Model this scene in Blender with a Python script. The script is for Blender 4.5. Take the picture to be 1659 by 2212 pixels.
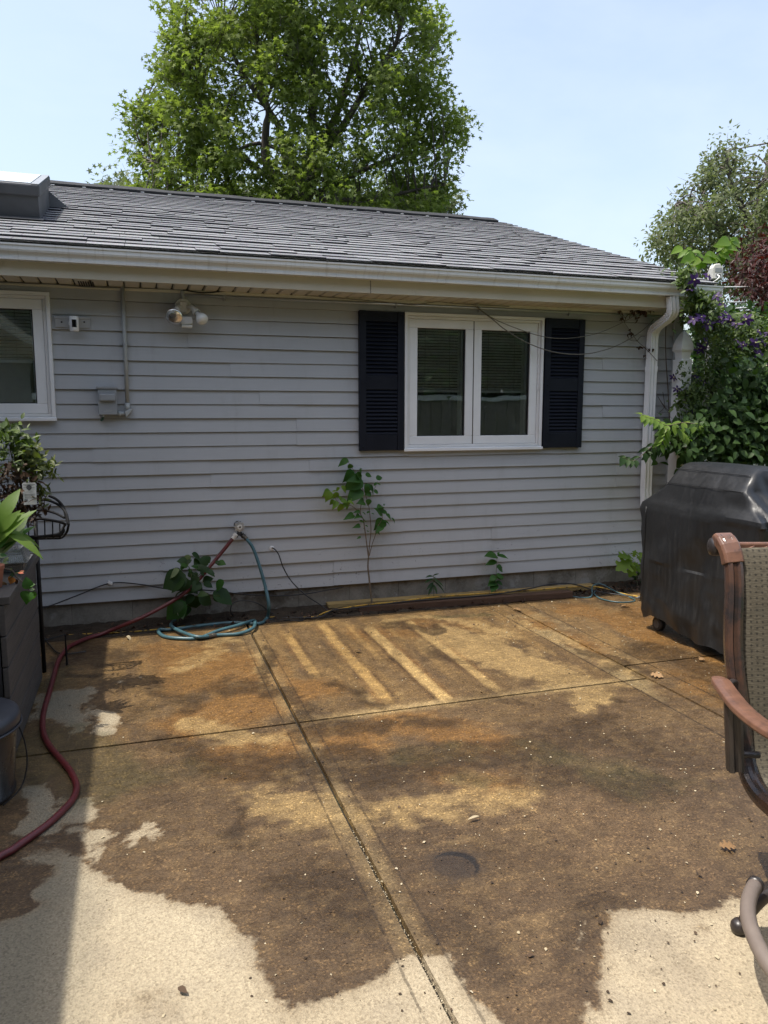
import bpy, math, random
import numpy as np
from mathutils import Vector, Matrix

for o in list(bpy.data.objects):
    bpy.data.objects.remove(o, do_unlink=True)
SC = bpy.context.scene
COL = SC.collection
rng = random.Random(11)
nrg = np.random.default_rng(5)
PI = math.pi

# ------------------------------------------------------------------ camera
IW, IH, FPX = 1659.0, 2212.0, 1650.0          # photo grid used for measuring
CAM = Vector((0.0, -5.647, 1.52))
PITCH = math.atan((IH/2-889.0)/FPX)
YAW = math.atan2(math.hypot(FPX, IH/2-889.0), 5990.0-IW/2)
cd = bpy.data.cameras.new('camera')
cam = bpy.data.objects.new('camera', cd); COL.objects.link(cam)
cam.location = CAM
cam.rotation_euler = (PI/2-PITCH, 0, -YAW)
cd.sensor_fit = 'VERTICAL'; cd.sensor_height = 24.0
cd.lens = 24.0*FPX/IH
cd.clip_start = 0.05; cd.clip_end = 600
SC.camera = cam

# ------------------------------------------------------------------ sky and sun
SUN = Vector((-0.40, -0.044, 1.0)).normalized()
w = bpy.data.worlds.new('World'); SC.world = w; w.use_nodes = True
nt = w.node_tree; nt.nodes.clear()
sky = nt.nodes.new('ShaderNodeTexSky'); sky.sky_type = 'NISHITA'; sky.sun_disc = False
sky.sun_elevation = math.asin(SUN.z); sky.sun_rotation = math.atan2(SUN.x, SUN.y)
sky.altitude = 0; sky.air_density = 1.15; sky.dust_density = 4.0; sky.ozone_density = 1.3
bg = nt.nodes.new('ShaderNodeBackground'); bg.inputs['Strength'].default_value = 0.15
wo = nt.nodes.new('ShaderNodeOutputWorld')

# faint high cirrus
tc = nt.nodes.new('ShaderNodeTexCoord'); mp = nt.nodes.new('ShaderNodeMapping'); mp.inputs['Scale'].default_value = (1.4, 3.6, 5.0); mp.inputs['Rotation'].default_value = (0, 0.5, 0.7)
nz = nt.nodes.new('ShaderNodeTexNoise'); nz.inputs['Scale'].default_value = 1.6; nz.inputs['Detail'].default_value = 5; nz.inputs['Roughness'].default_value = 0.55
mr = nt.nodes.new('ShaderNodeMapRange'); mr.inputs[1].default_value = 0.42; mr.inputs[2].default_value = 0.78; mr.inputs[3].default_value = 0.24; mr.inputs[4].default_value = 0.42
mx = nt.nodes.new('ShaderNodeMix'); mx.data_type = 'RGBA'; mx.inputs[7].default_value = (4.0, 4.25, 4.6, 1)
nt.links.new(tc.outputs['Generated'], mp.inputs[0]); nt.links.new(mp.outputs[0], nz.inputs['Vector']); nt.links.new(nz.outputs['Fac'], mr.inputs[0])
nt.links.new(mr.outputs[0], mx.inputs[0]); nt.links.new(sky.outputs[0], mx.inputs[6]); nt.links.new(mx.outputs[2], bg.inputs[0]); nt.links.new(bg.outputs[0], wo.inputs[0])
sl = bpy.data.lights.new('sun', 'SUN'); sl.energy = 2.9; sl.angle = math.radians(0.55); sl.color = (1.0, 0.955, 0.87)
so = bpy.data.objects.new('sun', sl); COL.objects.link(so)
so.rotation_euler = SUN.to_track_quat('Z', 'Y').to_euler()
so.location = (-8, -1, 20)
vs = SC.view_settings
vs.view_transform = 'Standard'; vs.look = 'None'; vs.gamma = 1.0; vs.exposure = 0.92
vs.use_curve_mapping = False
cy = SC.cycles; cy.max_bounces = 5; cy.diffuse_bounces = 3; cy.glossy_bounces = 3; cy.transmission_bounces = 3; cy.transparent_max_bounces = 8; cy.caustics_reflective = False; cy.caustics_refractive = False
SC.render.resolution_x = 768; SC.render.resolution_y = 1024

# ------------------------------------------------------------------ measuring helpers (photo point -> place in the yard)
_HD = Vector((math.sin(YAW), math.cos(YAW), 0)); _RT = Vector((math.cos(YAW), -math.sin(YAW), 0))
_FW = Vector((_HD.x*math.cos(PITCH), _HD.y*math.cos(PITCH), -math.sin(PITCH))); _UP = _RT.cross(_FW)
def ray(x, y): return _FW*FPX + _RT*(x-IW/2) + _UP*(IH/2-y)
def proj(p):
    v = Vector(p)-CAM; d = v.dot(_FW); return IW/2+FPX*v.dot(_RT)/d, IH/2-FPX*v.dot(_UP)/d
def Wp(x, y, Y=0.0):
    r = ray(x, y); return CAM + r*((Y-CAM.y)/r.y)
def Gp(x, y, z=0.0):
    r = ray(x, y); return CAM + r*((z-CAM.z)/r.z)
def Xp(x, y, X):
    r = ray(x, y); return CAM + r*(X/r.x)
def Dp(x, y, d):
    r = ray(x, y); return CAM + r*(d/r.dot(_HD))

# ------------------------------------------------------------------ mesh helpers
WL = {}
def catmull(pts, sub=6):
    P = [Vector(p) for p in pts]; out = []
    for i in range(len(P)-1):
        p0 = P[max(i-1, 0)]; p1 = P[i]; p2 = P[i+1]; p3 = P[min(i+2, len(P)-1)]
        for k in range(sub):
            t = k/sub
            out.append(0.5*((2*p1)+(p2-p0)*t+(2*p0-5*p1+4*p2-p3)*t*t+(3*p1-p0-3*p2+p3)*t**3))
    out.append(P[-1]); return out

class MB:
    def __init__(s): s.v = []; s.f = []
    def add(s, vs, fs):
        b = len(s.v); s.v += [tuple(p) for p in vs]; s.f += [tuple(b+i for i in f) for f in fs]; return s
    def poly(s, pts): return s.add(pts, [tuple(range(len(pts)))])
    def box(s, x0, x1, y0, y1, z0, z1):
        return s.add([(x0,y0,z0),(x1,y0,z0),(x1,y1,z0),(x0,y1,z0),(x0,y0,z1),(x1,y0,z1),(x1,y1,z1),(x0,y1,z1)],
                     [(3,2,1,0),(4,5,6,7),(0,1,5,4),(1,2,6,5),(2,3,7,6),(3,0,4,7)])
    def obox(s, c, ax, ay, az):
        c = Vector(c); ax = Vector(ax); ay = Vector(ay); az = Vector(az)
        vs = [c+ax*i+ay*j+az*k for k in (-1,1) for i,j in ((-1,-1),(1,-1),(1,1),(-1,1))]
        return s.add(vs, [(3,2,1,0),(4,5,6,7),(0,1,5,4),(1,2,6,5),(2,3,7,6),(3,0,4,7)])
    def sweep(s, pts, sec, up=None, scale=None, caps=True, closed=False):
        """sweep a 2-D section (list of (a,b)) along pts; parallel transport"""
        P = [Vector(p) for p in pts]; n = len(sec); m = len(P)
        T = []
        for i in range(m):
            if closed: d = P[(i+1) % m]-P[i-1]
            else: d = P[min(i+1, m-1)]-P[max(i-1, 0)]
            T.append(d.normalized() if d.length > 1e-9 else Vector((0,0,1)))
        ref = Vector(up) if up is not None else (Vector((0,0,1)) if abs(T[0].z) < 0.9 else Vector((1,0,0)))
        A = (ref - T[0]*ref.dot(T[0])).normalized()
        vs = []
        for i in range(m):
            A = A - T[i]*A.dot(T[i])
            A = A.normalized() if A.length > 1e-6 else Vector((1,0,0))
            B = T[i].cross(A); k = 1.0 if scale is None else (scale[i] if hasattr(scale, '__len__') else scale)
            for a, b in sec: vs.append(P[i]+A*(a*k)+B*(b*k))
        fs = []
        for i in range(m if closed else m-1):
            j = (i+1) % m
            for q in range(n):
                q2 = (q+1) % n
                fs.append((i*n+q, j*n+q, j*n+q2, i*n+q2))
        if caps and not closed:
            fs.append(tuple(range(n))); fs.append(tuple(reversed(range((m-1)*n, m*n))))
        return s.add(vs, fs)
    def tube(s, pts, r, n=8, caps=True, closed=False):
        sec = [(math.cos(2*PI*i/n), math.sin(2*PI*i/n)) for i in range(n)]
        return s.sweep(pts, sec, scale=(list(r) if hasattr(r, '__len__') else [r]*len(pts)), caps=caps, closed=closed)
    def lathe(s, prof, c=(0,0,0), axis=(0,0,1), n=24, caps=True):
        c = Vector(c); q = Vector((0,0,1)).rotation_difference(Vector(axis))
        vs = []
        for r, z in prof:
            for i in range(n):
                a = 2*PI*i/n; vs.append(c + q @ Vector((r*math.cos(a), r*math.sin(a), z)))
        fs = []
        for k in range(len(prof)-1):
            for i in range(n):
                j = (i+1) % n; fs.append((k*n+i, k*n+j, (k+1)*n+j, (k+1)*n+i))
        if caps:
            fs.append(tuple(reversed(range(n)))); fs.append(tuple(range((len(prof)-1)*n, len(prof)*n)))
        return s.add(vs, fs)
    def extrude_x(s, prof, x0, x1, closed=True):
        n = len(prof); vs = [(x0, y, z) for y, z in prof]+[(x1, y, z) for y, z in prof]
        fs = [(i, (i+1) % n, n+(i+1) % n, n+i) for i in range(n if closed else n-1)]
        if closed: fs += [tuple(reversed(range(n))), tuple(range(n, 2*n))]
        return s.add(vs, fs)
    def build(s, name, mat, parent=None, smooth=False, bevel=0, origin=None, fix=True):
        V = np.array(s.v, dtype=float)
        c = Vector(origin) if origin is not None else Vector(((V.min(0)+V.max(0))/2).tolist())
        me = bpy.data.meshes.new(name)
        me.from_pydata((V-np.array(c)).tolist(), [], s.f)
        if fix:
            import bmesh
            bm = bmesh.new(); bm.from_mesh(me); bmesh.ops.recalc_face_normals(bm, faces=bm.faces); bm.to_mesh(me); bm.free()
        if smooth: me.polygons.foreach_set('use_smooth', [True]*len(me.polygons))
        me.materials.append(mat); me.update()
        return put(name, me, c, parent, bevel)
def put(name, me, c, parent=None, bevel=0):
    o = bpy.data.objects.new(name, me); COL.objects.link(o)
    c = Vector(c)
    if parent is not None: o.parent = parent; o.location = c-WL[parent]
    else: o.location = c
    WL[o] = c
    if bevel:
        b = o.modifiers.new('bevel', 'BEVEL'); b.width = bevel; b.segments = 2; b.limit_method = 'ANGLE'; b.angle_limit = 0.6
    return o
def tag(o, label=None, cat=None, group=None, kind=None):
    if label: o['label'] = label
    if cat: o['category'] = cat
    if group: o['group'] = group
    if kind: o['kind'] = kind
    return o
def thing(name, loc, label, cat, group=None):
    o = bpy.data.objects.new(name, None); COL.objects.link(o); o.location = Vector(loc); o.empty_display_size = 0.1
    WL[o] = Vector(loc); return tag(o, label, cat, group)

# ------------------------------------------------------------------ materials
class NT:
    def __init__(s, name):
        s.m = bpy.data.materials.new(name); s.m.use_nodes = True; s.t = s.m.node_tree
        s.b = s.t.nodes['Principled BSDF']; s.o = s.t.nodes['Material Output']
    def n(s, typ, **kw):
        k = s.t.nodes.new('ShaderNode'+typ)
        for a, v in kw.items():
            if a.startswith('i_'):
                key = a[2:]; key = int(key) if key.isdigit() else key.replace('_', ' ')
                sock = k.inputs[key]
                if hasattr(v, 'is_output'): s.t.links.new(v, sock)
                else: sock.default_value = v
            else: setattr(k, a, v)
        return k
    def l(s, a, b): s.t.links.new(a, b)
    def pos(s, sc=(1,1,1)):
        g = s.n('NewGeometry'); m = s.n('Mapping', i_Scale=sc); s.l(g.outputs['Position'], m.inputs[0]); return m.outputs[0]
    def noise(s, vec, scale, detail=4, rough=0.6, out='Fac'):
        k = s.n('TexNoise', i_Scale=scale, i_Detail=detail, i_Roughness=rough); s.l(vec, k.inputs['Vector']); return k.outputs[out]
    def vor(s, vec, scale, out='Color', feature='F1', rand=1.0):
        k = s.n('TexVoronoi', feature=feature, i_Scale=scale); k.inputs['Randomness'].default_value = rand
        s.l(vec, k.inputs['Vector']); return k.outputs[out]
    def ramp(s, fac, a, b, va=0.0, vb=1.0, smooth=True):
        k = s.n('MapRange', i_0=fac, i_1=a, i_2=b, i_3=va, i_4=vb)
        if smooth: k.interpolation_type = 'SMOOTHSTEP'
        return k.outputs[0]
    def math(s, op, a, b=None, c=None, clamp=False):
        k = s.n('Math', operation=op, use_clamp=clamp)
        for i, v in enumerate((a, b, c)):
            if v is None: continue
            if hasattr(v, 'is_output'): s.l(v, k.inputs[i])
            else: k.inputs[i].default_value = v
        return k.outputs[0]
    def mix(s, fac, a, b, mode='MIX'):
        k = s.n('Mix', data_type='RGBA', blend_type=mode); k.clamp_factor = True
        for sock, v in ((k.inputs[0], fac), (k.inputs[6], a), (k.inputs[7], b)):
            if hasattr(v, 'is_output'): s.l(v, sock)
            elif isinstance(v, (int, float)): sock.default_value = v
            else: sock.default_value = (*v, 1.0) if len(v) == 3 else v
        return k.outputs[2]
    def bump(s, h, strength=0.3, dist=0.01, normal=None):
        k = s.n('Bump', i_Strength=strength, i_Distance=dist); s.l(h, k.inputs['Height'])
        if normal is not None: s.l(normal, k.inputs['Normal'])
        return k.outputs[0]
    def set(s, col=None, rough=None, normal=None, metallic=None, spec=None):
        for key, v in (('Base Color', col), ('Roughness', rough), ('Normal', normal), ('Metallic', metallic), ('Specular IOR Level', spec)):
            if v is None: continue
            sock = s.b.inputs[key]
            if hasattr(v, 'is_output'): s.l(v, sock)
            elif isinstance(v, (int, float)): sock.default_value = v
            else: sock.default_value = (*v, 1.0)
        return s.m

def surf(name, c1, c2, scale=6, rough=0.6, rvar=0.15, bump=0.0, bscale=80, bdist=0.004, st=(1,1,1), metallic=0.0, spec=0.5,
         dirt=None, dscale=3.0, dthr=(0.55, 0.75), detail=5):
    k = NT(name); p = k.pos(st)
    n = k.noise(p, scale, detail)
    col = k.mix(k.ramp(n, 0.3, 0.7), c1, c2)
    if dirt: col = k.mix(k.ramp(k.noise(p, dscale, 8, 0.7), *dthr), col, dirt)
    nrm = k.bump(k.noise(p, bscale, 3), bump, bdist) if bump else None
    return k.set(col, k.math('ADD', k.math('MULTIPLY', n, rvar), rough-rvar/2), nrm, metallic, spec)

def leaf_mat(name, c1, c2, trans=0.35, rough=0.45, tcol=None, spec=0.35):
    k = NT(name)
    a = k.n('Attribute', attribute_name='rnd'); oi = k.n('ObjectInfo')
    f = k.math('FRACT', k.math('ADD', a.outputs['Fac'], oi.outputs['Random']))
    n = k.noise(k.pos(), 35, 2)
    f2 = k.math('ADD', k.math('MULTIPLY', f, 0.75), k.math('MULTIPLY', n, 0.35), clamp=True)
    col = k.mix(f2, c1, c2)
    k.set(col, rough, None, 0, spec)
    tr = k.n('BsdfTranslucent')
    tc = k.mix(1.0, col, tcol or (1.5, 1.9, 0.5), 'MULTIPLY')
    k.l(tc, tr.inputs[0])
    mx = k.n('MixShader', i_0=trans); k.l(k.b.outputs[0], mx.inputs[1]); k.l(tr.outputs[0], mx.inputs[2]); k.l(mx.outputs[0], k.o.inputs[0])
    return k.m
MAT = {}
def siding_mat():
    k = NT('vinyl_siding'); p = k.pos((1.2, 1, 60)); q = k.pos()
    grain = k.noise(p, 4.0, 5, 0.65); big = k.noise(q, 0.8, 3)
    oi = k.n('ObjectInfo')
    col = k.mix(k.ramp(big, 0.3, 0.7), (0.365, 0.378, 0.392), (0.408, 0.420, 0.430))
    col = k.mix(k.math('MULTIPLY', oi.outputs['Random'], 0.25), col, (0.345, 0.358, 0.374))
    col = k.mix(k.math('MULTIPLY', k.ramp(grain, 0.35, 0.75), 0.22), col, (0.27, 0.272, 0.278))
    # mud splashes low on the wall and vague grime streaks
    sep = k.n('SeparateXYZ'); k.l(q, sep.inputs[0])
    low = k.ramp(sep.outputs[2], 0.15, 0.75, 1.0, 0.0)
    sp = k.ramp(k.noise(q, 42, 4, 0.7), 0.62, 0.68)
    sp2 = k.ramp(k.noise(q, 2.2, 2), 0.42, 0.58)
    col = k.mix(k.math('MULTIPLY', k.math('MULTIPLY', sp, sp2), k.math('MULTIPLY', low, 0.75)), col, (0.05, 0.045, 0.04))
    gr = k.ramp(k.noise(k.pos((3.0, 1, 0.7)), 1.6, 5, 0.7), 0.5, 0.8)
    col = k.mix(k.math('MULTIPLY', gr, 0.38), col, (0.23, 0.225, 0.21))
    return k.set(col, 0.5, k.bump(grain, 0.35, 0.0012), 0, 0.4)
MAT['siding'] = siding_mat()
MAT['white'] = surf('white_vinyl', (0.74,0.75,0.76), (0.68,0.69,0.70), 4, 0.45, dirt=(0.45,0.44,0.41), dthr=(0.62,0.85))
MAT['trim_white'] = surf('white_painted_trim', (0.70,0.70,0.70), (0.62,0.62,0.61), 5, 0.5, dirt=(0.33,0.31,0.27), dthr=(0.6,0.8))
def gutter_mat():
    k = NT('weathered_gutter_aluminium'); p = k.pos((9.0, 1, 0.8)); q = k.pos()
    st = k.noise(p, 3.0, 6, 0.75); b = k.noise(q, 1.1, 3)
    col = k.mix(k.ramp(b, 0.3, 0.7), (0.70,0.71,0.71), (0.63,0.64,0.64))
    col = k.mix(k.math('MULTIPLY', k.ramp(st, 0.5, 0.8), 0.6), col, (0.30,0.28,0.245))
    return k.set(col, 0.42, k.bump(st, 0.1, 0.001), 0, 0.5)
MAT['gutter'] = gutter_mat()
MAT['fascia'] = surf('cream_fascia', (0.54,0.505,0.42), (0.49,0.46,0.38), 2, 0.55, dirt=(0.28,0.25,0.19), dthr=(0.6,0.85), dscale=5)
MAT['soffit'] = surf('cream_soffit', (0.62,0.58,0.48), (0.55,0.51,0.42), 3, 0.55, dirt=(0.25,0.22,0.17), dthr=(0.6,0.85), dscale=9)
def conc(name, c1, c2, dark, sc=3.0, bump=0.5):
    k = NT(name); q = k.pos()
    n = k.noise(q, sc, 8, 0.7); f = k.noise(q, 60, 4, 0.7)
    col = k.mix(k.ramp(n, 0.3, 0.7), c1, c2)
    col = k.mix(k.ramp(k.noise(q, 1.7, 6, 0.7), 0.46, 0.66), col, dark); col = k.mix(k.math('MULTIPLY', k.ramp(k.noise(q, 3.1, 5, 0.75), 0.55, 0.62), 0.5), col, (0.34,0.33,0.31))
    col = k.mix(k.math('MULTIPLY', k.ramp(f, 0.4, 0.8), 0.35), col, (0.10,0.09,0.075))
    return k.set(col, 0.9, k.bump(f, bump, 0.004), 0, 0.25)
MAT['block'] = conc('foundation_block', (0.275,0.25,0.21), (0.165,0.148,0.122), (0.075,0.062,0.046))
MAT['mortar'] = conc('mortar', (0.21,0.19,0.16), (0.15,0.138,0.115), (0.06,0.052,0.042))
def shingle_mat():
    k = NT('asphalt_shingle'); q = k.pos()
    a = k.n('Attribute', attribute_name='rnd'); oi = k.n('ObjectInfo')
    f = k.math('FRACT', k.math('ADD', a.outputs['Fac'], oi.outputs['Random']))
    g = k.vor(q, 260); g2 = k.noise(q, 120, 3, 0.8); big = k.noise(q, 0.7, 4)
    col = k.mix(f, (0.130,0.139,0.158), (0.295,0.303,0.318))
    col = k.mix(k.ramp(f, 0.86, 0.94), col, (0.13,0.135,0.15))
    col = k.mix(k.math('MULTIPLY', k.ramp(g2, 0.3, 0.75), 0.55), col, (0.30,0.305,0.315))
    col = k.mix(0.35, col, k.mix(1.0, g, (0.30,0.30,0.31), 'MULTIPLY'))
    st = k.ramp(k.noise(k.pos((0.5,0.9,0.9)), 0.75, 4, 0.6), 0.55, 0.72)
    col = k.mix(k.math('MULTIPLY', st, 0.45), col, (0.07,0.07,0.085))
    col = k.mix(k.math('MULTIPLY', k.ramp(big, 0.5, 0.8), 0.3), col, (0.09,0.092,0.10))
    return k.set(col, 0.92, k.bump(g2, 0.8, 0.004), 0, 0.2)
MAT['shingle'] = shingle_mat()
MAT['shingle_edge'] = surf('shingle_cut_edge_shadow', (0.034,0.034,0.039), (0.05,0.05,0.056), 30, 0.95)  # dark asphalt cut edge, with the shadow line under each course painted in
MAT['ridge'] = surf('dark_ridge_cap', (0.026,0.027,0.030), (0.016,0.017,0.019), 12, 0.9, bump=0.6, bscale=120)
MAT['dark_metal'] = surf('dark_bronze_metal', (0.075,0.078,0.085), (0.055,0.057,0.062), 4, 0.5)
MAT['navy'] = surf('dark_navy_shutter', (0.0055,0.0072,0.014), (0.0085,0.0105,0.018), 9, 0.5, rvar=0.2, spec=0.22, dirt=(0.022,0.024,0.028), dthr=(0.6,0.8), dscale=14)
MAT['blind'] = surf('blind_slat', (0.72,0.73,0.72), (0.64,0.65,0.64), 3, 0.6)
MAT['interior'] = surf('interior_wall', (0.16,0.155,0.145), (0.13,0.125,0.12), 3, 0.9)
def glass_mat(name='window_glass', tint=(0.86,0.90,0.90)):
    k = NT(name); q = k.pos()
    tr = k.n('BsdfTransparent'); tr.inputs[0].default_value = (*tint, 1)
    gl = k.n('BsdfGlossy'); gl.inputs['Roughness'].default_value = 0.015; gl.inputs['Color'].default_value = (0.9,0.95,0.95,1)
    df = k.n('BsdfDiffuse'); df.inputs[0].default_value = (0.25,0.27,0.27,1)
    k.l(k.bump(k.noise(q, 1.6, 2), 0.03, 0.05), gl.inputs['Normal'])
    fr = k.n('Fresnel', i_IOR=1.55); f = k.math('MULTIPLY', fr.outputs[0], 1.9, clamp=True)
    m1 = k.n('MixShader'); k.l(f, m1.inputs[0]); k.l(tr.outputs[0], m1.inputs[1]); k.l(gl.outputs[0], m1.inputs[2])
    dm = k.math('MULTIPLY', k.ramp(k.noise(q, 7, 6, 0.7), 0.45, 0.8), 0.10)
    m2 = k.n('MixShader'); k.l(dm, m2.inputs[0]); k.l(m1.outputs[0], m2.inputs[1]); k.l(df.outputs[0], m2.inputs[2])
    k.l(m2.outputs[0], k.o.inputs[0]); return k.m
MAT['glass'] = glass_mat()
MAT['skyglass'] = surf('skylight_glass', (0.62,0.66,0.67), (0.56,0.60,0.61), 3, 0.2, rvar=0.08)
MAT['pvc'] = surf('grey_conduit_pvc', (0.36,0.38,0.38), (0.31,0.33,0.33), 6, 0.5, dirt=(0.2,0.2,0.19), dthr=(0.6,0.85))
MAT['box'] = surf('grey_enamel_box', (0.27,0.285,0.30), (0.235,0.25,0.265), 7, 0.45, dirt=(0.17,0.17,0.165), dthr=(0.6,0.85))
MAT['green_screw'] = surf('green_fitting', (0.01,0.05,0.03), (0.008,0.035,0.02), 9, 0.5)
MAT['black'] = surf('black_rubber', (0.012,0.012,0.013), (0.02,0.02,0.021), 9, 0.55)
MAT['black_iron'] = surf('black_painted_iron', (0.006,0.006,0.007), (0.010,0.010,0.011), 20, 0.6, bump=0.2, spec=0.25)
MAT['lens_black'] = surf('camera_lens_black', (0.004,0.004,0.005), (0.005,0.005,0.006), 3, 0.12)
MAT['ivory'] = surf('aged_ivory_plastic', (0.62,0.61,0.57), (0.54,0.53,0.49), 9, 0.5, dirt=(0.28,0.26,0.22), dthr=(0.6,0.8), dscale=18)
MAT['bulb_frost'] = surf('frosted_bulb', (0.66,0.66,0.62), (0.60,0.60,0.57), 4, 0.25)
MAT['bulb_silver'] = surf('silver_bulb', (0.75,0.73,0.68), (0.55,0.53,0.47), 30, 0.16, metallic=0.9)
MAT['galv'] = surf('galvanised_metal', (0.42,0.43,0.44), (0.30,0.31,0.32), 25, 0.38, metallic=0.6, dirt=(0.12,0.11,0.10), dscale=40)
MAT['brass'] = surf('tarnished_brass', (0.10,0.085,0.06), (0.05,0.045,0.04), 40, 0.5, metallic=0.4)
MAT['red_hose'] = surf('red_rubber_hose', (0.105,0.013,0.015), (0.075,0.009,0.011), 14, 0.42, dirt=(0.06,0.03,0.028), dthr=(0.58,0.8), dscale=12)
MAT['teal_hose'] = surf('teal_garden_hose', (0.055,0.125,0.145), (0.035,0.085,0.10), 14, 0.38, dirt=(0.13,0.13,0.11), dthr=(0.6,0.8), dscale=12)
MAT['yellow_cord'] = surf('yellow_cord', (0.50,0.30,0.03), (0.33,0.19,0.025), 30, 0.6, dirt=(0.03,0.025,0.02), dthr=(0.5,0.62), dscale=16)
MAT['wire'] = surf('grey_wire', (0.16,0.155,0.14), (0.11,0.105,0.095), 30, 0.6)
MAT['lumber'] = surf('yellowed_lumber', (0.33,0.235,0.09), (0.24,0.165,0.06), 3, 0.8, st=(1,30,30), bump=0.3, dirt=(0.07,0.05,0.03), dthr=(0.5,0.75))
MAT['timber'] = surf('dark_stained_timber', (0.075,0.038,0.02), (0.05,0.026,0.015), 3, 0.75, st=(1.5,30,30), bump=0.4)
MAT['composite'] = surf('dark_composite_board', (0.062,0.055,0.05), (0.045,0.04,0.037), 3, 0.7, st=(20,1.2,20), bump=0.25, dirt=(0.10,0.095,0.09), dthr=(0.62,0.85), dscale=6)
def cover_mat():
    k = NT('black_vinyl_cover'); q = k.pos()
    n = k.noise(q, 3.2, 6, 0.65); st = k.noise(k.pos((14,14,1.1)), 3.0, 6, 0.75); sp = k.noise(q, 110, 3, 0.8)
    sep = k.n('SeparateXYZ'); k.l(q, sep.inputs[0]); low = k.ramp(sep.outputs[2], 0.95, 0.4, 0.0, 1.0)
    col = k.mix(k.ramp(n, 0.35, 0.7), (0.0070,0.0075,0.0083), (0.0115,0.012,0.013))
    d = k.math('MULTIPLY', k.ramp(st, 0.45, 0.8), k.math('MULTIPLY', low, 0.38))
    col = k.mix(d, col, (0.048,0.047,0.045))
    col = k.mix(k.math('MULTIPLY', k.ramp(sp, 0.72, 0.78), 0.5), col, (0.17,0.16,0.14))
    return k.set(col, k.ramp(st, 0.3, 0.8, 0.36, 0.58), k.bump(k.noise(q, 9, 5, 0.6), 0.25, 0.012), 0, 0.5)
MAT['cover'] = cover_mat()
def bronze():
    k = NT('antiqued_bronze_frame'); q = k.pos()
    n = k.noise(q, 9, 6, 0.7); f = k.noise(k.pos((30,30,3)), 6, 4)
    col = k.mix(k.ramp(n, 0.35, 0.65), (0.026,0.022,0.022), (0.085,0.044,0.029))
    col = k.mix(k.math('MULTIPLY', k.ramp(f, 0.5, 0.75), 0.4), col, (0.035,0.03,0.03))
    return k.set(col, 0.27, k.bump(f, 0.15, 0.002), 0.1, 0.6)
MAT['bronze'] = bronze()
MAT['copper_top'] = surf('worn_copper_paint', (0.175,0.088,0.055), (0.115,0.056,0.036), 16, 0.38, rvar=0.2, dirt=(0.055,0.034,0.027), dthr=(0.5,0.72), dscale=26)
MAT['bronze_dark'] = surf('dark_bronze_paint', (0.020,0.018,0.018), (0.036,0.028,0.025), 11, 0.36, rvar=0.2)
MAT['taupe'] = surf('taupe_painted_tube', (0.185,0.150,0.126), (0.15,0.12,0.102), 14, 0.5, dirt=(0.12,0.10,0.09), dthr=(0.66,0.85), dscale=20)
def sling_mat():
    k = NT('woven_sling'); q = k.pos((_RT.x, _RT.y, 1))
    g = k.n('NewGeometry'); d = k.n('VectorMath', operation='DOT_PRODUCT'); k.l(g.outputs['Position'], d.inputs[0]); d.inputs[1].default_value = tuple(_RT)
    sep = k.n('SeparateXYZ'); k.l(g.outputs['Position'], sep.inputs[0])
    cmb = k.n('CombineXYZ'); k.l(d.outputs['Value'], cmb.inputs[0]); k.l(sep.outputs[2], cmb.inputs[1])
    mp = k.n('Mapping', i_Scale=(12,160,1)); k.l(cmb.outputs[0], mp.inputs[0])
    th = k.noise(mp.outputs[0], 3.0, 3, 0.7)
    v = k.n('TexVoronoi', feature='F1', i_Scale=54.0); v.inputs['Randomness'].default_value = 0.08; k.l(cmb.outputs[0], v.inputs['Vector'])
    dots = k.ramp(v.outputs['Distance'], 0.15, 0.25, 1, 0)
    col = k.mix(k.ramp(th, 0.35, 0.65), (0.044,0.037,0.026), (0.125,0.108,0.076))
    col = k.mix(k.math('MULTIPLY', dots, 0.7), col, (0.012,0.011,0.009))
    col = k.mix(k.math('MULTIPLY', k.ramp(k.noise(q, 12, 5, 0.7), 0.55, 0.75), 0.5), col, (0.07,0.065,0.05))
    return k.set(col, 0.75, k.bump(th, 0.4, 0.002), 0, 0.3)
MAT['sling'] = sling_mat()
MAT['bucket'] = surf('black_enamel_bucket', (0.012,0.012,0.013), (0.02,0.018,0.018), 6, 0.28, rvar=0.2, dirt=(0.05,0.045,0.045), dthr=(0.62,0.8), dscale=10)
MAT['lid'] = surf('scuffed_black_lid', (0.03,0.033,0.042), (0.02,0.022,0.028), 8, 0.4, rvar=0.2, dirt=(0.09,0.095,0.105), dthr=(0.6,0.75), dscale=9)
MAT['paper'] = surf('white_label_card', (0.70,0.70,0.69), (0.66,0.66,0.65), 4, 0.6)
MAT['ink'] = surf('grey_print', (0.09,0.09,0.095), (0.12,0.12,0.125), 4, 0.7)
MAT['pot'] = surf('dark_green_pot', (0.018,0.03,0.03), (0.013,0.022,0.022), 5, 0.45)
MAT['clay'] = surf('terracotta_pot', (0.24,0.085,0.045), (0.18,0.065,0.035), 6, 0.8)
def clear_plastic():
    k = NT('clear_plastic'); tr = k.n('BsdfTransparent'); tr.inputs[0].default_value = (0.86,0.87,0.87,1)
    gl = k.n('BsdfGlossy'); gl.inputs['Roughness'].default_value = 0.12; gl.inputs['Color'].default_value = (0.9,0.9,0.9,1)
    df = k.n('BsdfDiffuse'); df.inputs[0].default_value = (0.5,0.5,0.5,1)
    fr = k.n('Fresnel', i_IOR=1.6); m1 = k.n('MixShader'); k.l(k.math('ADD', fr.outputs[0], 0.06, clamp=True), m1.inputs[0]); k.l(tr.outputs[0], m1.inputs[1]); k.l(gl.outputs[0], m1.inputs[2])
    m2 = k.n('MixShader', i_0=0.16); k.l(m1.outputs[0], m2.inputs[1]); k.l(df.outputs[0], m2.inputs[2]); k.l(m2.outputs[0], k.o.inputs[0]); return k.m
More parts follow.
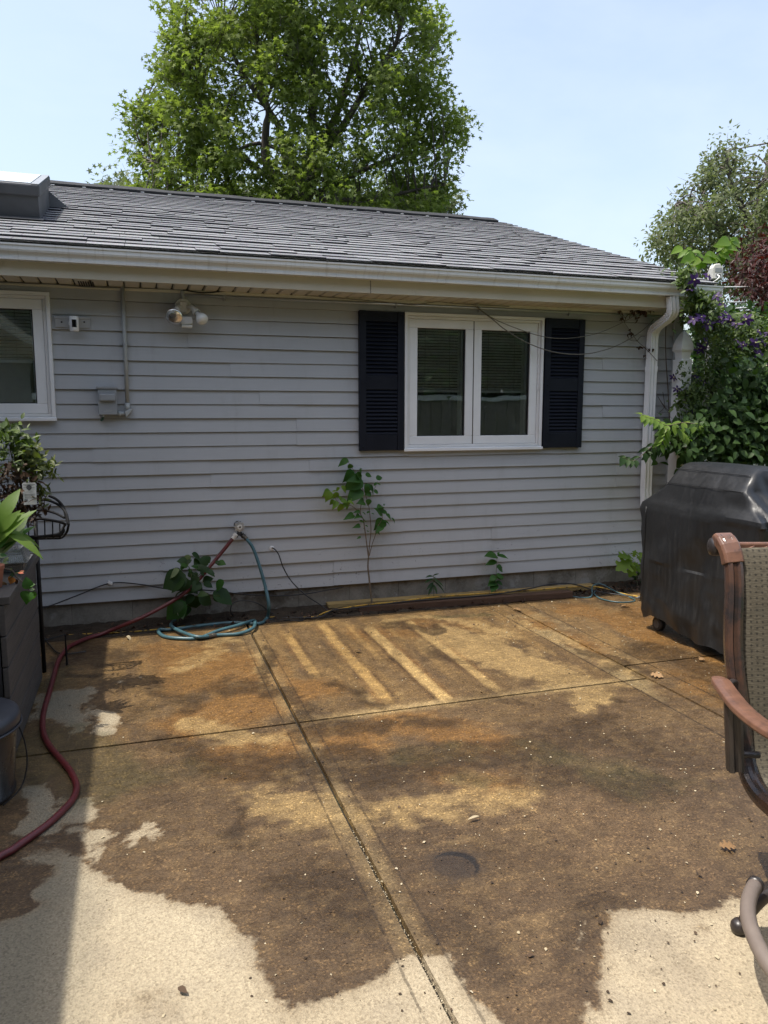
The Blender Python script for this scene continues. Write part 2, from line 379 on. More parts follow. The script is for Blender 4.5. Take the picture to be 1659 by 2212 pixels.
MAT['clear'] = clear_plastic()
MAT['bark'] = surf('grey_bark', (0.115,0.10,0.085), (0.065,0.055,0.048), 14, 0.95, st=(1,1,0.25), bump=0.8, bscale=30, bdist=0.02)
MAT['stem'] = surf('woody_stem', (0.15,0.115,0.075), (0.10,0.075,0.05), 30, 0.8)
MAT['stem_green'] = surf('green_stem', (0.09,0.13,0.045), (0.11,0.12,0.05), 30, 0.6)
MAT['stem_dark'] = surf('dark_vine_stem', (0.055,0.042,0.03), (0.09,0.07,0.05), 30, 0.85)
MAT['leaf_gum'] = leaf_mat('sweetgum_leaf', (0.090,0.124,0.038), (0.21,0.25,0.078), 0.44, 0.6, (1.35,1.55,0.6), 0.12)
MAT['leaf_far'] = leaf_mat('far_tree_leaf', (0.100,0.122,0.066), (0.165,0.185,0.100), 0.38, 0.6, (1.25,1.4,0.75), 0.12)
MAT['leaf_red'] = leaf_mat('purple_red_leaf', (0.020,0.0075,0.007), (0.075,0.022,0.018), 0.25, 0.45, (1.6,0.7,0.5))
MAT['leaf_shrub'] = leaf_mat('elm_leaf', (0.022,0.048,0.013), (0.050,0.090,0.022), 0.28, 0.5, spec=0.25)
MAT['leaf_lime'] = leaf_mat('young_lime_leaf', (0.105,0.185,0.030), (0.17,0.25,0.04), 0.45, 0.5)
MAT['leaf_vine'] = leaf_mat('vine_leaf', (0.034,0.062,0.018), (0.108,0.148,0.038), 0.26, 0.5)
MAT['leaf_sap'] = leaf_mat('sapling_leaf', (0.030,0.090,0.020), (0.055,0.125,0.028), 0.35, 0.5, spec=0.25)
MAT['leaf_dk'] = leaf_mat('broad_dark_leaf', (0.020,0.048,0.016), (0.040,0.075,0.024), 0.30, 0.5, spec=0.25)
MAT['leaf_pale'] = leaf_mat('pale_leaf_underside', (0.17,0.22,0.11), (0.21,0.26,0.14), 0.3, 0.5)
MAT['leaf_olive'] = leaf_mat('olive_azalea_leaf', (0.045,0.062,0.020), (0.14,0.16,0.05), 0.30, 0.42)
MAT['leaf_brown'] = leaf_mat('brown_withered_leaf', (0.035,0.020,0.013), (0.075,0.043,0.024), 0.2, 0.7, (1.2,0.8,0.5))
MAT['leaf_tan'] = leaf_mat('dry_tan_leaf', (0.22,0.125,0.055), (0.30,0.185,0.09), 0.15, 0.8, (1.2,0.9,0.5))
MAT['leaf_orange'] = leaf_mat('orange_turning_leaf', (0.36,0.14,0.03), (0.40,0.17,0.04), 0.3, 0.5, (1.3,0.8,0.4))
MAT['petal_purple'] = leaf_mat('purple_petal', (0.026,0.010,0.062), (0.050,0.017,0.105), 0.25, 0.55, (1.2,0.6,1.6))
MAT['petal_coral'] = leaf_mat('coral_petal', (0.72,0.22,0.13), (0.76,0.28,0.18), 0.3, 0.5, (1.2,0.7,0.6))
MAT['stamen'] = surf('pale_stamen', (0.45,0.42,0.25), (0.4,0.35,0.2), 20, 0.7)
def ground_mat():
    k = NT('soil'); q = k.pos(); n = k.noise(q, 5, 8, 0.7); f = k.noise(q, 70, 5, 0.8)
    col = k.mix(k.ramp(n, 0.3, 0.7), (0.060,0.046,0.033), (0.030,0.023,0.017)); col = k.mix(k.ramp(f, 0.5, 0.8), col, (0.12,0.095,0.065))
    return k.set(col, 0.95, k.bump(f, 1.0, 0.02), 0, 0.2)
MAT['soil'] = ground_mat()
MAT['grass_ground'] = surf('lawn', (0.05,0.085,0.025), (0.08,0.11,0.035), 4, 0.95, bump=0.8, bscale=60, bdist=0.02)
MAT['joint'] = surf('dark_joint_dirt', (0.014,0.011,0.008), (0.024,0.019,0.012), 40, 0.9, bump=0.7, bscale=120, dirt=(0.016,0.020,0.007), dthr=(0.5,0.65))
MAT['fence_wood'] = surf('grey_fence_board', (0.26,0.23,0.19), (0.19,0.165,0.135), 3, 0.85, st=(15,15,1), bump=0.3)
# ================================================================== ground
gb = MB(); gb.poly([(-260,-260,-0.06),(260,-260,-0.06),(260,260,-0.06),(-260,260,-0.06)])
tag(gb.build('ground', MAT['grass_ground']), kind='structure')
sb = MB()
nx, ny = 120, 8
vs = []; fs = []
for j in range(ny+1):
    for i in range(nx+1):
        x = -1.6+6.4*i/nx; y = -0.30+0.34*j/ny
        vs.append((x, y, -0.012+0.035*(j/ny)+rng.uniform(0, 0.022)*(1 if 0 < j else 0)))
for j in range(ny):
    for i in range(nx):
        a = j*(nx+1)+i; fs.append((a, a+1, a+nx+2, a+nx+1))
sb.add(vs, fs)
tag(sb.build('soil_strip', MAT['soil'], smooth=True), kind='structure')

# ================================================================== house
house = thing('house', (1.5, 3.5, 0), 'single storey grey vinyl-sided house with asphalt shingle roof and white gutter', 'house')
CRS, Z0 = 0.09905, 0.185
XL, XR = -1.6, 4.43
WIN = (1.973, 3.168, 1.217, 2.270)           # main window outer frame
LWN = (-1.50, -0.511, 1.461, 2.300)          # left window outer frame
core = MB()
def hole_wall(b, y, x0, x1, z0, z1, holes):
    xs = sorted({x0, x1, *[h[0] for h in holes], *[h[1] for h in holes]}); zs = sorted({z0, z1, *[h[2] for h in holes], *[h[3] for h in holes]})
    for i in range(len(xs)-1):
        for j in range(len(zs)-1):
            cx, cz = (xs[i]+xs[i+1])/2, (zs[j]+zs[j+1])/2
            if any(h[0] < cx < h[1] and h[2] < cz < h[3] for h in holes): continue
            b.poly([(xs[i],y,zs[j]),(xs[i+1],y,zs[j]),(xs[i+1],y,zs[j+1]),(xs[i],y,zs[j+1])])
ins = 0.045
holes = [(a+ins, b-ins, c+ins, d-ins) for a, b, c, d in (WIN, LWN)]
hole_wall(core, 0.020, -1.7, 4.50, 0.0, 2.60, holes)
wall = core.build('wall', MAT['interior'], house, fix=False)
seams = [(405,720,753),(497,760,813),(199,936,997),(213,1060,1121),(506,1075,1110),(868,1094,1144),(825,650,673),(1209,967,1010),(471,1140,1198),(640,880,945),
         (668,985,1035),(455,1000,1060),(352,1200,1262),(1060,1150,1200),(1330,985,1040),(720,1210,1262),(1300,760,800),(1300,860,905),(560,850,870)]
seam_x = {}
for sx, y0, y1 in seams:
    a = Wp(sx, y1).z; b = Wp(sx, y0).z
    for c in range(22):
        zc = Z0+(c+0.5)*CRS
        if a-0.02 < zc < b+0.02: seam_x.setdefault(c, []).append(Wp(sx, (y0+y1)/2).x)
for c in range(22):
    za, zb = Z0+c*CRS, min(Z0+(c+1)*CRS-0.0022, 2.372)
    cuts = sorted(seam_x.get(c, []))
    edges = [XL]+cuts+[XR]
    for i in range(len(edges)-1):
        segs = [(edges[i], edges[i+1], za, zb)]
        for h in holes:
            nxt = []
            for (a, b, lo, hi) in segs:
                if b <= h[0] or a >= h[1] or hi <= h[2] or lo >= h[3]: nxt.append((a, b, lo, hi)); continue
                if a < h[0]: nxt.append((a, h[0], lo, hi))
                if b > h[1]: nxt.append((h[1], b, lo, hi))
                m0, m1 = max(a, h[0]), min(b, h[1])
                if lo < h[2]: nxt.append((m0, m1, lo, h[2]))
                if hi > h[3]: nxt.append((m0, m1, h[3], hi))
            segs = nxt
        off = -0.0040 if (i+c) % 2 else 0.0
        for (a, b, lo, hi) in segs:
            f = lambda z: -0.0175+0.0150*(z-za)/(Z0+CRS*(c+1)-za)+off
            m = MB(); ylo, yhi = f(lo), f(hi)
            wob = rng.uniform(-0.0028, 0.0028)
            m.add([(a,ylo,lo+wob),(b,ylo,lo-wob),(b,yhi,hi),(a,yhi,hi),(a,0.018,lo+wob),(b,0.018,lo-wob),(b,0.018,hi),(a,0.018,hi)],
                  [(0,1,2,3),(0,4,5,1),(1,5,6,2),(0,3,7,4),(3,2,6,7)])
            m.build('siding_board', MAT['siding'], wall)
m = MB(); m.box(4.43, 4.53, -0.026, 0.03, Z0-0.004, 2.37); m.box(4.50, 4.53, 0.03, 0.10, Z0-0.004, 2.37)
m.build('corner_post', MAT['siding'], house, bevel=0.004)
m = MB(); m.box(XL, 4.43, -0.030, 0.0, 2.335, 2.358); m.build('top_trim', MAT['soffit'], house, bevel=0.002)

# foundation blocks
fnd = MB(); fnd.box(-1.7, 4.50, 0.016, 0.10, -0.15, 0.186); fo = fnd.build('foundation', MAT['mortar'], house)
bx0 = Wp(588, 1290).x-0.405*5-0.2
i = 0; x = bx0
while x < 4.48:
    a, b = max(x+0.0025, -1.68), min(x+0.4025, 4.49)
    if b-a > 0.03:
        m = MB(); j = rng.uniform(0, 0.003); m.box(a, b, 0.0142-j*.4, 0.05, 0.006, 0.184); m.build('block', MAT['block'], fo, bevel=0.002)
        a2, b2 = max(x-0.2+0.004, -1.68), min(x+0.2-0.004, 4.49)
        m = MB(); m.box(a2, b2, 0.0135-j*.4, 0.05, -0.14, -0.004); m.build('block', MAT['block'], fo)
    x += 0.405; i += 1

# rest of the house body
m = MB()
m.poly([(4.50,0.03,0),(4.50,7.46,0),(4.50,7.46,2.53),(4.50,3.54,3.86),(4.50,0.03,2.53)])
m.poly([(-6,7.46,0),(4.5,7.46,0),(4.5,7.46,2.55),(-6,7.46,2.55)])
m.poly([(-6,0.1,0.0),(4.5,0.1,0.0),(4.5,7.46,0.0),(-6,7.46,0.0)])
m.poly([(-6,2.6,0.0),(4.5,2.6,0.0),(4.5,2.6,2.6),(-6,2.6,2.6)])
m.poly([(-6,0.021,2.58),(4.5,0.021,2.58),(4.5,7.4,2.58),(-6,7.4,2.58)])
m.build('gable_and_rear_wall', MAT['interior'], house, fix=False)

# soffit, fascia, gutter
sf = MB(); sf.box(XL, 4.54, -0.30, 0.02, 2.372, 2.378); soff = sf.build('soffit', MAT['dark_metal'], house)
sw = 0.104; x = XL
base = None
while x < 4.5:
    m = MB(); x1 = min(x+sw, 4.54)
    m.add([(x+0.004,-0.30,2.366),(x1-0.004,-0.30,2.366),(x1-0.004,0.0,2.366),(x+0.004,0.0,2.366),(x+0.011,-0.30,2.356),(x1-0.011,-0.30,2.356),(x1-0.011,0.0,2.356),(x+0.011,0.0,2.356)],
          [(0,1,2,3),(7,6,5,4),(0,4,5,1),(1,5,6,2),(2,6,7,3),(3,7,4,0)])
    if base is None:
        base = m.build('soffit_panel', MAT['soffit'], soff)
    else:
        o = base.copy(); COL.objects.link(o); o.location = base.location+Vector((x-XL, 0, 0))
    x += sw
vx = Wp(187, 607, -0.12).x
m = MB()
for k in range(7): m.box(vx-0.05+k*0.0145, vx-0.05+k*0.0145+0.008, -0.20, -0.03, 2.3515, 2.3555)
m.build('soffit_vent', MAT['black'], house)
fa = MB(); fa.box(-1.24, 4.56, -0.322, -0.302, 2.350, 2.545); fascia = fa.build('fascia', MAT['fascia'], house, bevel=0.003)
m = MB()
sx = Wp(800, 628, -0.322).x; m.box(sx, sx+0.004, -0.3245, -0.322, 2.350, 2.47); m.build('fascia_seam', MAT['dark_metal'], fascia)
gp_ = [(-0.323,2.520),(-0.323,2.438),(-0.398,2.436),(-0.400,2.449),(-0.392,2.452),(-0.394,2.461),(-0.404,2.472),(-0.418,2.481),(-0.424,2.492),(-0.425,2.514),(-0.432,2.516),(-0.433,2.5265),(-0.421,2.5275),(-0.4205,2.514),(-0.420,2.493),(-0.413,2.484),(-0.400,2.475),(-0.390,2.463),(-0.386,2.441),(-0.328,2.443),(-0.328,2.520)]
m = MB(); m.extrude_x(gp_, -1.24, 4.565); gutter = m.build('gutter', MAT['gutter'], house)
for gx in (Wp(460, 560, -.43).x, Wp(1085, 600, -.43).x):
    m = MB(); m.extrude_x([(y-0.0015 if y < -0.38 else y, z) for y, z in gp_], gx, gx+0.012); m.build('gutter_joint', MAT['gutter'], gutter)
m = MB(); m.box(4.565, 4.568, -0.430, -0.325, 2.438, 2.522); m.build('end_cap', MAT['gutter'], gutter)
k_ = 0
for hx in np.arange(-0.9, 4.5, 0.62):
    m = MB(); m.box(hx, hx+0.02, -0.427, -0.323, 2.512, 2.516); m.build('hanger', MAT['gutter'], gutter)
m = MB(); m.add([(-1.24,-0.3225,2.49),(4.56,-0.3225,2.49),(4.56,-0.372,2.552),(-1.24,-0.372,2.552),(-1.24,-0.31,2.555),(4.56,-0.31,2.555)],[(0,1,2,3),(3,2,5,4)])
m.build('drip_edge', MAT['gutter'], house)

# roof
SL = 0.347; cr = 1/math.hypot(1, SL); sr = SL*cr
EY, EZ, RX = -0.385, 2.548, 4.55
def RP(x, s, t=0.0): return Vector((x, EY+s*cr-t*sr, EZ+s*sr+t*cr))
SLEN = (3.54-EY)/cr
m = MB(); a, b = RP(-3.2, 0.004, -0.02), RP(RX-0.01, SLEN, -0.02)
p = [RP(-3.2,0.004,-0.004), RP(RX-0.012,0.004,-0.004), RP(RX-0.012,SLEN,-0.004), RP(-3.2,SLEN,-0.004)]
q = [RP(-3.2,0.004,-0.02), RP(RX-0.012,0.004,-0.02), RP(RX-0.012,SLEN,-0.02), RP(-3.2,SLEN,-0.02)]
m.add(p+q, [(0,1,2,3),(7,6,5,4),(0,4,5,1),(1,5,6,2),(2,6,7,3),(3,7,4,0)])
m.add([(-3.2,3.54,EZ+SLEN*sr),(RX-0.012,3.54,EZ+SLEN*sr),(RX-0.012,7.7,2.46),(-3.2,7.7,2.46)], [(0,1,2,3)])
roof = m.build('roof', MAT['ridge'], house)
m = MB()
p = [RP(RX-0.010,0.0,-0.002), RP(RX-0.010,SLEN,-0.002), RP(RX-0.010,SLEN,-0.12), RP(RX-0.010,0.0,-0.12)]
q = [v+Vector((-0.02,0,0)) for v in p]; m.add(p+q, [(0,1,2,3),(7,6,5,4),(0,4,5,1),(1,5,6,2),(2,6,7,3),(3,7,4,0)])
m.build('rake_board', MAT['fascia'], house)
EXPO = 0.1435
# one shingle tab, unit width: frame X along eave, local y along slope, z normal
tab = bpy.data.meshes.new('shingle')
tv = [(0,0,0.0045),(1,0,0.0045),(1,0.158,0.0),(0,0.158,0.0),(0,0,0.0125),(1,0,0.0125),(1,0.158,0.0035),(0,0.158,0.0035)]
tf = [(3,2,1,0),(4,5,6,7),(0,1,5,4),(1,2,6,5),(2,3,7,6),(3,0,4,7)]
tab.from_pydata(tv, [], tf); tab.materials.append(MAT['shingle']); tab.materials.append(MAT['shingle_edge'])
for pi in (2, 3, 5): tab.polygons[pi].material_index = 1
ROT = Matrix(((1,0,0),(0,cr,-sr),(0,sr,cr)))
rows = int(SLEN/EXPO)+1
tabs = []
for r in range(rows):
    s = -0.012+r*EXPO; x = -1.35-0.3*((r*7) % 5)/5.0
    while x < RX:
        wd = rng.choice((0.17, 0.22, 0.27, 0.33, 0.40))*rng.uniform(0.9, 1.1); x1 = min(x+wd, RX+rng.uniform(-0.012, 0.012))
        if x1-x > 0.03:
            xa = x
            if xa < -0.60 and 0.98/cr < s+0.1 < 1.80/cr: xa = -0.60
            if x1-xa > 0.02: tabs.append((xa, x1-xa-0.003, s, rng.choice((0.0, 0.0, 0.0032)), rng.random()))
        x += wd
def depth_key(t):
    c = RP(t[0], t[2]); return (c-CAM).length if t[0] > -1.2 else 99
tabs.sort(key=depth_key)
for (x, wd, s, lift, rn) in tabs[:296]:
    o = bpy.data.objects.new('shingle', tab); COL.objects.link(o); o.parent = roof
    M_ = Matrix.Translation(RP(x, s, lift)-WL[roof]) @ ROT.to_4x4() @ Matrix.Diagonal((wd, 1, 1+lift*50, 1)); o.matrix_basis = M_
mv, mf, mr = [], [], []
for (x, wd, s, lift, rn) in tabs[296:]:
    b0 = len(mv)
    for (a, b, c) in tv:
        mv.append(RP(x+a*wd, s+b, c+lift)-WL[roof])
        mr.append(rn)
    mf += [tuple(b0+i for i in f) for f in tf]
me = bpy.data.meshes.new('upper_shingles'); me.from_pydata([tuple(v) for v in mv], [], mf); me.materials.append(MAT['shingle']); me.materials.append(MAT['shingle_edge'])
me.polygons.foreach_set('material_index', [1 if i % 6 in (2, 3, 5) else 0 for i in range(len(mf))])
at = me.attributes.new('rnd', 'FLOAT', 'POINT'); at.data.foreach_set('value', mr)
tag(put('upper_shingles', me, WL[roof], roof), kind='stuff')
# ridge vent strip with a wavy top
m = MB(); sec = []; N = 90
vs = []; fs = []
for i in range(N+1):
    x = -3.0+7.42*i/N; wv = 0.004*math.sin(i*0.55)+rng.uniform(-0.002, 0.002)
    b = [RP(x, SLEN-0.15, 0.012), RP(x, SLEN-0.152, 0.034+wv*0.3), RP(x, SLEN+0.0, 0.048+wv), Vector((x, 3.54+0.14, EZ+SLEN*sr-0.02)), Vector((x, 3.54, EZ+SLEN*sr-0.03))]
    vs += b
    if i:
        k = (i-1)*5
        for j in range(5): fs.append((k+j, k+5+j, k+5+(j+1) % 5, k+(j+1) % 5))
fs += [(0,1,2,3,4), (N*5+4,N*5+3,N*5+2,N*5+1,N*5)]
m.add(vs, fs); rv = m.build('ridge_vent', MAT['ridge'], roof)
for nx_ in np.arange(-0.75, 4.3, 0.30):
    m = MB(); c = RP(nx_+rng.uniform(-.03,.03), SLEN-0.155, 0.017); m.obox(c, (0.018,0,0), (0,0.006*cr,0.006*sr), (0,-0.003*sr,0.003*cr)); m.build('nail_strip', MAT['white'], rv)
# a twig lying on the shingles
# skylight
skl = MB()
def rbox(b, x0, x1, s0, s1, t0, t1):
    v = [RP(x,s,t) for t in (t0,t1) for x,s in ((x0,s0),(x1,s0),(x1,s1),(x0,s1))]
    b.add(v, [(3,2,1,0),(4,5,6,7),(0,1,5,4),(1,2,6,5),(2,3,7,6),(3,0,4,7)])
s0, s1 = (0.585-EY)/cr, (1.43-EY)/cr
rbox(skl, -1.8, -0.60, s0, s1, -0.002, 0.17)
sk = skl.build('skylight', MAT['dark_metal'], house, bevel=0.004)
m = MB(); rbox(m, -1.82, -0.585, s0-0.02, s1+0.02, 0.165, 0.245); m.build('frame', MAT['dark_metal'], sk, bevel=0.012)
m = MB(); rbox(m, -1.80, -0.645, s0+0.03, s1-0.03, 0.2452, 0.251); m.build('pane', MAT['skyglass'], sk, bevel=0.003)
m = MB(); rbox(m, -0.640, -0.588, s0-0.012, s1+0.012, 0.2452, 0.2495); m.build('frame_cap', MAT['box'], sk, bevel=0.002)
m = MB(); rbox(m, -1.9, -0.57, s0-0.10, s0, 0.018, 0.021); m.build('flashing', MAT['dark_metal'], sk)
m = MB(); c = [RP(-0.598,s1-0.02,0.13), RP(-0.598,s1-0.06,0.015), RP(-0.46,s1-0.02,0.016)]; d = [v+Vector((0,0.01,0.004)) for v in c]
m.add(c+d, [(0,1,2),(5,4,3),(0,3,4,1),(1,4,5,2),(2,5,3,0)]); m.build('flashing', MAT['dark_metal'], sk)

# wing of the house on the left, just out of view; its eave shades the left edge of the patio
m = MB(); m.box(-1.75, -1.62, -8.2, -0.001, -0.05, 2.37); m.build('wing_wall', MAT['siding'], house)
m = MB(); v = [(-1.26,-8.6,2.50),(-1.26,0.2,2.50),(-5.0,0.2,3.80),(-5.0,-8.6,3.80)]
v2 = [(x,y,z+0.06) for x,y,z in v]; m.add(v+v2, [(3,2,1,0),(4,5,6,7),(0,1,5,4),(1,2,6,5),(2,3,7,6),(3,0,4,7)]); m.build('wing_roof', MAT['ridge'], house)
m = MB(); m.box(-1.64, -1.27, -8.6, -0.44, 2.36, 2.372); m.box(-1.285, -1.265, -8.6, -0.44, 2.35, 2.52); m.build('wing_eave', MAT['fascia'], house)

# ---------------------------------------------------------------- windows
def window(name, F, sashes, blind_z, lab=None):
    x0, x1, z0, z1 = F
    e = MB()
    tw = 0.024
    def ring(b, X0, X1, Z0_, Z1_, wdt, y0, y1):
        b.box(X0, X1, y0, y1, Z1_-wdt, Z1_); b.box(X0, X1, y0, y1, Z0_, Z0_+wdt)
        b.box(X0, X0+wdt, y0, y1, Z0_+wdt, Z1_-wdt); b.box(X1-wdt, X1, y0, y1, Z0_+wdt, Z1_-wdt)
    ring(e, x0, x1, z0, z1, tw, -0.046, 0.02)
    wo_ = e.build(name, MAT['white'], house, bevel=0.003)
    m = MB(); ring(m, x0+tw+0.001, x1-tw-0.001, z0+tw+0.001, z1-tw-0.001, 0.020, -0.032, 0.05); m.build('frame', MAT['trim_white'], wo_, bevel=0.003)
    m = MB(); m.box(x0-0.006, x1+0.006, -0.060, -0.0465, z0-0.004, z0+0.018); m.build('sill', MAT['white'], wo_, bevel=0.003)
    iz0, iz1 = z0+0.046, z1-0.046
    for (a, b) in sashes:
        m = MB(); ring(m, a+0.001, b-0.001, iz0, iz1, 0.066, -0.024, 0.02); so_ = m.build('sash', MAT['white'], wo_, bevel=0.004)
        m = MB(); ring(m, a+0.067, b-0.067, iz0+0.066, iz1-0.066, 0.006, -0.012, 0.012); m.build('glazing_bead', MAT['black'], so_)
        m = MB(); m.box(a+0.068, b-0.068, 0.000, 0.004, iz0+0.067, iz1-0.067); m.build('pane', MAT['glass'], so_)
        # blind behind the glass
        z = iz1-0.075; sl = None
        zz = []
        while z > blind_z: zz.append(z); z -= 0.0225
        for q, z in enumerate(zz):
            if sl is None:
                m = MB(); m.add([(a+0.06,0.035,z+0.007),(b-0.09,0.035,z+0.007),(b-0.09,0.052,z-0.007),(a+0.06,0.052,z-0.007),(a+0.06,0.036,z+0.0085),(b-0.09,0.036,z+0.0085),(b-0.09,0.053,z-0.0055),(a+0.06,0.053,z-0.0055)],
                                [(3,2,1,0),(4,5,6,7),(0,1,5,4),(1,2,6,5),(2,3,7,6),(3,0,4,7)])
                sl = m.build('blind_slat', MAT['blind'], wo_); z00 = z
            else:
                o = sl.copy(); COL.objects.link(o); o.location = sl.location+Vector((0, 0, z-z00)); o.rotation_euler = (rng.uniform(-0.12, 0.12), rng.uniform(-0.003, 0.003), 0)
        m = MB(); m.box(a+0.06, b-0.09, 0.03, 0.06, blind_z-0.018, blind_z); m.build('bottom_rail', MAT['blind'], wo_)
        m = MB(); m.box(b-0.085, b-0.06, 0.03, 0.09, iz0, iz1); m.build('inner_jamb', MAT['trim_white'], wo_)
        for cx in (a+0.15, b-0.18):
            m = MB(); m.tube([(cx, 0.031, iz1-0.06), (cx, 0.031, blind_z)], 0.0012, 4); m.build('cord', MAT['wire'], wo_)
    return wo_
mid = Wp(1030+0, 800, 0).x
mid = Wp((1350+813/1.508)/1.852, 800).x
W1 = window('window', WIN, [(WIN[0]+0.045, mid-0.002), (mid+0.002, WIN[1]-0.045)], Wp(900, 842, 0.04).z)
tag(W1, 'double casement window with white frame between navy shutters')
for (a, b) in ((WIN[0]+0.045, mid-0.002), (mid+0.002, WIN[1]-0.045)):
    pass
W2 = window('window', LWN, [(LWN[0]+0.045, LWN[1]-0.045)], Wp(60, 778, 0.04).z)
tag(W2, 'white framed window cut off by the left edge')
m = MB(); m.box(mid-0.0022, mid+0.0022, -0.026, -0.006, WIN[2]+0.047, WIN[3]-0.047); m.build('mullion', MAT['wire'], W1)

# shutters
def shutter(x0, x1, z0, z1, lab):
    st = 0.052; H = z1-z0
    m = MB(); y0, y1 = -0.056, -0.019
    m.box(x0, x0+st, y0, y1, z0, z1); m.box(x1-st, x1, y0, y1, z0, z1)
    u1 = z1-0.072*H; u0 = z1-0.46*H; l1 = z1-0.557*H; l0 = z1-0.883*H
    m.box(x0+st, x1-st, y0+0.006, y1, u1, z1-0.001); m.box(x0+st, x1-st, y0+0.004, y1, l1, u0); m.box(x0+st, x1-st, y0+0.004, y1, z0+0.001, l0)
    m.box(x0+st, x1-st, y1-0.006, y1, l0, u1)
    s = m.build('shutter', MAT['navy'], house, bevel=0.003); tag(s, lab)
    # arched lip under the top rail
    m = MB(); n = 14; top = []; bot = []
    for i in range(n+1):
        u = i/n; x = x0+st+(x1-x0-2*st)*u; a = 0.010+0.022*math.exp(-((u-0.5)/0.22)**2)-0.010*math.exp(-((u-0.12)/0.10)**2)-0.010*math.exp(-((u-0.88)/0.10)**2)
        top.append((x, y0+0.001, u1+a+0.004)); bot.append((x, y0+0.001, u1+a-0.003))
    vs = top+bot+[(x, y+0.006, z) for x, y, z in top+bot]; k = n+1; fs = []
    for i in range(n):
        fs += [(i, i+1, k+i+1, k+i), (i, 2*k+i, 2*k+i+1, i+1), (k+i, k+i+1, 3*k+i+1, 3*k+i)]
    m.add(vs, fs); m.build('arched_moulding', MAT['navy'], s)
    sp = 0.0287; sl = None
    for (lo, hi) in ((u0, u1), (l0, l1)):
        nn = int(round((hi-lo)/sp)); dz = (hi-lo)/nn
        for q in range(nn):
            z = lo+dz*q
            if sl is None:
                m = MB(); m.add([(x0+st,y0+0.004,z+0.002),(x1-st,y0+0.004,z+0.002),(x1-st,y1-0.007,z+dz+0.004),(x0+st,y1-0.007,z+dz+0.004),
                                 (x0+st,y0+0.004,z+0.007),(x1-st,y0+0.004,z+0.007),(x1-st,y1-0.007,z+dz+0.009),(x0+st,y1-0.007,z+dz+0.009)],
                                [(3,2,1,0),(4,5,6,7),(0,1,5,4),(1,2,6,5),(2,3,7,6),(3,0,4,7)])
                sl = m.build('slat', MAT['navy'], s); z00 = z
            else:
                o = sl.copy(); COL.objects.link(o); o.location = sl.location+Vector((0, 0, z-z00))
    for (cx, cz) in ((x0+0.026, z0+0.03), (x1-0.026, z0+0.03), (x0+0.026, z0+0.49*H), (x1-0.026, z0+0.49*H), (x0+0.026, z1-0.03), (x1-0.026, z1-0.03)):
        m = MB(); m.lathe([(0.0075, 0), (0.0075, 0.002), (0.004, 0.004), (0.0005, 0.0045)], (cx, y0, cz), (0,-1,0), 10); m.build('screw', MAT['navy'], s)
shutter(1.611, 1.966, 1.222, 2.267, 'navy louvred shutter nearer the floodlight')
shutter(3.176, 3.540, 1.222, 2.267, 'navy louvred shutter nearer the downspout')

# downspout
xd = Wp(1402, 900, -0.06).x
pts = [Wp(1452, 640, -0.365), Wp(1453.5, 660, -0.365), Wp(1453, 676, -0.35), Wp(1443, 690, -0.27), Wp(1425, 701, -0.17), Wp(1413, 712, -0.09), Wp(1410, 728, -0.062)]
xl = pts[-1].x
pts += [Vector((xl, -0.062, 2.0)), Vector((xl, -0.062, 1.4)), Vector((xl, -0.062, 0.85)), Vector((xl, -0.075, 0.70)), Vector((xl, -0.16, 0.62))]
xb = pts[0].x
for i in range(7): pts[i].x = xl+(xb-xl)*max(0, 1-i/5.5)
sec = []
hw, hd_ = 0.0405, 0.030
def flute(a, b, n, amp, out):
    for i in range(n):
        u = (i+0.5)/n; base_ = Vector(a).lerp(Vector(b), u)
        d = amp if i % 2 else 0.0
        sec.append((base_.x-out[0]*d, base_.y-out[1]*d))
sec.append((-hd_, -hw+0.004)); flute((-hd_,-hw), (-hd_,hw), 5, 0.009, (-1,0)); sec.append((-hd_, hw-0.004)); sec.append((-hd_+0.004, hw))
flute((-hd_,hw), (hd_,hw), 5, 0.008, (0,1)); sec += [(hd_-0.004, hw), (hd_, hw-0.004), (hd_, -hw+0.004), (hd_-0.004, -hw)]
flute((hd_,-hw), (-hd_,-hw), 5, 0.008, (0,-1)); sec.append((-hd_+0.004, -hw))
path = catmull(pts[:8], 10)+pts[8:]
m = MB(); m.sweep(path, sec, up=(0,1,0)); ds = m.build('downspout', MAT['white'], house); tag(ds, 'white fluted downspout with double elbow at the house corner')
m = MB(); m.sweep([(xl,-0.062,1.855),(xl,-0.062,1.90)], [(a*1.08, b*1.08) for a, b in sec], up=(0,1,0)); m.build('pipe_collar', MAT['white'], ds)
m = MB(); m.box(xl-0.055, xl+0.055, -0.030, -0.018, 1.48, 1.50); m.build('strap', MAT['white'], ds)
# crimp ribs on the elbows
pa = catmull(pts[:8], 10)
for i in list(range(14, 27, 3))+list(range(44, 58, 3)):
    m = MB(); m.sweep([pa[i], pa[i]+(pa[i+1]-pa[i]).normalized()*0.006], [(a*1.07, b*1.07) for a, b in sec], up=(0,1,0)); m.build('crimp', MAT['white'], ds)
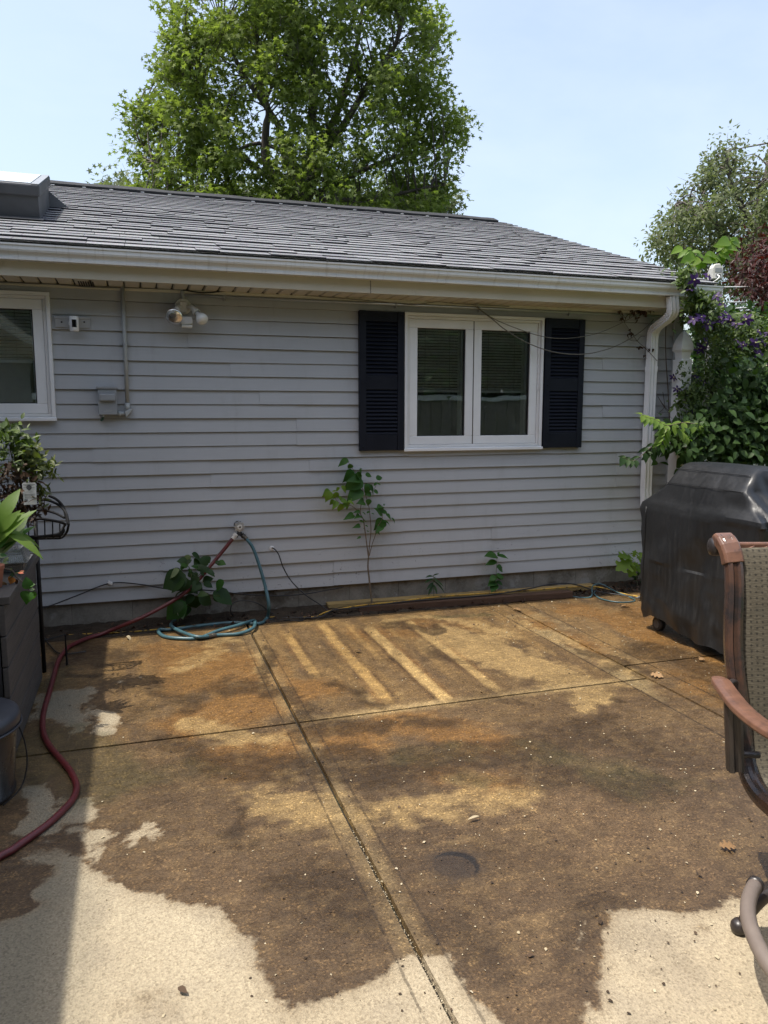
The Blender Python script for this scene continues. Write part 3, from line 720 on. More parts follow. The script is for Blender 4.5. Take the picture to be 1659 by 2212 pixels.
# ================================================================== patio
def patio_mat():
    k = NT('stained_exposed_aggregate_concrete'); q = k.pos()
    aw = k.n('Attribute', attribute_name='wetcol'); ad = k.n('Attribute', attribute_name='drycol'); af = k.n('Attribute', attribute_name='wetf')
    nm = k.noise(q, 26, 4, 0.7); nf = k.noise(q, 110, 2, 0.8)
    wet = k.math('ADD', af.outputs['Fac'], k.math('MULTIPLY', k.math('SUBTRACT', nm, 0.5), 0.42))
    w = k.ramp(wet, 0.41, 0.57)
    bsh = k.noise(k.pos((16, 34, 1)), 1.0, 4, 0.75)
    rim = k.math('MULTIPLY', k.ramp(k.math('ABSOLUTE', k.math('SUBTRACT', wet, 0.60)), 0.0, 0.13, 1, 0), 0.35)
    wc = k.mix(rim, aw.outputs['Color'], (0.055,0.037,0.021))
    damp = k.math('MULTIPLY', k.ramp(wet, 0.12, 0.46), 0.42)
    dryc = k.mix(damp, ad.outputs['Color'], (0.20,0.152,0.095))
    col = k.mix(w, dryc, wc)
    v = k.n('TexVoronoi', feature='F1', i_Scale=175.0); k.l(q, v.inputs['Vector']); sc = k.n('SeparateColor'); k.l(v.outputs['Color'], sc.inputs[0])
    area = k.ramp(nm, 0.40, 0.60, 0.15, 1.0)
    lg = k.math('MULTIPLY', k.math('GREATER_THAN', sc.outputs[0], 0.83), k.math('MULTIPLY', area, 0.55))
    dk = k.math('MULTIPLY', k.math('LESS_THAN', sc.outputs[1], 0.20), 0.42)
    col = k.mix(lg, col, k.mix(1.0, col, k.mix(w, (1.25,1.25,1.23), (2.7,2.65,2.5)), 'MULTIPLY'))  # pale pebbles, lifted further on wet concrete to paint in its glitter
    col = k.mix(dk, col, k.mix(1.0, col, (0.52,0.49,0.46), 'MULTIPLY'))
    col = k.mix(1.0, col, k.mix(k.ramp(nf, 0.28, 0.72), k.mix(w, (0.82,0.81,0.80), (0.74,0.72,0.70)), k.mix(w, (1.16,1.16,1.15), (1.24,1.24,1.22))), 'MULTIPLY')
    col = k.mix(k.math('MULTIPLY', w, 0.5), col, k.mix(1.0, col, k.mix(k.ramp(bsh, 0.30, 0.70), (0.60,0.57,0.53), (1.42,1.41,1.36)), 'MULTIPLY'))
    sx = k.n('SeparateXYZ'); k.l(q, sx.inputs[0]); X, Y = sx.outputs[0], sx.outputs[1]
    Xw = k.math('ADD', X, k.math('MULTIPLY', k.math('SUBTRACT', nm, 0.5), 0.010))
    def line(c, src, wd, st): return k.math('MULTIPLY', k.ramp(k.math('ABSOLUTE', k.math('SUBTRACT', src, c)), wd*0.4, wd, 1, 0), st)
    L = line(0.632, Xw, 0.006, 0.55)
    for c, st in ((0.772, 0.5), (2.572, 0.85), (2.905, 0.8)): L = k.math('MAXIMUM', L, line(c, Xw, 0.007, st))
    L = k.math('MULTIPLY', L, k.ramp(nm, 0.36, 0.50))
    col = k.mix(L, col, (0.020,0.014,0.009))
    # round dark mark where a pot base stood, with a blacker crescent
    def circ(cx, cy, r, soft):
        dx_ = k.math('SUBTRACT', X, cx); dy_ = k.math('SUBTRACT', Y, cy)
        rr_ = k.math('SQRT', k.math('ADD', k.math('MULTIPLY', dx_, dx_), k.math('MULTIPLY', dy_, dy_)))
        return k.ramp(k.math('ADD', rr_, k.math('MULTIPLY', k.math('SUBTRACT', nm, 0.5), 0.03)), r-soft, r+soft, 1, 0)
    ox, oy = OILC
    col = k.mix(k.math('MULTIPLY', circ(ox, oy, 0.10, 0.05), 0.55), col, (0.030,0.022,0.017))
    dsc = circ(ox, oy, 0.079, 0.007); col = k.mix(k.math('MULTIPLY', dsc, 0.42), col, (0.026,0.019,0.015))
    cres = k.math('MULTIPLY', dsc, k.math('SUBTRACT', 1.0, circ(ox-0.022, oy-0.016, 0.078, 0.004)))
    col = k.mix(k.math('MULTIPLY', cres, 0.8), col, (0.010,0.009,0.009))
    hgt = k.math('ADD', nf, k.math('MULTIPLY', v.outputs['Distance'], 0.9))
    rough = k.math('SUBTRACT', 0.92, k.math('MULTIPLY', w, k.ramp(nm, 0.36, 0.62, 0.36, 0.56)))
    return k.set(col, rough, k.bump(hgt, k.math('SUBTRACT', 0.5, k.math('MULTIPLY', w, 0.22)), 0.004), 0, 0.38)

# ---- stain map, with the left side's shade greyed in, worked out on the slabs themselves (metres)
_nz = {}
def vnoise(P, scale, octaves=4, seed=0, gain=0.55, sx=1.0, sy=1.0):
    out = np.zeros(len(P)); amp = 1.0; tot = 0.0
    for o in range(octaves):
        key = (seed, o)
        if key not in _nz: _nz[key] = np.random.default_rng(1000*seed+o).random((257, 257))
        G = _nz[key]; f = scale*2**o
        x = P[:, 0]*f*sx+37.7*o+400; y = P[:, 1]*f*sy+11.3*o+400
        i = np.floor(x).astype(int); j = np.floor(y).astype(int); u = x-i; v = y-j; u = u*u*(3-2*u); v = v*v*(3-2*v); i %= 256; j %= 256
        out += amp*((G[j, i]*(1-u)+G[j, i+1]*u)*(1-v)+(G[j+1, i]*(1-u)+G[j+1, i+1]*u)*v); tot += amp; amp *= gain
    return np.clip((out/tot-0.5)*1.9+0.5, 0, 1)
def gxy(pts): return np.array([[*Gp(x, y)[:2]] for x, y in pts])
def dist_poly(P, A):
    best = np.full(len(P), 1e9)
    for i in range(len(A)-1):
        a, b = A[i], A[i+1]; ab = b-a; L = max(ab@ab, 1e-12)
        t = np.clip(((P-a)@ab)/L, 0, 1); d = np.hypot(*(P-(a+t[:, None]*ab)).T); best = np.minimum(best, d)
    return best
def inside(P, A):
    c = np.zeros(len(P), bool); n = len(A); j = n-1
    for i in range(n):
        xi, yi = A[i]; xj, yj = A[j]
        c ^= ((yi > P[:, 1]) != (yj > P[:, 1])) & (P[:, 0] < (xj-xi)*(P[:, 1]-yi)/(yj-yi+1e-12)+xi); j = i
    return c
def sdf(P, A):
    d = dist_poly(P, np.vstack([A, A[:1]])); return np.where(inside(P, A), d, -d)
WET = [(1900,1925),(1659,1928),(1630,1934),(1563,1928),(1522,1957),(1467,1972),(1397,1951),(1371,1958),(1330,1971),(1327,2016),(1321,2077),(1285,2110),(1288,2143),(1283,2176),(1262,2178),(1245,2165),(1235,2190),(1238,2230),(1220,2330),(1110,2330),(1089,2212),(1061,2171),(1023,2148),(1012,2115),(987,2096),(967,2066),(884,2074),(837,2085),(823,2104),(774,2121),(729,2140),(702,2154),(657,2165),(652,2179),(633,2165),(599,2140),(580,2104),(569,2060),(547,2027),(519,2016),(511,1994),(486,1977),(440,1962),(400,1955),(363,1944),(322,1935),(281,1933),(264,1915),(234,1906),(205,1892),(187,1874),(165,1850),(120,1835),(60,1850),(0,1880),(-200,1930),(-500,1700),(-300,1320),(300,1300),(1100,1240),(2300,1240),(2600,1700)]
DRY = [[(176,1707),(200,1700),(245,1765),(225,1780),(165,1785),(140,1765),(155,1735)], [(140,1800),(215,1795),(245,1830),(235,1855),(190,1856),(150,1840)],
       [(283,1815),(335,1795),(338,1805),(300,1830),(285,1842)], [(225,1480),(250,1470),(276,1472),(262,1486)], [(196,1530),(235,1535),(262,1556),(240,1577),(205,1586),(182,1570)],
       [(1218,2040),(1236,2033),(1248,2090),(1226,2085)], [(1222,2108),(1250,2120),(1257,2160),(1235,2172)], [(110,1500),(185,1490),(195,1560),(130,1610),(105,1570)], [(60,1690),(130,1680),(150,1760),(90,1800),(20,1790)]]
PATCH_WET = [[(-100,1870),(40,1850),(115,1880),(70,1930),(80,1985),(20,2010),(-100,2010)], [(200,1845),(215,1840),(225,1870),(212,1880)], [(345,2115),(372,2118),(378,2150),(352,2152)], [(1470,1962),(1500,1975),(1492,1990),(1472,1985)], [(1500,2010),(1530,2020),(1522,2038),(1504,2030)]]
RUST = [([(400,1410),(520,1440),(600,1500)],.25,.8), ([(430,1560),(560,1520),(640,1490)],.22,1.), ([(520,1640),(640,1610),(760,1590)],.18,1.), ([(860,1560),(960,1570),(1060,1600)],.18,.95), ([(1390,1320),(1500,1420),(1560,1480)],.3,.8), ([(1260,1320),(1390,1370)],.2,.8), ([(330,1400),(420,1480)],.25,.7), ([(960,1660),(1100,1700)],.2,.6), ([(800,1370),(1000,1350)],.2,.6), ([(1150,1330),(1300,1420)],.12,.6)]
DARK = [([(700,1645),(800,1655),(896,1647),(1042,1630),(1189,1612)],.13,1.1), ([(1150,1640),(1220,1690),(1320,1690),(1430,1690)],.16,.8), ([(660,1585),(720,1572),(800,1580)],.10,1.), ([(890,1565),(980,1560)],.10,.8), ([(490,1495),(560,1485)],.14,1.0), ([(430,1500),(480,1470)],.08,.6),
        ([(560,1400),(600,1490),(640,1560)],.045,1.), ([(600,1470),(640,1545)],.04,.9), ([(860,1350),(910,1362),(940,1358)],.06,1.1), ([(1250,1572),(1320,1560)],.10,.7), ([(1318,1516),(1345,1520)],.035,1.2), ([(130,1430),(160,1410),(215,1420)],.13,1.2), ([(150,1455),(205,1462)],.06,1.1), ([(330,1490),(420,1530)],.10,.7),
        ([(1400,1400),(1500,1440),(1600,1500)],.2,.9), ([(1300,1300),(1390,1330)],.1,.6), ([(1255,1405),(1310,1415),(1350,1445)],.07,1.), ([(640,1950),(720,1930),(760,1960)],.14,.8), ([(540,1760),(520,1820),(535,1850)],.04,.8), ([(620,1880),(700,1870)],.14,.5), ([(760,1890),(800,1980),(830,2040)],.045,.8), ([(460,1640),(540,1655),(600,1650)],.12,1.),
        ([(1180,1580),(1350,1600),(1500,1640)],.16,.6), ([(350,1590),(440,1612)],.07,.8), ([(250,1560),(330,1520)],.07,.6), ([(1230,2050),(1260,2000),(1290,1960)],.09,.6), ([(960,1990),(1020,2080)],.12,.5), ([(700,1470),(800,1520)],.08,.7), ([(950,1400),(1000,1430)],.07,.5), ([(1060,1500),(1100,1530)],.06,.5), ([(880,1850),(1080,1850)],.2,.35)]
LIGHT = [([(960,1370),(1060,1410),(1160,1450),(1240,1480)],.24,.85), ([(850,1345),(930,1335),(1000,1345)],.07,.8), ([(1020,1350),(1100,1370)],.14,.6), ([(1130,1340),(1250,1400),(1380,1470)],.06,.6), ([(600,1730),(700,1760),(860,1760)],.22,.55), ([(960,1760),(1080,1740),(1160,1720)],.16,.6), ([(1290,1510),(1240,1530)],.12,.7), ([(420,1560),(520,1585),(590,1600)],.08,.7), ([(540,1410),(590,1480)],.06,.5), ([(980,1680),(1030,1700)],.12,.5), ([(380,1440),(450,1400),(520,1390)],.12,.6), ([(620,1660),(650,1720)],.10,.4), ([(760,1490),(850,1500)],.10,.4), ([(1300,1470),(1390,1480)],.08,.5)]
MOSS = [([(950,1335),(1040,1325)],.06,1.), ([(120,1600),(180,1640),(260,1690)],.18,.9), ([(60,1620),(110,1660)],.14,1.1), ([(1010,1690),(1040,1680)],.10,.6), ([(1160,1620),(1260,1640),(1420,1680)],.2,.6), ([(300,1680),(420,1660)],.16,.6), ([(105,1480),(130,1450)],.10,.8), ([(860,1640),(1000,1620)],.12,.5)]
# pale plank prints left on the slab: x0, x1, y0, y1, strength, dark edge on the (-1 left / 1 right)
PRINT = [(0.90,0.960,-1.46,-0.62,.75,1),(1.175,1.245,-1.98,-0.42,.85,1),(1.468,1.548,-2.10,-0.62,1.,-1),(1.80,1.868,-2.06,-0.50,.7,-1),(1.36,1.40,-1.3,-0.5,.4,0),(1.62,1.66,-1.0,-.5,.4,0)]
OILC = gxy([(985,1868)])[0]
MAT['patio'] = patio_mat()
def field(P, strokes):
    out = np.zeros(len(P))
    for pts, r, s in strokes: out = np.maximum(out, s*np.exp(-(dist_poly(P, gxy(pts))/r)**2*0.8))
    return out
def lerp(a, b, t): return a*(1-t[:, None])+np.array(b)[None, :]*t[:, None]
def stains_and_shade(P):
    n1 = vnoise(P, 1.3, 5, 1); n2 = vnoise(P, 5.0, 4, 2, .6); n3 = vnoise(P, 13.0, 2, 3, .6)
    bx = vnoise(P, 3.0, 4, 4, .6, 1.0, 4.5); by = vnoise(P, 3.0, 4, 5, .6, 4.5, 1.0); n4 = vnoise(P, 2.4, 5, 6, .6)
    W = P+0.05*np.stack([vnoise(P, 4, 3, 7)-.5, vnoise(P, 4, 3, 8)-.5], 1)          # broken edges
    Ws = P+0.20*np.stack([vnoise(P, 3.2, 5, 9, .65)-.5, vnoise(P, 3.2, 5, 10, .65)-.5], 1)
    n5 = vnoise(P, 24.0, 2, 14, .7)
    wet = np.clip(0.5+sdf(W, gxy(WET))/0.16, 0, 1)
    for d in DRY: wet = np.minimum(wet, np.clip(0.52-sdf(Ws, gxy(d))/0.20+(n2-.5)*.25, 0, 1))
    for d in PATCH_WET: wet = np.maximum(wet, np.clip(0.42+sdf(Ws, gxy(d))/0.15, 0, 0.75))
    lf = P[:, 0] < -0.05; wet = np.where(lf, np.clip(wet-(n2-.42)*.55, 0, 1), wet)
    A = lambda f, n, k=1.1: np.clip((f*(1+k)-(1-n)*k)*1.5-.15, 0, 1)
    rust, dark, light, moss = field(Ws, RUST), field(Ws, DARK), field(Ws, LIGHT), field(Ws, MOSS)
    near = np.clip((P[:, 1]+2.6)/1.2, 0, 1)                       # the strip by the wall is more golden, rust washed from above
    br = np.where(P[:, 1] > -2.09, by, bx)
    c = lerp(np.tile([[0.094,0.060,0.031]], (len(P), 1)), (0.062,0.040,0.0215), n1)
    c = lerp(c, (0.165,0.103,0.041), np.clip(near*(0.25+0.9*(br-.25)), 0, .85))
    c = lerp(c, (0.116,0.076,0.037), np.clip((bx-.5)*1.2, 0, .6)*(1-near))
    c = lerp(c, (0.140,0.072,0.022), A(rust, .5*n2+.5*br, .9)*.8)
    c = lerp(c, (0.245,0.168,0.074), A(light, .40*br+.30*n3+.30*n5, 1.2)*.75)
    for (x0, x1, y0, y1, s, e) in PRINT:
        Q = P+0.009*np.stack([vnoise(P, 9, 2, 11)-.5, vnoise(P, 9, 2, 12)-.5], 1)
        fx = np.clip(np.minimum(Q[:, 0]-x0, x1-Q[:, 0])/0.014+.5, 0, 1); fy = np.clip(np.minimum(P[:, 1]-y0, y1-P[:, 1])/0.16+.45, 0, 1)
        t = fx*fy*s*np.clip(.35+1.0*n3*.6+.5*by, 0, 1); c = lerp(c, (0.30,0.190,0.070) if e >= 0 else (0.33,0.225,0.095), np.clip(t, 0, .95))
        ex = x1+.014 if e > 0 else x0-.014
        c = lerp(c, (0.150,0.070,0.020), np.clip(np.exp(-((Q[:, 0]-(x0+x1)/2)/((x1-x0)*.9))**4)*fy*(1-fx)*.8*n2, 0, .8)*s)
        if e: c = lerp(c, (0.028,0.018,0.010), np.clip(np.exp(-((Q[:, 0]-ex)/0.016)**2)*fy*1.2*n2, 0, .85)*s)
    c = lerp(c, (0.30,0.215,0.105), np.clip(np.exp(-((P[:, 1]+2.075)/0.045)**2)*(P[:, 0] > 0.72)*np.clip((2.75-P[:, 0])/0.4, 0, 1)*(.35+.8*n2), 0, .8))   # pale trowelled margin on the cross joint
    c = lerp(c, (0.20,0.145,0.072), np.clip(np.exp(-((P[:, 0]-.70)/0.055)**4)*(.15+.5*n2), 0, .55))
    c = lerp(c, (0.22,0.165,0.085), np.clip((np.abs(P[:, 0]-2.74) < .16)*(P[:, 1] < -.6)*(n4-.45)*2.2, 0, .75))
    c = lerp(c, (0.030,0.018,0.008), A(dark, .35*n2+.35*n4+.3*n3, .9)*.74)
    c = lerp(c, (0.046,0.028,0.012), np.clip((n4-.60)*1.6, 0, .35)*(.5+.5*n3))
    c = lerp(c, (0.048,0.042,0.017), A(moss, n2, .8)*.5)
    c = c*(0.84+0.32*(.4*n3+.6*n5))[:, None]
    c = lerp(c, (0.16,0.108,0.050), np.clip((n3*n5-.42)*2.2, 0, .16))
    d = lerp(np.tile([[0.385,0.322,0.222]], (len(P), 1)), (0.315,0.258,0.174), n1)
    d = lerp(d, (0.275,0.228,0.162), np.clip((n2-.52)*1.6, 0, .55)); d = lerp(d, (0.22,0.18,0.125), np.clip((n4-.70)*3, 0, .6))
    d = lerp(d, (0.150,0.135,0.098), np.clip((-.12-P[:, 0])/.22, 0, 1)*.85)           # eave shade beside the planter painted into the dry colour
    d = lerp(d, (0.090,0.088,0.045), A(moss, n2, .8)*.7)
    return wet, c, d
m = MB(); m.poly([(-1.62,-8.4,-0.030),(4.78,-8.4,-0.030),(4.78,-0.262,-0.030),(-1.62,-0.262,-0.030)])
patio = m.build('patio', MAT['joint'], fix=False); tag(patio, kind='structure')
def slab(x0, x1, y0, y1, step):
    g = 0.0065; x0 += g; x1 -= g; y0 += g; y1 -= g
    xs = np.unique(np.concatenate([[x0, x0+0.0025, x1-0.0025, x1], np.linspace(x0+0.0025, x1-0.0025, max(3, int((x1-x0)/step)))]))
    ys = np.unique(np.concatenate([[y0, y0+0.0025, y1-0.0025, y1], np.linspace(y0+0.0025, y1-0.0025, max(3, int((y1-y0)/step)))]))
    GX, GY = np.meshgrid(xs, ys); P = np.stack([GX.ravel(), GY.ravel()], 1)
    Z = 0.0018*np.sin(P[:, 0]*2.1+P[:, 1]*1.3)
    edge = (np.isin(P[:, 0], [xs[0], xs[-1]]) | np.isin(P[:, 1], [ys[0], ys[-1]]))
    Z = np.where(edge, -0.022, Z)
    nx, ny = len(xs), len(ys); idx = np.arange(nx*ny).reshape(ny, nx)
    F = np.stack([idx[:-1, :-1], idx[:-1, 1:], idx[1:, 1:], idx[1:, :-1]], -1).reshape(-1, 4)
    me = bpy.data.meshes.new('slab'); c = np.array([(x0+x1)/2, (y0+y1)/2, 0])
    me.from_pydata((np.column_stack([P, Z])-c).tolist(), [], F.tolist()); me.materials.append(MAT['patio'])
    wet, wc, dc = stains_and_shade(P); one = np.ones((len(P), 1))
    for nm, cols in (('wetcol', wc), ('drycol', dc)):
        a = me.attributes.new(nm, 'FLOAT_COLOR', 'POINT'); a.data.foreach_set('color', np.hstack([cols, one]).astype(np.float32).ravel())
    a = me.attributes.new('wetf', 'FLOAT', 'POINT'); a.data.foreach_set('value', wet.astype(np.float32))
    put('slab', me, c, patio)
ROWS = [(-2.09,-0.265),(-4.75,-2.09),(-6.4,-4.75),(-8.3,-6.4)]
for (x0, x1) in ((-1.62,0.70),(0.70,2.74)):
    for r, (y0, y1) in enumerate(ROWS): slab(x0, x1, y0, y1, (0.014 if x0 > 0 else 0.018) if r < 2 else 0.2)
for r, (y0, y1) in enumerate([(-1.86,-0.265),(-4.75,-1.86),(-6.4,-4.75),(-8.3,-6.4)]): slab(2.74, 4.78, y0, y1, 0.02 if r < 2 else 0.2)
# ================================================================== things fixed to the wall
# --- floodlight
def d1(x, y): return (x*0.3255, 567+0.3255*y)          # close-up grid over the upper left wall
c = Wp(*d1(1215, 292), -0.02)
fl = thing('security_floodlight', c, 'twin-bulb white security floodlight with motion sensor under the eave', 'floodlight')
m = MB(); m.lathe([(0.0555,0),(0.056,0.012),(0.050,0.020),(0.02,0.024),(0.001,0.0245)], (c.x,-0.018,c.z), (0,-1,0), 28); m.build('base_plate', MAT['ivory'], fl, smooth=False, bevel=0.002)
m = MB(); m.box(c.x-0.024, c.x+0.024, -0.062, -0.038, c.z-0.045, c.z+0.028); m.build('knuckle_block', MAT['ivory'], fl, bevel=0.005)
def lamp(p0, direc, bulb, rb, matb):
    d = Vector(direc).normalized(); p0 = Vector(p0)
    arm = MB(); arm.tube([Vector((c.x+(p0.x-c.x)*0.3, -0.05, c.z-0.01)), p0], 0.010, 10); arm.build('lamp_arm', MAT['ivory'], fl, smooth=True)
    m = MB(); m.lathe([(0.015,-0.02),(0.019,0.0),(0.021,0.02),(0.0265,0.045),(0.0275,0.062),(0.023,0.062),(0.020,0.03),(0.001,0.028)], p0, d, 24, caps=False); h = m.build('lamp_holder', MAT['ivory'], fl, smooth=True)
    q = p0+d*0.045
    if bulb == 'par': prof = [(0.013,-0.01),(0.014,0.015),(0.030,0.04),(0.050,0.068),(0.0585,0.088),(0.058,0.094),(0.050,0.100),(0.025,0.105),(0.001,0.106)]
    else: prof = [(0.013,-0.01),(0.014,0.02),(0.020,0.035),(0.036,0.060),(0.041,0.078),(0.040,0.092),(0.032,0.104),(0.016,0.111),(0.001,0.112)]
    m = MB(); m.lathe(prof, q, d, 32, caps=False); m.build('bulb', matb, fl, smooth=True)
pl = Wp(*d1(1180, 302), -0.075); pr = Wp(*d1(1275, 300), -0.075)
bl = Wp(*d1(1150, 372), -0.17); b2 = Wp(*d1(1342, 376), -0.15)
lamp(pl, bl-pl+Vector((0,-0.03,0)), 'par', 0.058, MAT['bulb_silver']); lamp(pr, b2-pr, 'r', 0.04, MAT['bulb_frost'])
sc_ = Wp(*d1(1236, 396), -0.095)
m = MB(); m.add([(sc_.x-0.040,sc_.y-0.03,sc_.z-0.020),(sc_.x+0.042,sc_.y-0.03,sc_.z-0.014),(sc_.x+0.040,sc_.y-0.02,sc_.z+0.036),(sc_.x-0.034,sc_.y-0.02,sc_.z+0.036),
                 (sc_.x-0.040,sc_.y+0.04,sc_.z-0.034),(sc_.x+0.042,sc_.y+0.04,sc_.z-0.030),(sc_.x+0.034,sc_.y+0.04,sc_.z+0.034),(sc_.x-0.030,sc_.y+0.04,sc_.z+0.034)],
                [(0,1,2,3),(7,6,5,4),(0,4,5,1),(1,5,6,2),(2,6,7,3),(3,7,4,0)]); m.build('motion_sensor', MAT['ivory'], fl, bevel=0.006)
m = MB(); m.box(sc_.x-0.036, sc_.x+0.038, sc_.y-0.034, sc_.y+0.02, sc_.z-0.040, sc_.z-0.020); m.build('sensor_lens', MAT['bulb_frost'], fl, bevel=0.005)
m = MB(); m.tube([Wp(*d1(1210, 168), -0.03), (c.x, -0.03, c.z+0.05)], 0.011, 12); m.tube([Wp(*d1(1210, 190), -0.03), Wp(*d1(1210, 205), -0.03)], 0.015, 12); m.build('conduit_stub', MAT['pvc'], fl, smooth=True)

# --- security camera on a board
def d2(x, y): return (0.1302*x, 540+0.1302*y)
a, b = Wp(*d2(908, 1092), -0.02), Wp(*d2(1500, 1300), -0.02)
sc = thing('security_camera', Vector(((a.x+b.x)/2, 0, (a.z+b.z)/2)), 'small white cylindrical security camera on a mounting board beside left window', 'camera')
m = MB(); m.box(a.x, b.x, -0.030, -0.012, b.z, a.z); m.box(a.x-0.002, b.x+0.002, -0.036, -0.0301, a.z-0.018, a.z-0.002); m.build('mounting_board', MAT['siding'], sc, bevel=0.002)
for x in (1022, 1398):
    p = Wp(*d2(x, 1196), -0.0305); m = MB(); m.lathe([(0.006,0),(0.005,0.0015),(0.001,0.002)], p, (0,-1,0), 10); m.build('screw', MAT['black'], sc)
p0, p1 = Wp(*d2(1222, 1100), -0.075), Wp(*d2(1228, 1350), -0.075)
h = p0.z-p1.z; r = 0.0295
m = MB(); m.lathe([(0.001,0),(r*0.9,0),(r,0.004),(r,h-0.005),(r*0.92,h),(0.001,h+0.001)], (p0.x,-0.078,p1.z), (0,0,1), 32, caps=False); m.build('camera_body', MAT['white'], sc, smooth=True)
m = MB(); n = 9; vs = []
for zz in (p1.z+0.024, p1.z+0.024+0.050):
    for i in range(n):
        an = -PI/2+0.12+(-0.55+1.1*i/(n-1))*0.95; vs.append((p0.x+1.015*r*math.cos(an), -0.078+1.015*r*math.sin(an), zz))
m.add(vs, [(i, i+1, n+i+1, n+i) for i in range(n-1)]); m.build('lens_panel', MAT['lens_black'], sc, smooth=True)
m = MB(); m.lathe([(0.026,0),(0.026,0.008),(0.012,0.012),(0.012,0.04)], (p0.x-0.012,-0.030,p1.z+0.055), (0,-1,0), 20); m.build('wall_mount', MAT['white'], sc, smooth=False)

# --- electrical box with its conduit
a, b = Wp(210, 838, -0.02), Wp(255.5, 896, -0.02)
eb = thing('electrical_box', Vector(((a.x+b.x)/2, 0, b.z)), 'grey disconnect box with vertical conduit running up to the soffit', 'electrical box')
m = MB(); m.box(a.x+0.004, b.x-0.004, -0.085, -0.018, b.z, a.z-0.008); m.build('enclosure', MAT['box'], eb, bevel=0.004)
m = MB(); m.box(a.x-0.002, b.x+0.002, -0.094, -0.018, a.z-0.008, a.z+0.010); m.build('rain_hood', MAT['box'], eb, bevel=0.003)
u, v = Wp(214, 850, -0.09), Wp(250, 867, -0.09); m = MB(); m.box(u.x, v.x, -0.112, -0.085, v.z, u.z); m.build('handle_cover', MAT['box'], eb, bevel=0.010)
m = MB(); mc = (a.x+b.x)/2
m.box(mc-0.028, mc+0.022, -0.0865, -0.085, b.z+0.022, b.z+0.026); m.box(mc-0.012, mc+0.028, -0.0865, -0.085, b.z+0.030, b.z+0.0335); m.build('embossed_mark', MAT['pvc'], eb)
k_ = Wp(222, 899, -0.05); m = MB(); m.lathe([(0.012,0),(0.012,0.014)], (k_.x,-0.05,b.z-0.014), (0,0,1), 14); m.build('hub_fitting', MAT['galv'], eb)
m = MB(); m.lathe([(0.009,0),(0.009,0.010)], (k_.x,-0.05,b.z-0.026), (0,0,1), 12); m.obox((k_.x-0.006,-0.052,b.z-0.034), (0.010,0,0.006), (0,0.004,0), (-0.003,0,0.006)); m.build('ground_clamp', MAT['green_screw'], eb)
t0, t1 = Wp(265, 612, -0.035), Wp(275.5, 872, -0.035)
m = MB(); m.tube([(t1.x,-0.036,t0.z+0.01), (t1.x,-0.036,t1.z)], 0.0135, 16); m.tube([(t1.x,-0.036,t1.z+0.004), (t1.x,-0.036,t1.z-0.05)], 0.0175, 16); m.build('conduit', MAT['pvc'], eb, smooth=True)
m = MB(); m.add([(t1.x-0.020,-0.062,t1.z-0.05),(t1.x+0.030,-0.062,t1.z-0.032),(t1.x+0.020,-0.062,t1.z-0.060),(t1.x-0.014,-0.062,t1.z-0.096),(t1.x-0.020,-0.016,t1.z-0.05),(t1.x+0.030,-0.016,t1.z-0.032),(t1.x+0.020,-0.016,t1.z-0.060),(t1.x-0.014,-0.016,t1.z-0.096)],
                [(0,1,2,3),(7,6,5,4),(0,4,5,1),(1,5,6,2),(2,6,7,3),(3,7,4,0)]); m.build('conduit_body', MAT['pvc'], eb, bevel=0.005)
m = MB(); m.tube([(b.x-0.004,-0.036,t1.z-0.068), (t1.x-0.012,-0.036,t1.z-0.068)], 0.0145, 14); m.tube([(b.x-0.002,-0.036,t1.z-0.068), (b.x+0.02,-0.036,t1.z-0.068)], 0.0185, 14); m.build('nipple', MAT['pvc'], eb, smooth=True)
sz = Wp(270, 744, -0.036).z
m = MB(); m.tube([(t1.x,-0.036,sz-0.005), (t1.x,-0.036,sz+0.005)], 0.0160, 16); m.box(t1.x-0.034, t1.x+0.034, -0.022, -0.016, sz-0.006, sz+0.006); m.build('strap', MAT['galv'], eb)

# --- conduit and cables under the soffit
cz = 2.322
ct = thing('eave_conduit', (2.0, -0.03, cz), 'thin painted conduit strapped to the top of the wall under the soffit', 'conduit')
m = MB(); m.tube([(Wp(397,640,-0.03).x,-0.030,cz), (4.30,-0.030,cz)], 0.0095, 10); m.build('pipe', MAT['pvc'], ct, smooth=True)
for px in (485, 855, 1035, 1230): 
    x = Wp(px, 660, -0.03).x; m = MB(); m.box(x-0.006, x+0.006, -0.042, -0.018, cz-0.028, cz+0.012); m.build('strap', MAT['galv'], ct)
def cable(name, pts, r, mat, label, sub=6, n=7, cat='cable', group=None):
    m = MB(); P = catmull(pts, sub); m.tube(P, r, n); o = m.build(name, mat, smooth=True); return tag(o, label, cat, group)
cable('cable', [Wp(-30,608,-0.04), Wp(60,612,-0.04), Wp(120,614,-0.04), Wp(200,620,-0.04), Wp(300,622,-0.04), Wp(397,626,-0.04)], 0.0045, MAT['wire'], 'thin grey cable along the soffit above the left window')
cable('cable', [Wp(395,626,-0.045), Wp(430,632,-0.045), Wp(455,632,-0.045), Wp(500,628,-0.045), Wp(560,632,-0.04), Wp(660,636,-0.04)], 0.005, MAT['black'], 'black cable along the soffit right of the floodlight')
cable('cable', [Wp(640,636,-0.045), Wp(800,650,-0.045), Wp(860,656,-0.045), Wp(900,658,-0.045), Wp(945,652,-0.045), Wp(985,656,-0.045), Wp(1100,662,-0.045)], 0.0028, MAT['wire'], 'slack grey wire under the soffit above the double window')
w1 = [(1030,662),(1065.5,688),(1123,712),(1173,727),(1216,731),(1259,727),(1295,718.6),(1323,707),(1350,694),(1380,676)]
w2 = [(1027,662),(1065.5,691),(1087,709),(1123,732),(1159,749),(1195,760),(1230,765),(1259,765),(1288,761),(1323,750.5),(1355,735),(1390,712),(1412,690)]
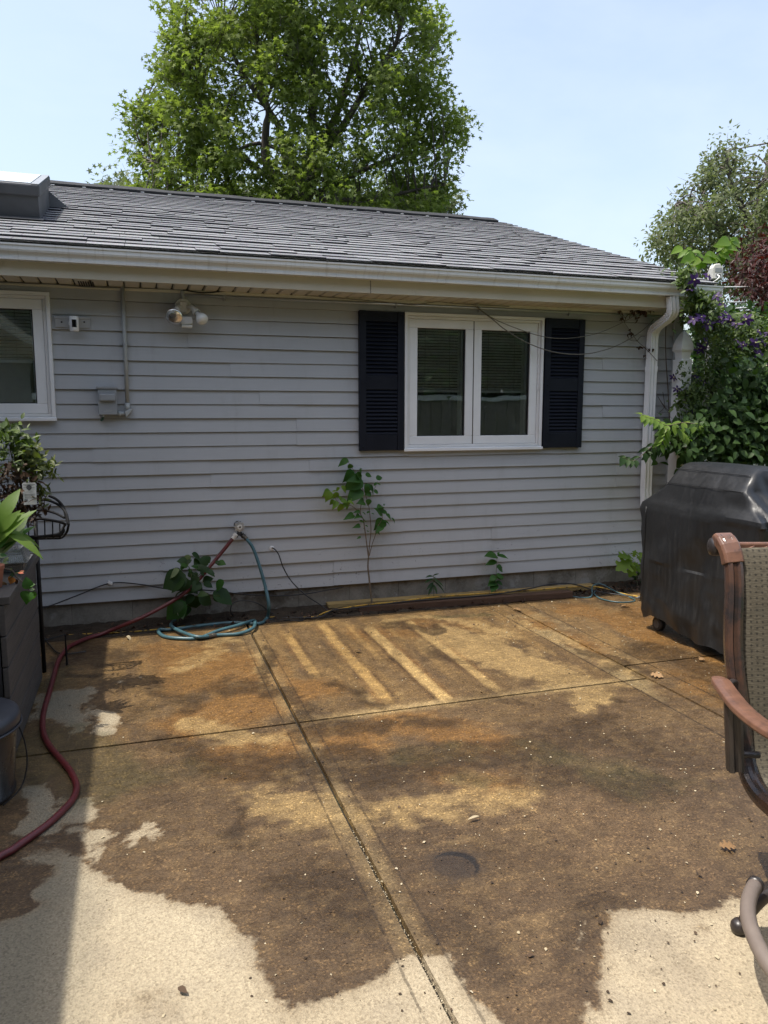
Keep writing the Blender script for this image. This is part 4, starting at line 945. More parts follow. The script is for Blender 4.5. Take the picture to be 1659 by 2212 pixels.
cable('hanging_wire', [Wp(x,y,-0.085) for x,y in w1], 0.0032, MAT['wire'], 'upper of two slack wires drooping across the window and right shutter', cat='wire', group='slack wires over the right shutter')
cable('hanging_wire', [Wp(x,y,-0.095) for x,y in w2], 0.0042, MAT['wire'], 'lower, deeper sagging wire across the window and right shutter', cat='wire', group='slack wires over the right shutter')
p = Wp(1030, 661, -0.05)
m = MB(); m.tube(catmull([(p.x,-0.018,p.z+0.012), (p.x,-0.08,p.z+0.006), (p.x,-0.095,p.z-0.004), (p.x,-0.08,p.z-0.012)], 5), 0.003, 6); tag(m.build('wire_hook', MAT['galv'], smooth=True), 'small metal hook holding two drooping wires above the window', 'hook')

# --- spigot
sp = Wp(516.5, 1137, -0.07)
sg = thing('spigot', (sp.x, 0, sp.z), 'outdoor tap with grey round handle and black two-way hose splitter', 'tap')
m = MB(); m.lathe([(0.034,0),(0.034,0.006),(0.018,0.010)], (sp.x,-0.014,sp.z), (0,-1,0), 20); m.tube([(sp.x,-0.015,sp.z), (sp.x,-0.07,sp.z)], 0.013, 14); m.build('pipe', MAT['brass'], sg, smooth=False)
m = MB(); vs = []
n = 40
for y in (-0.092, -0.074):
    for i in range(n):
        an = 2*PI*i/n; r = 0.037+0.0045*math.cos(8*an); vs.append((sp.x+r*math.cos(an), y, sp.z+r*math.sin(an)))
vs += [(sp.x,-0.094,sp.z),(sp.x,-0.072,sp.z)]
fs = [(i,(i+1)%n,n+(i+1)%n,n+i) for i in range(n)]+[(2*n,(i+1)%n,i) for i in range(n)]+[(2*n+1,n+i,n+(i+1)%n) for i in range(n)]
m.add(vs, fs); m.build('handle', MAT['galv'], sg, bevel=0.002)
m = MB(); m.lathe([(0.019,0),(0.018,0.004),(0.001,0.0045)], (sp.x+0.002,-0.094,sp.z-0.002), (0,-1,0), 20); m.build('handle_cap', MAT['ivory'], sg)
m = MB(); m.lathe([(0.007,0),(0.006,0.003),(0.001,0.0035)], (sp.x+0.003,-0.0985,sp.z-0.002), (0,-1,0), 12); m.build('handle_screw', MAT['black'], sg)
m = MB(); m.lathe([(0.0185,0),(0.020,0.003),(0.020,0.015),(0.0185,0.018)], (sp.x,-0.078,sp.z-0.060), (0,0,1), 16); m.tube([(sp.x,-0.078,sp.z-0.01),(sp.x,-0.078,sp.z-0.05)], 0.014, 12); m.build('coupling', MAT['black'], sg)
hL = Wp(508, 1157, -0.085); hR = Wp(527, 1159, -0.085); ym = Vector((sp.x,-0.080,sp.z-0.068))
m = MB(); m.tube([ym+Vector((0,0,0.012)), hL], 0.011, 12); m.tube([ym+Vector((0,0,0.012)), hR], 0.011, 12)
m.tube([ym.lerp(hR,0.45)+Vector((0,-0.012,0.006)), ym.lerp(hR,0.45)+Vector((0.012,-0.016,0.026))], 0.004, 8); m.tube([ym.lerp(hL,0.5), ym.lerp(hL,0.7)], 0.015, 12); m.tube([ym.lerp(hR,0.5), ym.lerp(hR,0.72)], 0.015, 12)
m.build('splitter', MAT['black'], sg, smooth=True)
# hoses
def hose(name, P, r, mat, label, couple=None):
    root = thing(name, P[-1] if name == 'x' else P[0], label, 'hose')
    m = MB(); m.tube(P, r, 12); m.build('tube', mat, root, smooth=True)
    d = (P[1]-P[0]).normalized()
    m = MB(); m.lathe([(0.016,0),(0.0175,0.003),(0.0175,0.018),(0.015,0.024),(0.0155,0.045)], P[0]-d*0.016, d, 16); m.build('coupling', couple or MAT['brass'], root)
    return root
rr = 0.0135
path = [hL, Wp(480,1192,-0.09), Wp(455,1222,-0.11), Wp(420,1262,-0.15), Wp(380,1294,-0.19), Wp(330,1322,-0.23), Wp(290,1341,-0.26)]
path += [Gp(x,y,rr) for x,y in [(216,1371),(156,1393),(137,1410),(125,1430),(116,1462),(105,1501),(95,1535),(92,1566),(96,1590),(109,1614),(130,1639),(150,1663),(163,1689),(165,1706),(157,1727),(137,1750),(103,1781),(60,1812),(26,1836),(0,1850),(-60,1885),(-140,1925)]]
path = catmull(path, 6); path = [Vector((v.x, v.y, max(v.z, rr))) for v in path]
hose('red_hose', path, rr, MAT['red_hose'], 'dark red garden hose from the tap curling past the planter and bucket', MAT['ivory'])
gh = [hR, Wp(534,1166,-0.10), Wp(547,1185,-0.12), Wp(561,1224,-0.16), Wp(573,1267,-0.20), Wp(580.5,1306,-0.25), Gp(577,1334,0.02), Gp(559,1347,0.014)]
gh += [Gp(x,y,z) for x,y,z in [(500,1345,.013),(430,1352,.013),(370,1360,.013),(346,1360,.016),(343,1366,.016),(356,1375,.013),(387,1379,.013),(430,1378,.014),(470,1363,.030),(510,1352,.030),(546,1341,.026),(551,1347,.03),(545,1358,.028),(515,1369,.016),(470,1372,.014),(430,1376,.026),(400,1368,.030),(376,1357,.030),(369,1350,.028),(378,1340,.016),(400,1334,.014),(440,1333,.013)]]
gh = [Vector((v.x, v.y, max(v.z, 0.0125))) for v in catmull(gh, 7)]
gr = hose('coiled_hose', gh, 0.0122, MAT['teal_hose'], 'teal garden hose hanging from the tap into a loose coil on the concrete')
i0 = min(range(len(gh)), key=lambda i: (gh[i]-Gp(455,1373,0.014)).length + (0 if i > len(gh)*0.6 else 9)); d = (gh[i0+1]-gh[i0]).normalized()
m = MB(); m.lathe([(0.0155,-0.03),(0.0165,-0.02),(0.0165,0.0),(0.0145,0.004),(0.0165,0.008),(0.0165,0.03)], gh[i0], d, 14); m.build('joint_coupling', MAT['brass'], gr)

# --- cables low on the wall and along the ground
gm = thing('wall_cable', Wp(587,1184,-0.02), 'black cable leaving a round wall grommet and dropping to the ground', 'cable')
m = MB(); m.tube(catmull([Wp(587,1184,-0.012), Wp(592,1185,-0.05), Wp(602,1198,-0.07), Wp(612,1226,-0.08), Wp(630,1256,-0.10), Wp(660,1285,-0.13), Wp(700,1312,-0.18), Gp(712,1326,0.02)], 6), 0.0045, 7); m.build('cord', MAT['black'], gm, smooth=True)
m = MB(); m.lathe([(0.019,0),(0.018,0.006),(0.010,0.009)], Wp(587,1184,-0.014), (0,-1,0), 16); m.build('grommet', MAT['trim_white'], gm)
wc_ = thing('wall_cable', Wp(238,1259,-0.03), 'black cable draped along the siding low on the wall behind the weed', 'cable')
m = MB(); m.tube(catmull([Wp(80,1314,-0.10), Wp(110,1308,-0.06), Wp(170,1285,-0.04), Wp(238,1260,-0.035), Wp(300,1262,-0.04), Wp(370,1273,-0.05), Wp(450,1275,-0.05), Wp(520,1283,-0.045), Wp(590,1287,-0.04), Wp(650,1284,-0.035), Wp(700,1276,-0.03), Wp(742,1268,-0.02)], 6), 0.0048, 7); m.build('cord', MAT['black'], wc_, smooth=True)
u = Wp(238,1259,-0.035); m = MB(); m.obox(u, (0.014,0,-0.008), (0,0.012,0), (0.004,0,0.008)); m.build('clip', MAT['trim_white'], wc_, bevel=0.002)
ln = [Gp(x,y,.006) for x,y in [(60,1376),(130,1373),(215,1368),(270,1366),(348,1359),(465,1346),(551,1336),(621,1332),(676,1333)]]+[Wp(711,1320,-0.21), Wp(778,1308,-0.20), Wp(856,1300,-0.20), Wp(936,1290,-0.20), Wp(1043,1282,-0.19), Wp(1150,1275,-0.19), Wp(1222,1269,-0.19), Wp(1290,1268,-0.18)]+[Gp(1340,1281,.02), Gp(1385,1290,.012), Gp(1450,1300,.012)]
cable('yellow_cord', ln, 0.0055, MAT['yellow_cord'], 'muddy yellow extension cord running along the foot of the wall', cat='cord')
cable('ground_cord', [Gp(560,1345,.01), Gp(600,1336,.01), Gp(640,1334,.015), Gp(690,1333,.02), Wp(720,1318,-0.22), Wp(780,1312,-0.22), Wp(870,1300,-0.215), Wp(960,1293,-0.21), Wp(1060,1285,-0.21), Wp(1140,1272,-0.20), Wp(1195,1261,-0.18), Wp(1240,1262,-0.18), Gp(1290,1277,.03), Gp(1350,1287,.02), Gp(1400,1296,.01)], 0.0055, MAT['black'], 'black cord lying on the timber beside the yellow cord', cat='cord')
cable('ground_cord', [Gp(505,1332,.01), Wp(498,1318,-0.16), Wp(505,1302,-0.15), Wp(530,1297,-0.15), Wp(560,1305,-0.17), Gp(590,1326,.02), Gp(620,1330,.012), Gp(655,1338,.01), Gp(640,1341,.01), Gp(590,1337,.01)], 0.004, MAT['black'], 'looped thin black cord at the wall foot right of the hose coil', cat='cord')
cable('ground_cord', [Gp(1230,1288,.008), Gp(1275,1290,.008), Wp(1280,1266,-0.18), Wp(1300,1262,-0.17), Gp(1330,1278,.03), Gp(1372,1296,.01), Gp(1340,1301,.008), Gp(1300,1294,.008), Gp(1283,1282,.01), Gp(1290,1274,.02)], 0.0052, MAT['teal_hose'], 'dark green cord looped on the ground by the lumber end', cat='cord')
cable('ground_cord', [Gp(1375,1292,.03), Gp(1392,1284,.04), Gp(1410,1277,.05), Gp(1450,1270,.06)], 0.006, MAT['wire'], 'short grey cord going behind the covered grill', cat='cord')
cable('ground_cord', [Gp(96,1378,.02), Gp(108,1394,.012), Gp(125,1410,.010), Gp(150,1412,.010), Gp(185,1407,.010)], 0.0045, MAT['black'], 'black cord on the ground at the foot of the iron stand', cat='cord')

# --- boards on the ground
def beam(name, p0, p1, wid, hgt, z0, mat, label):
    d = (p1-p0).normalized(); n_ = Vector((-d.y, d.x, 0)); c = (p0+p1)/2+n_*wid/2; c.z = z0+hgt/2
    m = MB(); m.obox(c, d*((p1-p0).length/2), n_*(wid/2), (0,0,hgt/2)); return tag(m.build(name, mat, bevel=0.004), label, 'lumber')
beam('timber', Gp(775,1326), Gp(1238,1292), 0.085, 0.052, 0.002, MAT['timber'], 'dark brown wet timber lying along the patio edge')
p0, p1 = Gp(711,1322), Gp(1287,1277)
beam('lumber_plank', p0+Vector((0,0.03,0)), p1, 0.09, 0.04, 0.012, MAT['lumber'], 'yellowed plank lying between the timber and the foundation')
# ================================================================== covered grill
gc = thing('covered_grill', (3.64, -1.68, 0), 'barbecue grill under a dusty black vinyl cover near the house corner', 'grill')
# rings of the draped cover: (z, x0, x1, y_near, y_far, corner radius)
RG = [(0.075,3.325,3.93,-2.26,-1.165,0.06),(0.20,3.322,3.93,-2.26,-1.160,0.05),(0.35,3.33,3.93,-2.25,-1.160,0.05),(0.55,3.335,3.925,-2.24,-1.155,0.045),(0.74,3.335,3.92,-2.24,-1.150,0.04),(0.85,3.335,3.92,-2.24,-1.135,0.03),
      (0.895,3.345,3.915,-2.23,-1.145,0.03),(0.935,3.365,3.905,-2.18,-1.20,0.04),(1.00,3.385,3.895,-2.10,-1.285,0.05),(1.045,3.400,3.885,-2.05,-1.325,0.05),(1.09,3.435,3.865,-2.03,-1.335,0.05),(1.135,3.475,3.84,-2.015,-1.335,0.05),(1.165,3.525,3.80,-2.00,-1.325,0.05),(1.178,3.56,3.77,-1.98,-1.34,0.04)]
def ring_pts(x0, x1, y0, y1, r, n=64):
    per = []
    L = 2*((x1-x0)+(y1-y0))
    cnrs = [(x0,y0),(x1,y0),(x1,y1),(x0,y1)]
    out = []
    segs = [(0,1),(1,2),(2,3),(3,0)]
    for a, b in segs:
        A, B = Vector(cnrs[a]), Vector(cnrs[b]); k = n if abs(B.x-A.x) < 1e-6 else n//2
        for i in range(k): out.append(A.lerp(B, i/k))
    c = Vector(((x0+x1)/2, (y0+y1)/2))
    res = []
    for p in out:
        q = Vector(p); dx = min(abs(q.x-x0), abs(q.x-x1)); dy = min(abs(q.y-y0), abs(q.y-y1))
        m_ = max(dx, dy)
        if m_ < r:
            t = 1-m_/r; q = q+(c-q).normalized()*(r*0.30*t*t)
        res.append(q)
    return res
# interpolate rings to get soft folds
rings = []
for i in range(len(RG)-1):
    a, b = RG[i], RG[i+1]; k = max(1, int((b[0]-a[0])/0.014))
    for j in range(k): rings.append([a[q]+(b[q]-a[q])*j/k for q in range(6)])
rings.append(list(RG[-1]))
import mathutils
vs = []; N = None
for (z, x0, x1, y0, y1, r) in rings:
    P = ring_pts(x0, x1, y0, y1, r); N = len(P); c = Vector(((x0+x1)/2, (y0+y1)/2))
    for i, p in enumerate(P):
        d = (p-c).normalized()
        low = max(0.0, min(1.0, (0.85-z)/0.75))
        w = 0.014*low*math.sin(p.y*11+p.x*9+0.8*math.sin(z*5))+0.008*low*math.sin(p.y*27+z*4)+0.010*abs(mathutils.noise.noise((p.x*5+3, p.y*5+z*3, z*4-p.y*3)))
        w += 0.020*mathutils.noise.noise((p.x*3, p.y*3, z*2.2))*(0.35+0.65*low)
        w -= (0.050*abs(mathutils.noise.noise((p.x*2.6+7, p.y*2.6+z*1.2, z*2.4-p.y*1.3)))+0.022*abs(mathutils.noise.noise((p.x*5+1, p.y*6-z*4, z*5+p.y*2))))*(0.22+0.78*low)
        # radiating pleats at the near end of the hood
        if z > 0.86 and p.y < -1.85: w += 0.022*math.sin(p.x*55+(z-0.9)*20)*min(1, (-1.85-p.y)/0.15)*max(0, 1-(z-0.86)/0.32)
        if p.x < x0+0.05 and z > 0.5 and z < 0.9: w += 0.010*math.sin((p.y+1.2)*9-(0.9-z)*8)*((0.9-z)/0.4)
        zz = z
        if z < 0.25:
            hem = 0.028*math.sin(p.y*4.2+1.0)+0.018*math.sin(p.y*11+p.x*7)+0.02*mathutils.noise.noise((p.x*6,p.y*6,3))
            zz += hem*(0.25-z)/0.145
        vs.append((p.x+d.x*w, p.y+d.y*w, zz+0.005*mathutils.noise.noise((p.x*7,p.y*7,z*7))))
fs = []
R_ = len(rings)
for k in range(R_-1):
    for i in range(N):
        j = (i+1) % N; fs.append((k*N+i, k*N+j, (k+1)*N+j, (k+1)*N+i))
vs.append((3.665,-1.66,1.183)); fs += [((R_-1)*N+i, (R_-1)*N+(i+1) % N, len(vs)-1) for i in range(N)]
m = MB(); m.add(vs, fs); cov = m.build('cover', MAT['cover'], gc, smooth=True); cov.data.set_sharp_from_angle(angle=0.42)
# stitched seams
def cov_surf(z, y):  # left face x at height z
    for i in range(len(RG)-1):
        a, b = RG[i], RG[i+1]
        if a[0] <= z <= b[0]: t = (z-a[0])/(b[0]-a[0]); return a[1]+(b[1]-a[1])*t
    return RG[-1][1]
m = MB(); m.tube(catmull([(cov_surf(1.135,0)-0.006, y, 1.139) for y in np.linspace(-2.0,-1.34,9)], 3), 0.0022, 6); m.build('seam', MAT['cover'], cov, smooth=True)
m = MB(); m.tube(catmull([(cov_surf(1.045,0)-0.008, y, 1.047) for y in np.linspace(-2.03,-1.34,9)], 3), 0.0018, 6); m.build('seam', MAT['cover'], cov, smooth=True)
m = MB(); m.tube([(cov_surf(z,0)-0.004, -1.215, z) for z in np.linspace(0.2,0.87,12)], 0.003, 6); m.build('seam', MAT['cover'], cov, smooth=True)
for (x, y) in ((3.42,-1.30),(3.84,-1.30),(3.42,-2.10),(3.84,-2.10)):
    m = MB(); m.lathe([(0.012,-0.022),(0.045,-0.022),(0.052,-0.014),(0.052,0.014),(0.045,0.022),(0.012,0.022)], (x, y, 0.053), (1,0,0), 22); w_ = m.build('wheel', MAT['black'], gc)
    m = MB(); m.lathe([(0.030,-0.024),(0.030,0.024)], (x, y, 0.053), (1,0,0), 16); m.build('hub', MAT['dark_metal'], w_)
m = MB(); m.box(3.40, 3.86, -2.14, -1.26, 0.11, 0.60); m.build('cart', MAT['black'], gc)

# ================================================================== swivel patio chair (right edge)
def Cp(l, d, z): return Vector((CAM.x, CAM.y, 0))+_RT*l+_HD*d+Vector((0,0,z))   # l across the view, d away from the camera
cc = Cp(1.34, 2.02, 0)
ch = thing('patio_chair', cc, 'bronze sling-back swivel patio chair with scrolled top rail and copper armrests', 'chair')
def dz(y, d): return CAM.z+(ray(829.5, y).z)*(d/ray(829.5, y).dot(_HD))
def Dl(x, y, d): r = ray(x, y); return Dp(x, y, d)
Lr = 1.085
raw = [(1560,1170,2.50),(1567,1170,2.465),(1577,1190,2.44),(1584,1225,2.42),(1586,1280,2.40),(1584,1340,2.385),(1584,1400,2.37),(1589,1460,2.355),(1597,1520,2.34),(1604,1590,2.325),(1610,1640,2.30),(1622,1685,2.26),(1645,1722,2.19),(1680,1755,2.10)]
pr = []
for x, y, d in raw:
    p = Dp(x, y, d); pr.append((d, p.z, (p-Vector((CAM.x,CAM.y,0))).dot(_RT)))
side = [Cp(l, d, z) for d, z, l in pr]
z_end = pr[-1][1]; l_end = pr[-1][2]
side += [Cp(l_end+0.005, 2.00, z_end-0.012), Cp(l_end+0.005, 1.86, z_end+0.0), Cp(l_end+0.005, 1.72, z_end+0.012), Cp(l_end+0.005, 1.66, z_end-0.002), Cp(l_end+0.005, 1.645, z_end-0.03)]
prof = [(-0.024,-0.017),(-0.012,-0.023),(-0.006,-0.017),(0.006,-0.017),(0.012,-0.023),(0.024,-0.017),(0.027,0.0),(0.024,0.017),(0.012,0.023),(0.006,0.017),(-0.006,0.017),(-0.012,0.023),(-0.024,0.017),(-0.027,0.0)]
CW = 0.50
for sgn in (0, 1):
    off = _RT*(CW*sgn)
    P = [p+off for p in catmull(side, 5)]
    m = MB(); m.sweep(P, prof, up=tuple(_RT)); m.build('side_rail', MAT['bronze'], ch, smooth=False, bevel=0.002)
    T = P[0]
    m = MB(); m.lathe([(0.001,-0.040),(0.010,-0.042),(0.020,-0.038),(0.028,-0.034),(0.031,-0.026),(0.031,0.026),(0.028,0.034),(0.020,0.038),(0.010,0.042),(0.001,0.040)], T+_HD*0.008+Vector((0,0,-0.018)), tuple(_RT), 20, caps=False); m.build('scroll', MAT['bronze_dark'], ch, smooth=True)
    # saddle cap over the rail top
    m = MB(); sec = [(-0.034,-0.016),(-0.026,-0.025),(0.026,-0.025),(0.034,-0.016),(0.034,0.014),(0.026,0.022),(-0.026,0.022),(-0.034,0.014)]
    m.sweep([P[0]+Vector((0,0,0.005)), P[2]+Vector((0,0,0.006)), P[5]+_HD*-0.002, P[8]+_HD*-0.003, P[11]+_HD*-0.003, P[14]+_HD*-0.003], [(a*0.92, b*1.0) for a, b in sec], up=tuple(_RT)); m.build('rail_cap', MAT['copper_top'], ch, bevel=0.003)
# carved top rail
t0 = pr[1]; zt, dt = t0[1]-0.018, t0[0]
m = MB(); m.obox(Cp(Lr+CW/2+0.012, dt, zt-0.012), _RT*(CW/2-0.028), _HD*0.012, Vector((0,0,0.028))); tr_ = m.build('top_rail', MAT['copper_top'], ch, bevel=0.006)
for i in range(9):
    u = Lr+0.06+i*0.047
    pts_ = [Cp(u, dt-0.016, zt-0.036), Cp(u+0.018, dt-0.019, zt-0.026), Cp(u+0.034, dt-0.019, zt-0.008), Cp(u+0.060, dt-0.016, zt+0.006)]
    m = MB(); m.tube(catmull(pts_, 4), [0.0035,0.0045,0.0055,0.006,0.007,0.007,0.0065,0.006,0.005,0.0045,0.004,0.003,0.002], 7); m.build('leaf_carving', MAT['copper_top'], tr_, smooth=True)
    pts_ = [Cp(u+0.012, dt-0.016, zt-0.032), Cp(u+0.036, dt-0.018, zt-0.031), Cp(u+0.050, dt-0.016, zt-0.024)]
    m = MB(); m.tube(catmull(pts_, 4), 0.0038, 6); m.build('leaf_carving', MAT['copper_top'], tr_, smooth=True)
# sling: follows the rails between them
sl_path = catmull(side, 5)[9:-6]
vs = []; nn = 12
for i, p in enumerate(sl_path):
    tv_ = (sl_path[min(i+1, len(sl_path)-1)]-sl_path[max(i-1, 0)]).normalized(); nv = _RT.cross(tv_).normalized()
    for j in range(nn+1):
        u = j/nn; vs.append(p+_RT*(0.020+(CW-0.04)*u)-nv*(0.020*math.sin(PI*u))*0.6)
fs = []
for i in range(len(sl_path)-1):
    for j in range(nn):
        a = i*(nn+1)+j; fs.append((a, a+1, a+nn+2, a+nn+1))
m = MB(); m.add(vs, fs); sl_ = m.build('sling', MAT['sling'], ch, smooth=True)
so_ = sl_.modifiers.new('thickness', 'SOLIDIFY'); so_.thickness = 0.003
# armrests with their posts
for sgn in (0, 1):
    mir = (lambda l: l) if sgn == 0 else (lambda l: 2*(Lr+CW/2)-l)
    def AP(x, y, d):
        p = Dp(x, y, d); l = (p-Vector((CAM.x,CAM.y,0))).dot(_RT); return Cp(mir(l), d, p.z)
    A = [AP(1550,1466,2.37), AP(1556,1474,2.33), AP(1574,1500,2.24), AP(1600,1532,2.13), AP(1632,1560,2.02), AP(1668,1585,1.92), AP(1720,1615,1.80), AP(1790,1680,1.68), AP(1815,1740,1.64)]
    P = catmull(A, 5); wd = [0.55+0.45*min(1, i/6) for i in range(len(P))]
    m = MB(); m.sweep(P, [(0.012,-0.028),(0.016,-0.012),(0.017,0.0),(0.016,0.012),(0.012,0.028),(0.0,0.030),(-0.007,0.027),(-0.008,0.0),(-0.007,-0.027),(0.0,-0.030)], up=(0,0,1), scale=wd); m.build('armrest', MAT['copper_top'], ch, bevel=0.003)
    m = MB(); q0 = AP(1583,1512,2.205); q1 = AP(1588,1664,2.205)
    m.sweep([q0, q1], prof, up=tuple(_RT), scale=[0.92,0.92]); m.build('arm_post', MAT['bronze_dark'], ch, bevel=0.002)
    m = MB(); m.tube(catmull([AP(1563,1487,2.29), AP(1583,1472,2.33), AP(1593,1476,2.35)], 4), 0.009, 8); m.build('arm_bracket', MAT['bronze_dark'], ch, smooth=True)
    m = MB(); m.tube([q1+Vector((0,0,0.05)), q1+Vector((0,0,0.05))+_RT*(0.07 if sgn == 0 else -0.07)], 0.011, 8); m.build('arm_stretcher', MAT['bronze_dark'], ch, smooth=True)
# swivel base: hub, four curved legs with rounded feet, ring tube
m = MB(); m.lathe([(0.03,0.10),(0.034,0.30),(0.09,0.33),(0.10,0.36),(0.001,0.365)], cc, (0,0,1), 20); m.build('swivel_hub', MAT['bronze_dark'], ch, smooth=False)
f0 = Gp(1593,2000,0.02)
v0 = Vector((f0.x-cc.x, f0.y-cc.y, 0)); 
for k in range(4):
    R = Matrix.Rotation(k*PI/2, 3, 'Z'); v = R @ v0
    P = catmull([cc+v*0.97+Vector((0,0,0.018)), cc+v*0.90+Vector((0,0,0.065)), cc+v*0.74+Vector((0,0,0.130)), cc+v*0.45+Vector((0,0,0.185)), cc+v*0.08+Vector((0,0,0.215))], 5)
    m = MB(); m.tube(P, 0.017, 10); lg_ = m.build('base_leg', MAT['bronze_dark'], ch, smooth=True)
    m = MB(); m.lathe([(0.001,-0.020),(0.020,-0.018),(0.0245,-0.006),(0.023,0.008),(0.016,0.018),(0.001,0.022)], cc+v*0.985+Vector((0,0,0.020)), (0,0,1), 16, caps=False); m.build('foot', MAT['bronze_dark'], lg_, smooth=True)
# taupe ring standing a little proud of the base
ra = [Gp(1631,1912,0.17), Gp(1622,1930,0.175), Gp(1616,1955,0.175), Gp(1617,1985,0.175), Gp(1626,2016,0.175), Gp(1645,2058,0.175), Gp(1672,2100,0.175), Gp(1715,2145,0.175)]
m = MB(); P = catmull(ra, 5); m.tube(P, 0.0205, 14); m.build('base_ring', MAT['taupe'], ch, smooth=True)
m = MB(); m.tube([P[0]-(P[1]-P[0])*1.2, P[1]], 0.0235, 14); m.build('ring_collar', MAT['bronze_dark'], ch, smooth=True)

# ================================================================== lidded bucket
bc = Vector((-0.715, -2.42, 0))
bu = thing('lidded_bucket', bc, 'black enamelled bucket with scuffed lid and wire handle beside the red hose', 'bucket')
m = MB(); m.lathe([(0.001,0.0),(0.188,0.0),(0.196,0.012),(0.196,0.022),(0.190,0.026),(0.214,0.30),(0.214,0.33)], bc, (0,0,1), 48, caps=False); m.build('pail', MAT['bucket'], bu, smooth=True)
m = MB(); m.lathe([(0.222,0.285),(0.226,0.290),(0.2265,0.320),(0.222,0.336),(0.205,0.346),(0.12,0.352),(0.001,0.353)], bc, (0,0,1), 48, caps=False); m.build('lid', MAT['lid'], bu, smooth=True)
m = MB(); m.tube([bc+Vector((0.229*math.cos(a), 0.229*math.sin(a), 0.289)) for a in np.linspace(0, 2*PI, 48, endpoint=False)], 0.005, 6, closed=True); m.build('lid_rim', MAT['lid'], bu, smooth=True)
m = MB(); m.tube(catmull([bc+Vector((0.215,0.02,0.27)), bc+Vector((0.238,0.0,0.20)), bc+Vector((0.245,-0.03,0.12)), bc+Vector((0.225,-0.08,0.05)), bc+Vector((0.17,-0.15,0.02))], 6), 0.0028, 6); m.build('wire_handle', MAT['black_iron'], bu, smooth=True)

# ================================================================== planter box
PX1, PYF, PYN, PZ = -0.545, -1.03, -2.12, 0.735
pb = thing('planter_box', (-1.0, -1.6, 0), 'dark composite-board raised planter box against the left edge', 'planter')
def sboard(x0, x1, y0, y1, z0, z1): 
    m = MB(); m.box(x0, x1, y0, y1, z0, z1); m.build('board', MAT['composite'], pb, bevel=0.003)
nb_ = 5; hb = (PZ-0.045)/nb_
for i in range(nb_):
    sboard(PX1-0.045, PX1-0.022, PYN, PYF-0.02, 0.012+i*hb, 0.012+(i+1)*hb-0.006)
    sboard(-1.50, PX1-0.046, PYF-0.043, PYF-0.02, 0.012+i*hb, 0.012+(i+1)*hb-0.006)
m = MB(); m.box(-1.5, PX1-0.050, PYN, PYF-0.048, 0.0, PZ-0.07); m.build('liner', MAT['black'], pb)
m = MB(); m.add([(PX1-0.16,PYN,PZ-0.035),(PX1,PYN,PZ-0.035),(PX1,PYF-0.03,PZ-0.035),(PX1-0.03,PYF,PZ-0.035),(PX1-0.16,PYF,PZ-0.035),(PX1-0.16,PYN,PZ),(PX1,PYN,PZ),(PX1,PYF-0.03,PZ),(PX1-0.03,PYF,PZ),(PX1-0.16,PYF,PZ)],
                [(4,3,2,1,0),(5,6,7,8,9),(0,1,6,5),(1,2,7,6),(2,3,8,7),(3,4,9,8),(4,0,5,9)]); m.build('cap_board', MAT['composite'], pb, bevel=0.003)
m = MB(); m.box(-1.5, PX1-0.161, PYF-0.15, PYF, PZ-0.035, PZ-0.001); m.build('cap_board', MAT['composite'], pb, bevel=0.003)
m = MB(); m.box(-1.5, PX1-0.161, PYN, PYF-0.151, PZ-0.075, PZ-0.05); m.build('soil_fill', MAT['soil'], pb)

# ================================================================== iron plant stand with basket
ps = Gp(96, 1452); ps.z = 0
st = thing('plant_stand', ps, 'black wrought iron stand with half-round wire basket beside the planter', 'plant stand')
Yb = ps.y
m = MB(); m.tube([ps, Vector((ps.x, Yb, 0.93))], 0.0115, 10); m.build('pole', MAT['black_iron'], st, smooth=True)
m = MB(); m.tube(catmull([Vector((ps.x-0.012,Yb,0.92)), Vector((ps.x-0.03,Yb,1.0)), Vector((ps.x-0.03,Yb,1.12)), Vector((ps.x-0.03,Yb,1.25))], 5), 0.006, 8); m.tube([Vector((ps.x,Yb,0.92)), Vector((ps.x,Yb,1.25))], 0.006, 8); m.build('upright', MAT['black_iron'], st, smooth=True)
def bk(x, y): p = Wp(0.1436*x, 918+0.1436*y, Yb); return p     # close-up grid over the basket
def bar(pts, r, nm='basket_wire'):
    r *= 1.2
    m = MB(); m.tube(catmull([bk(*p)+Vector((0,dy,0)) for p, dy in pts], 6), r, 8); m.build(nm, MAT['black_iron'], st, smooth=True)
bar([((730,1060),0),((850,1120),0),((950,1230),0),((1000,1380),-.02),((1045,1480),-.06)], 0.0065, 'basket_frame')
bar([((380,1150),0),((640,1125),0),((800,1160),0),((930,1240),0),((1010,1340),-.03),((1045,1480),-.06)], 0.006, 'basket_frame')
bar([((370,1310),.0),((560,1280),0),((700,1290),0),((850,1330),-.01),((980,1390),-.03)], 0.006, 'basket_frame')
bar([((370,1415),-.10),((460,1385),-.12),((620,1365),-.13),((800,1390),-.12),((950,1440),-.08),((1000,1480),-.06)], 0.0065, 'basket_frame')
bar([((460,1640),-.10),((620,1630),-.12),((800,1615),-.11),((900,1600),-.08),((950,1545),-.06),((1000,1460),-.05)], 0.006, 'basket_frame')
bar([((460,1700),-.02),((620,1700),-.02),((800,1695),-.02),((930,1685),-.02),((1010,1600),-.03),((1045,1480),-.06)], 0.006, 'basket_frame')
for (xa, ya, xb_, yb_) in ((462,1390,472,1700),(706,1370,710,1695),(822,1395,824,1690),(928,1435,930,1685)):
    bar([((xa,ya),-.12),((xb_,(ya+yb_)/2),-.12),((xb_,yb_-50),-.11),((xb_,yb_),-.03)], 0.003)
for k in range(3): bar([((460,1655+14*k),-.09+.03*k),((800,1640+16*k),-.09+.03*k),((920,1620+20*k),-.07+.02*k),((985,1540+16*k),-.055)], 0.003)
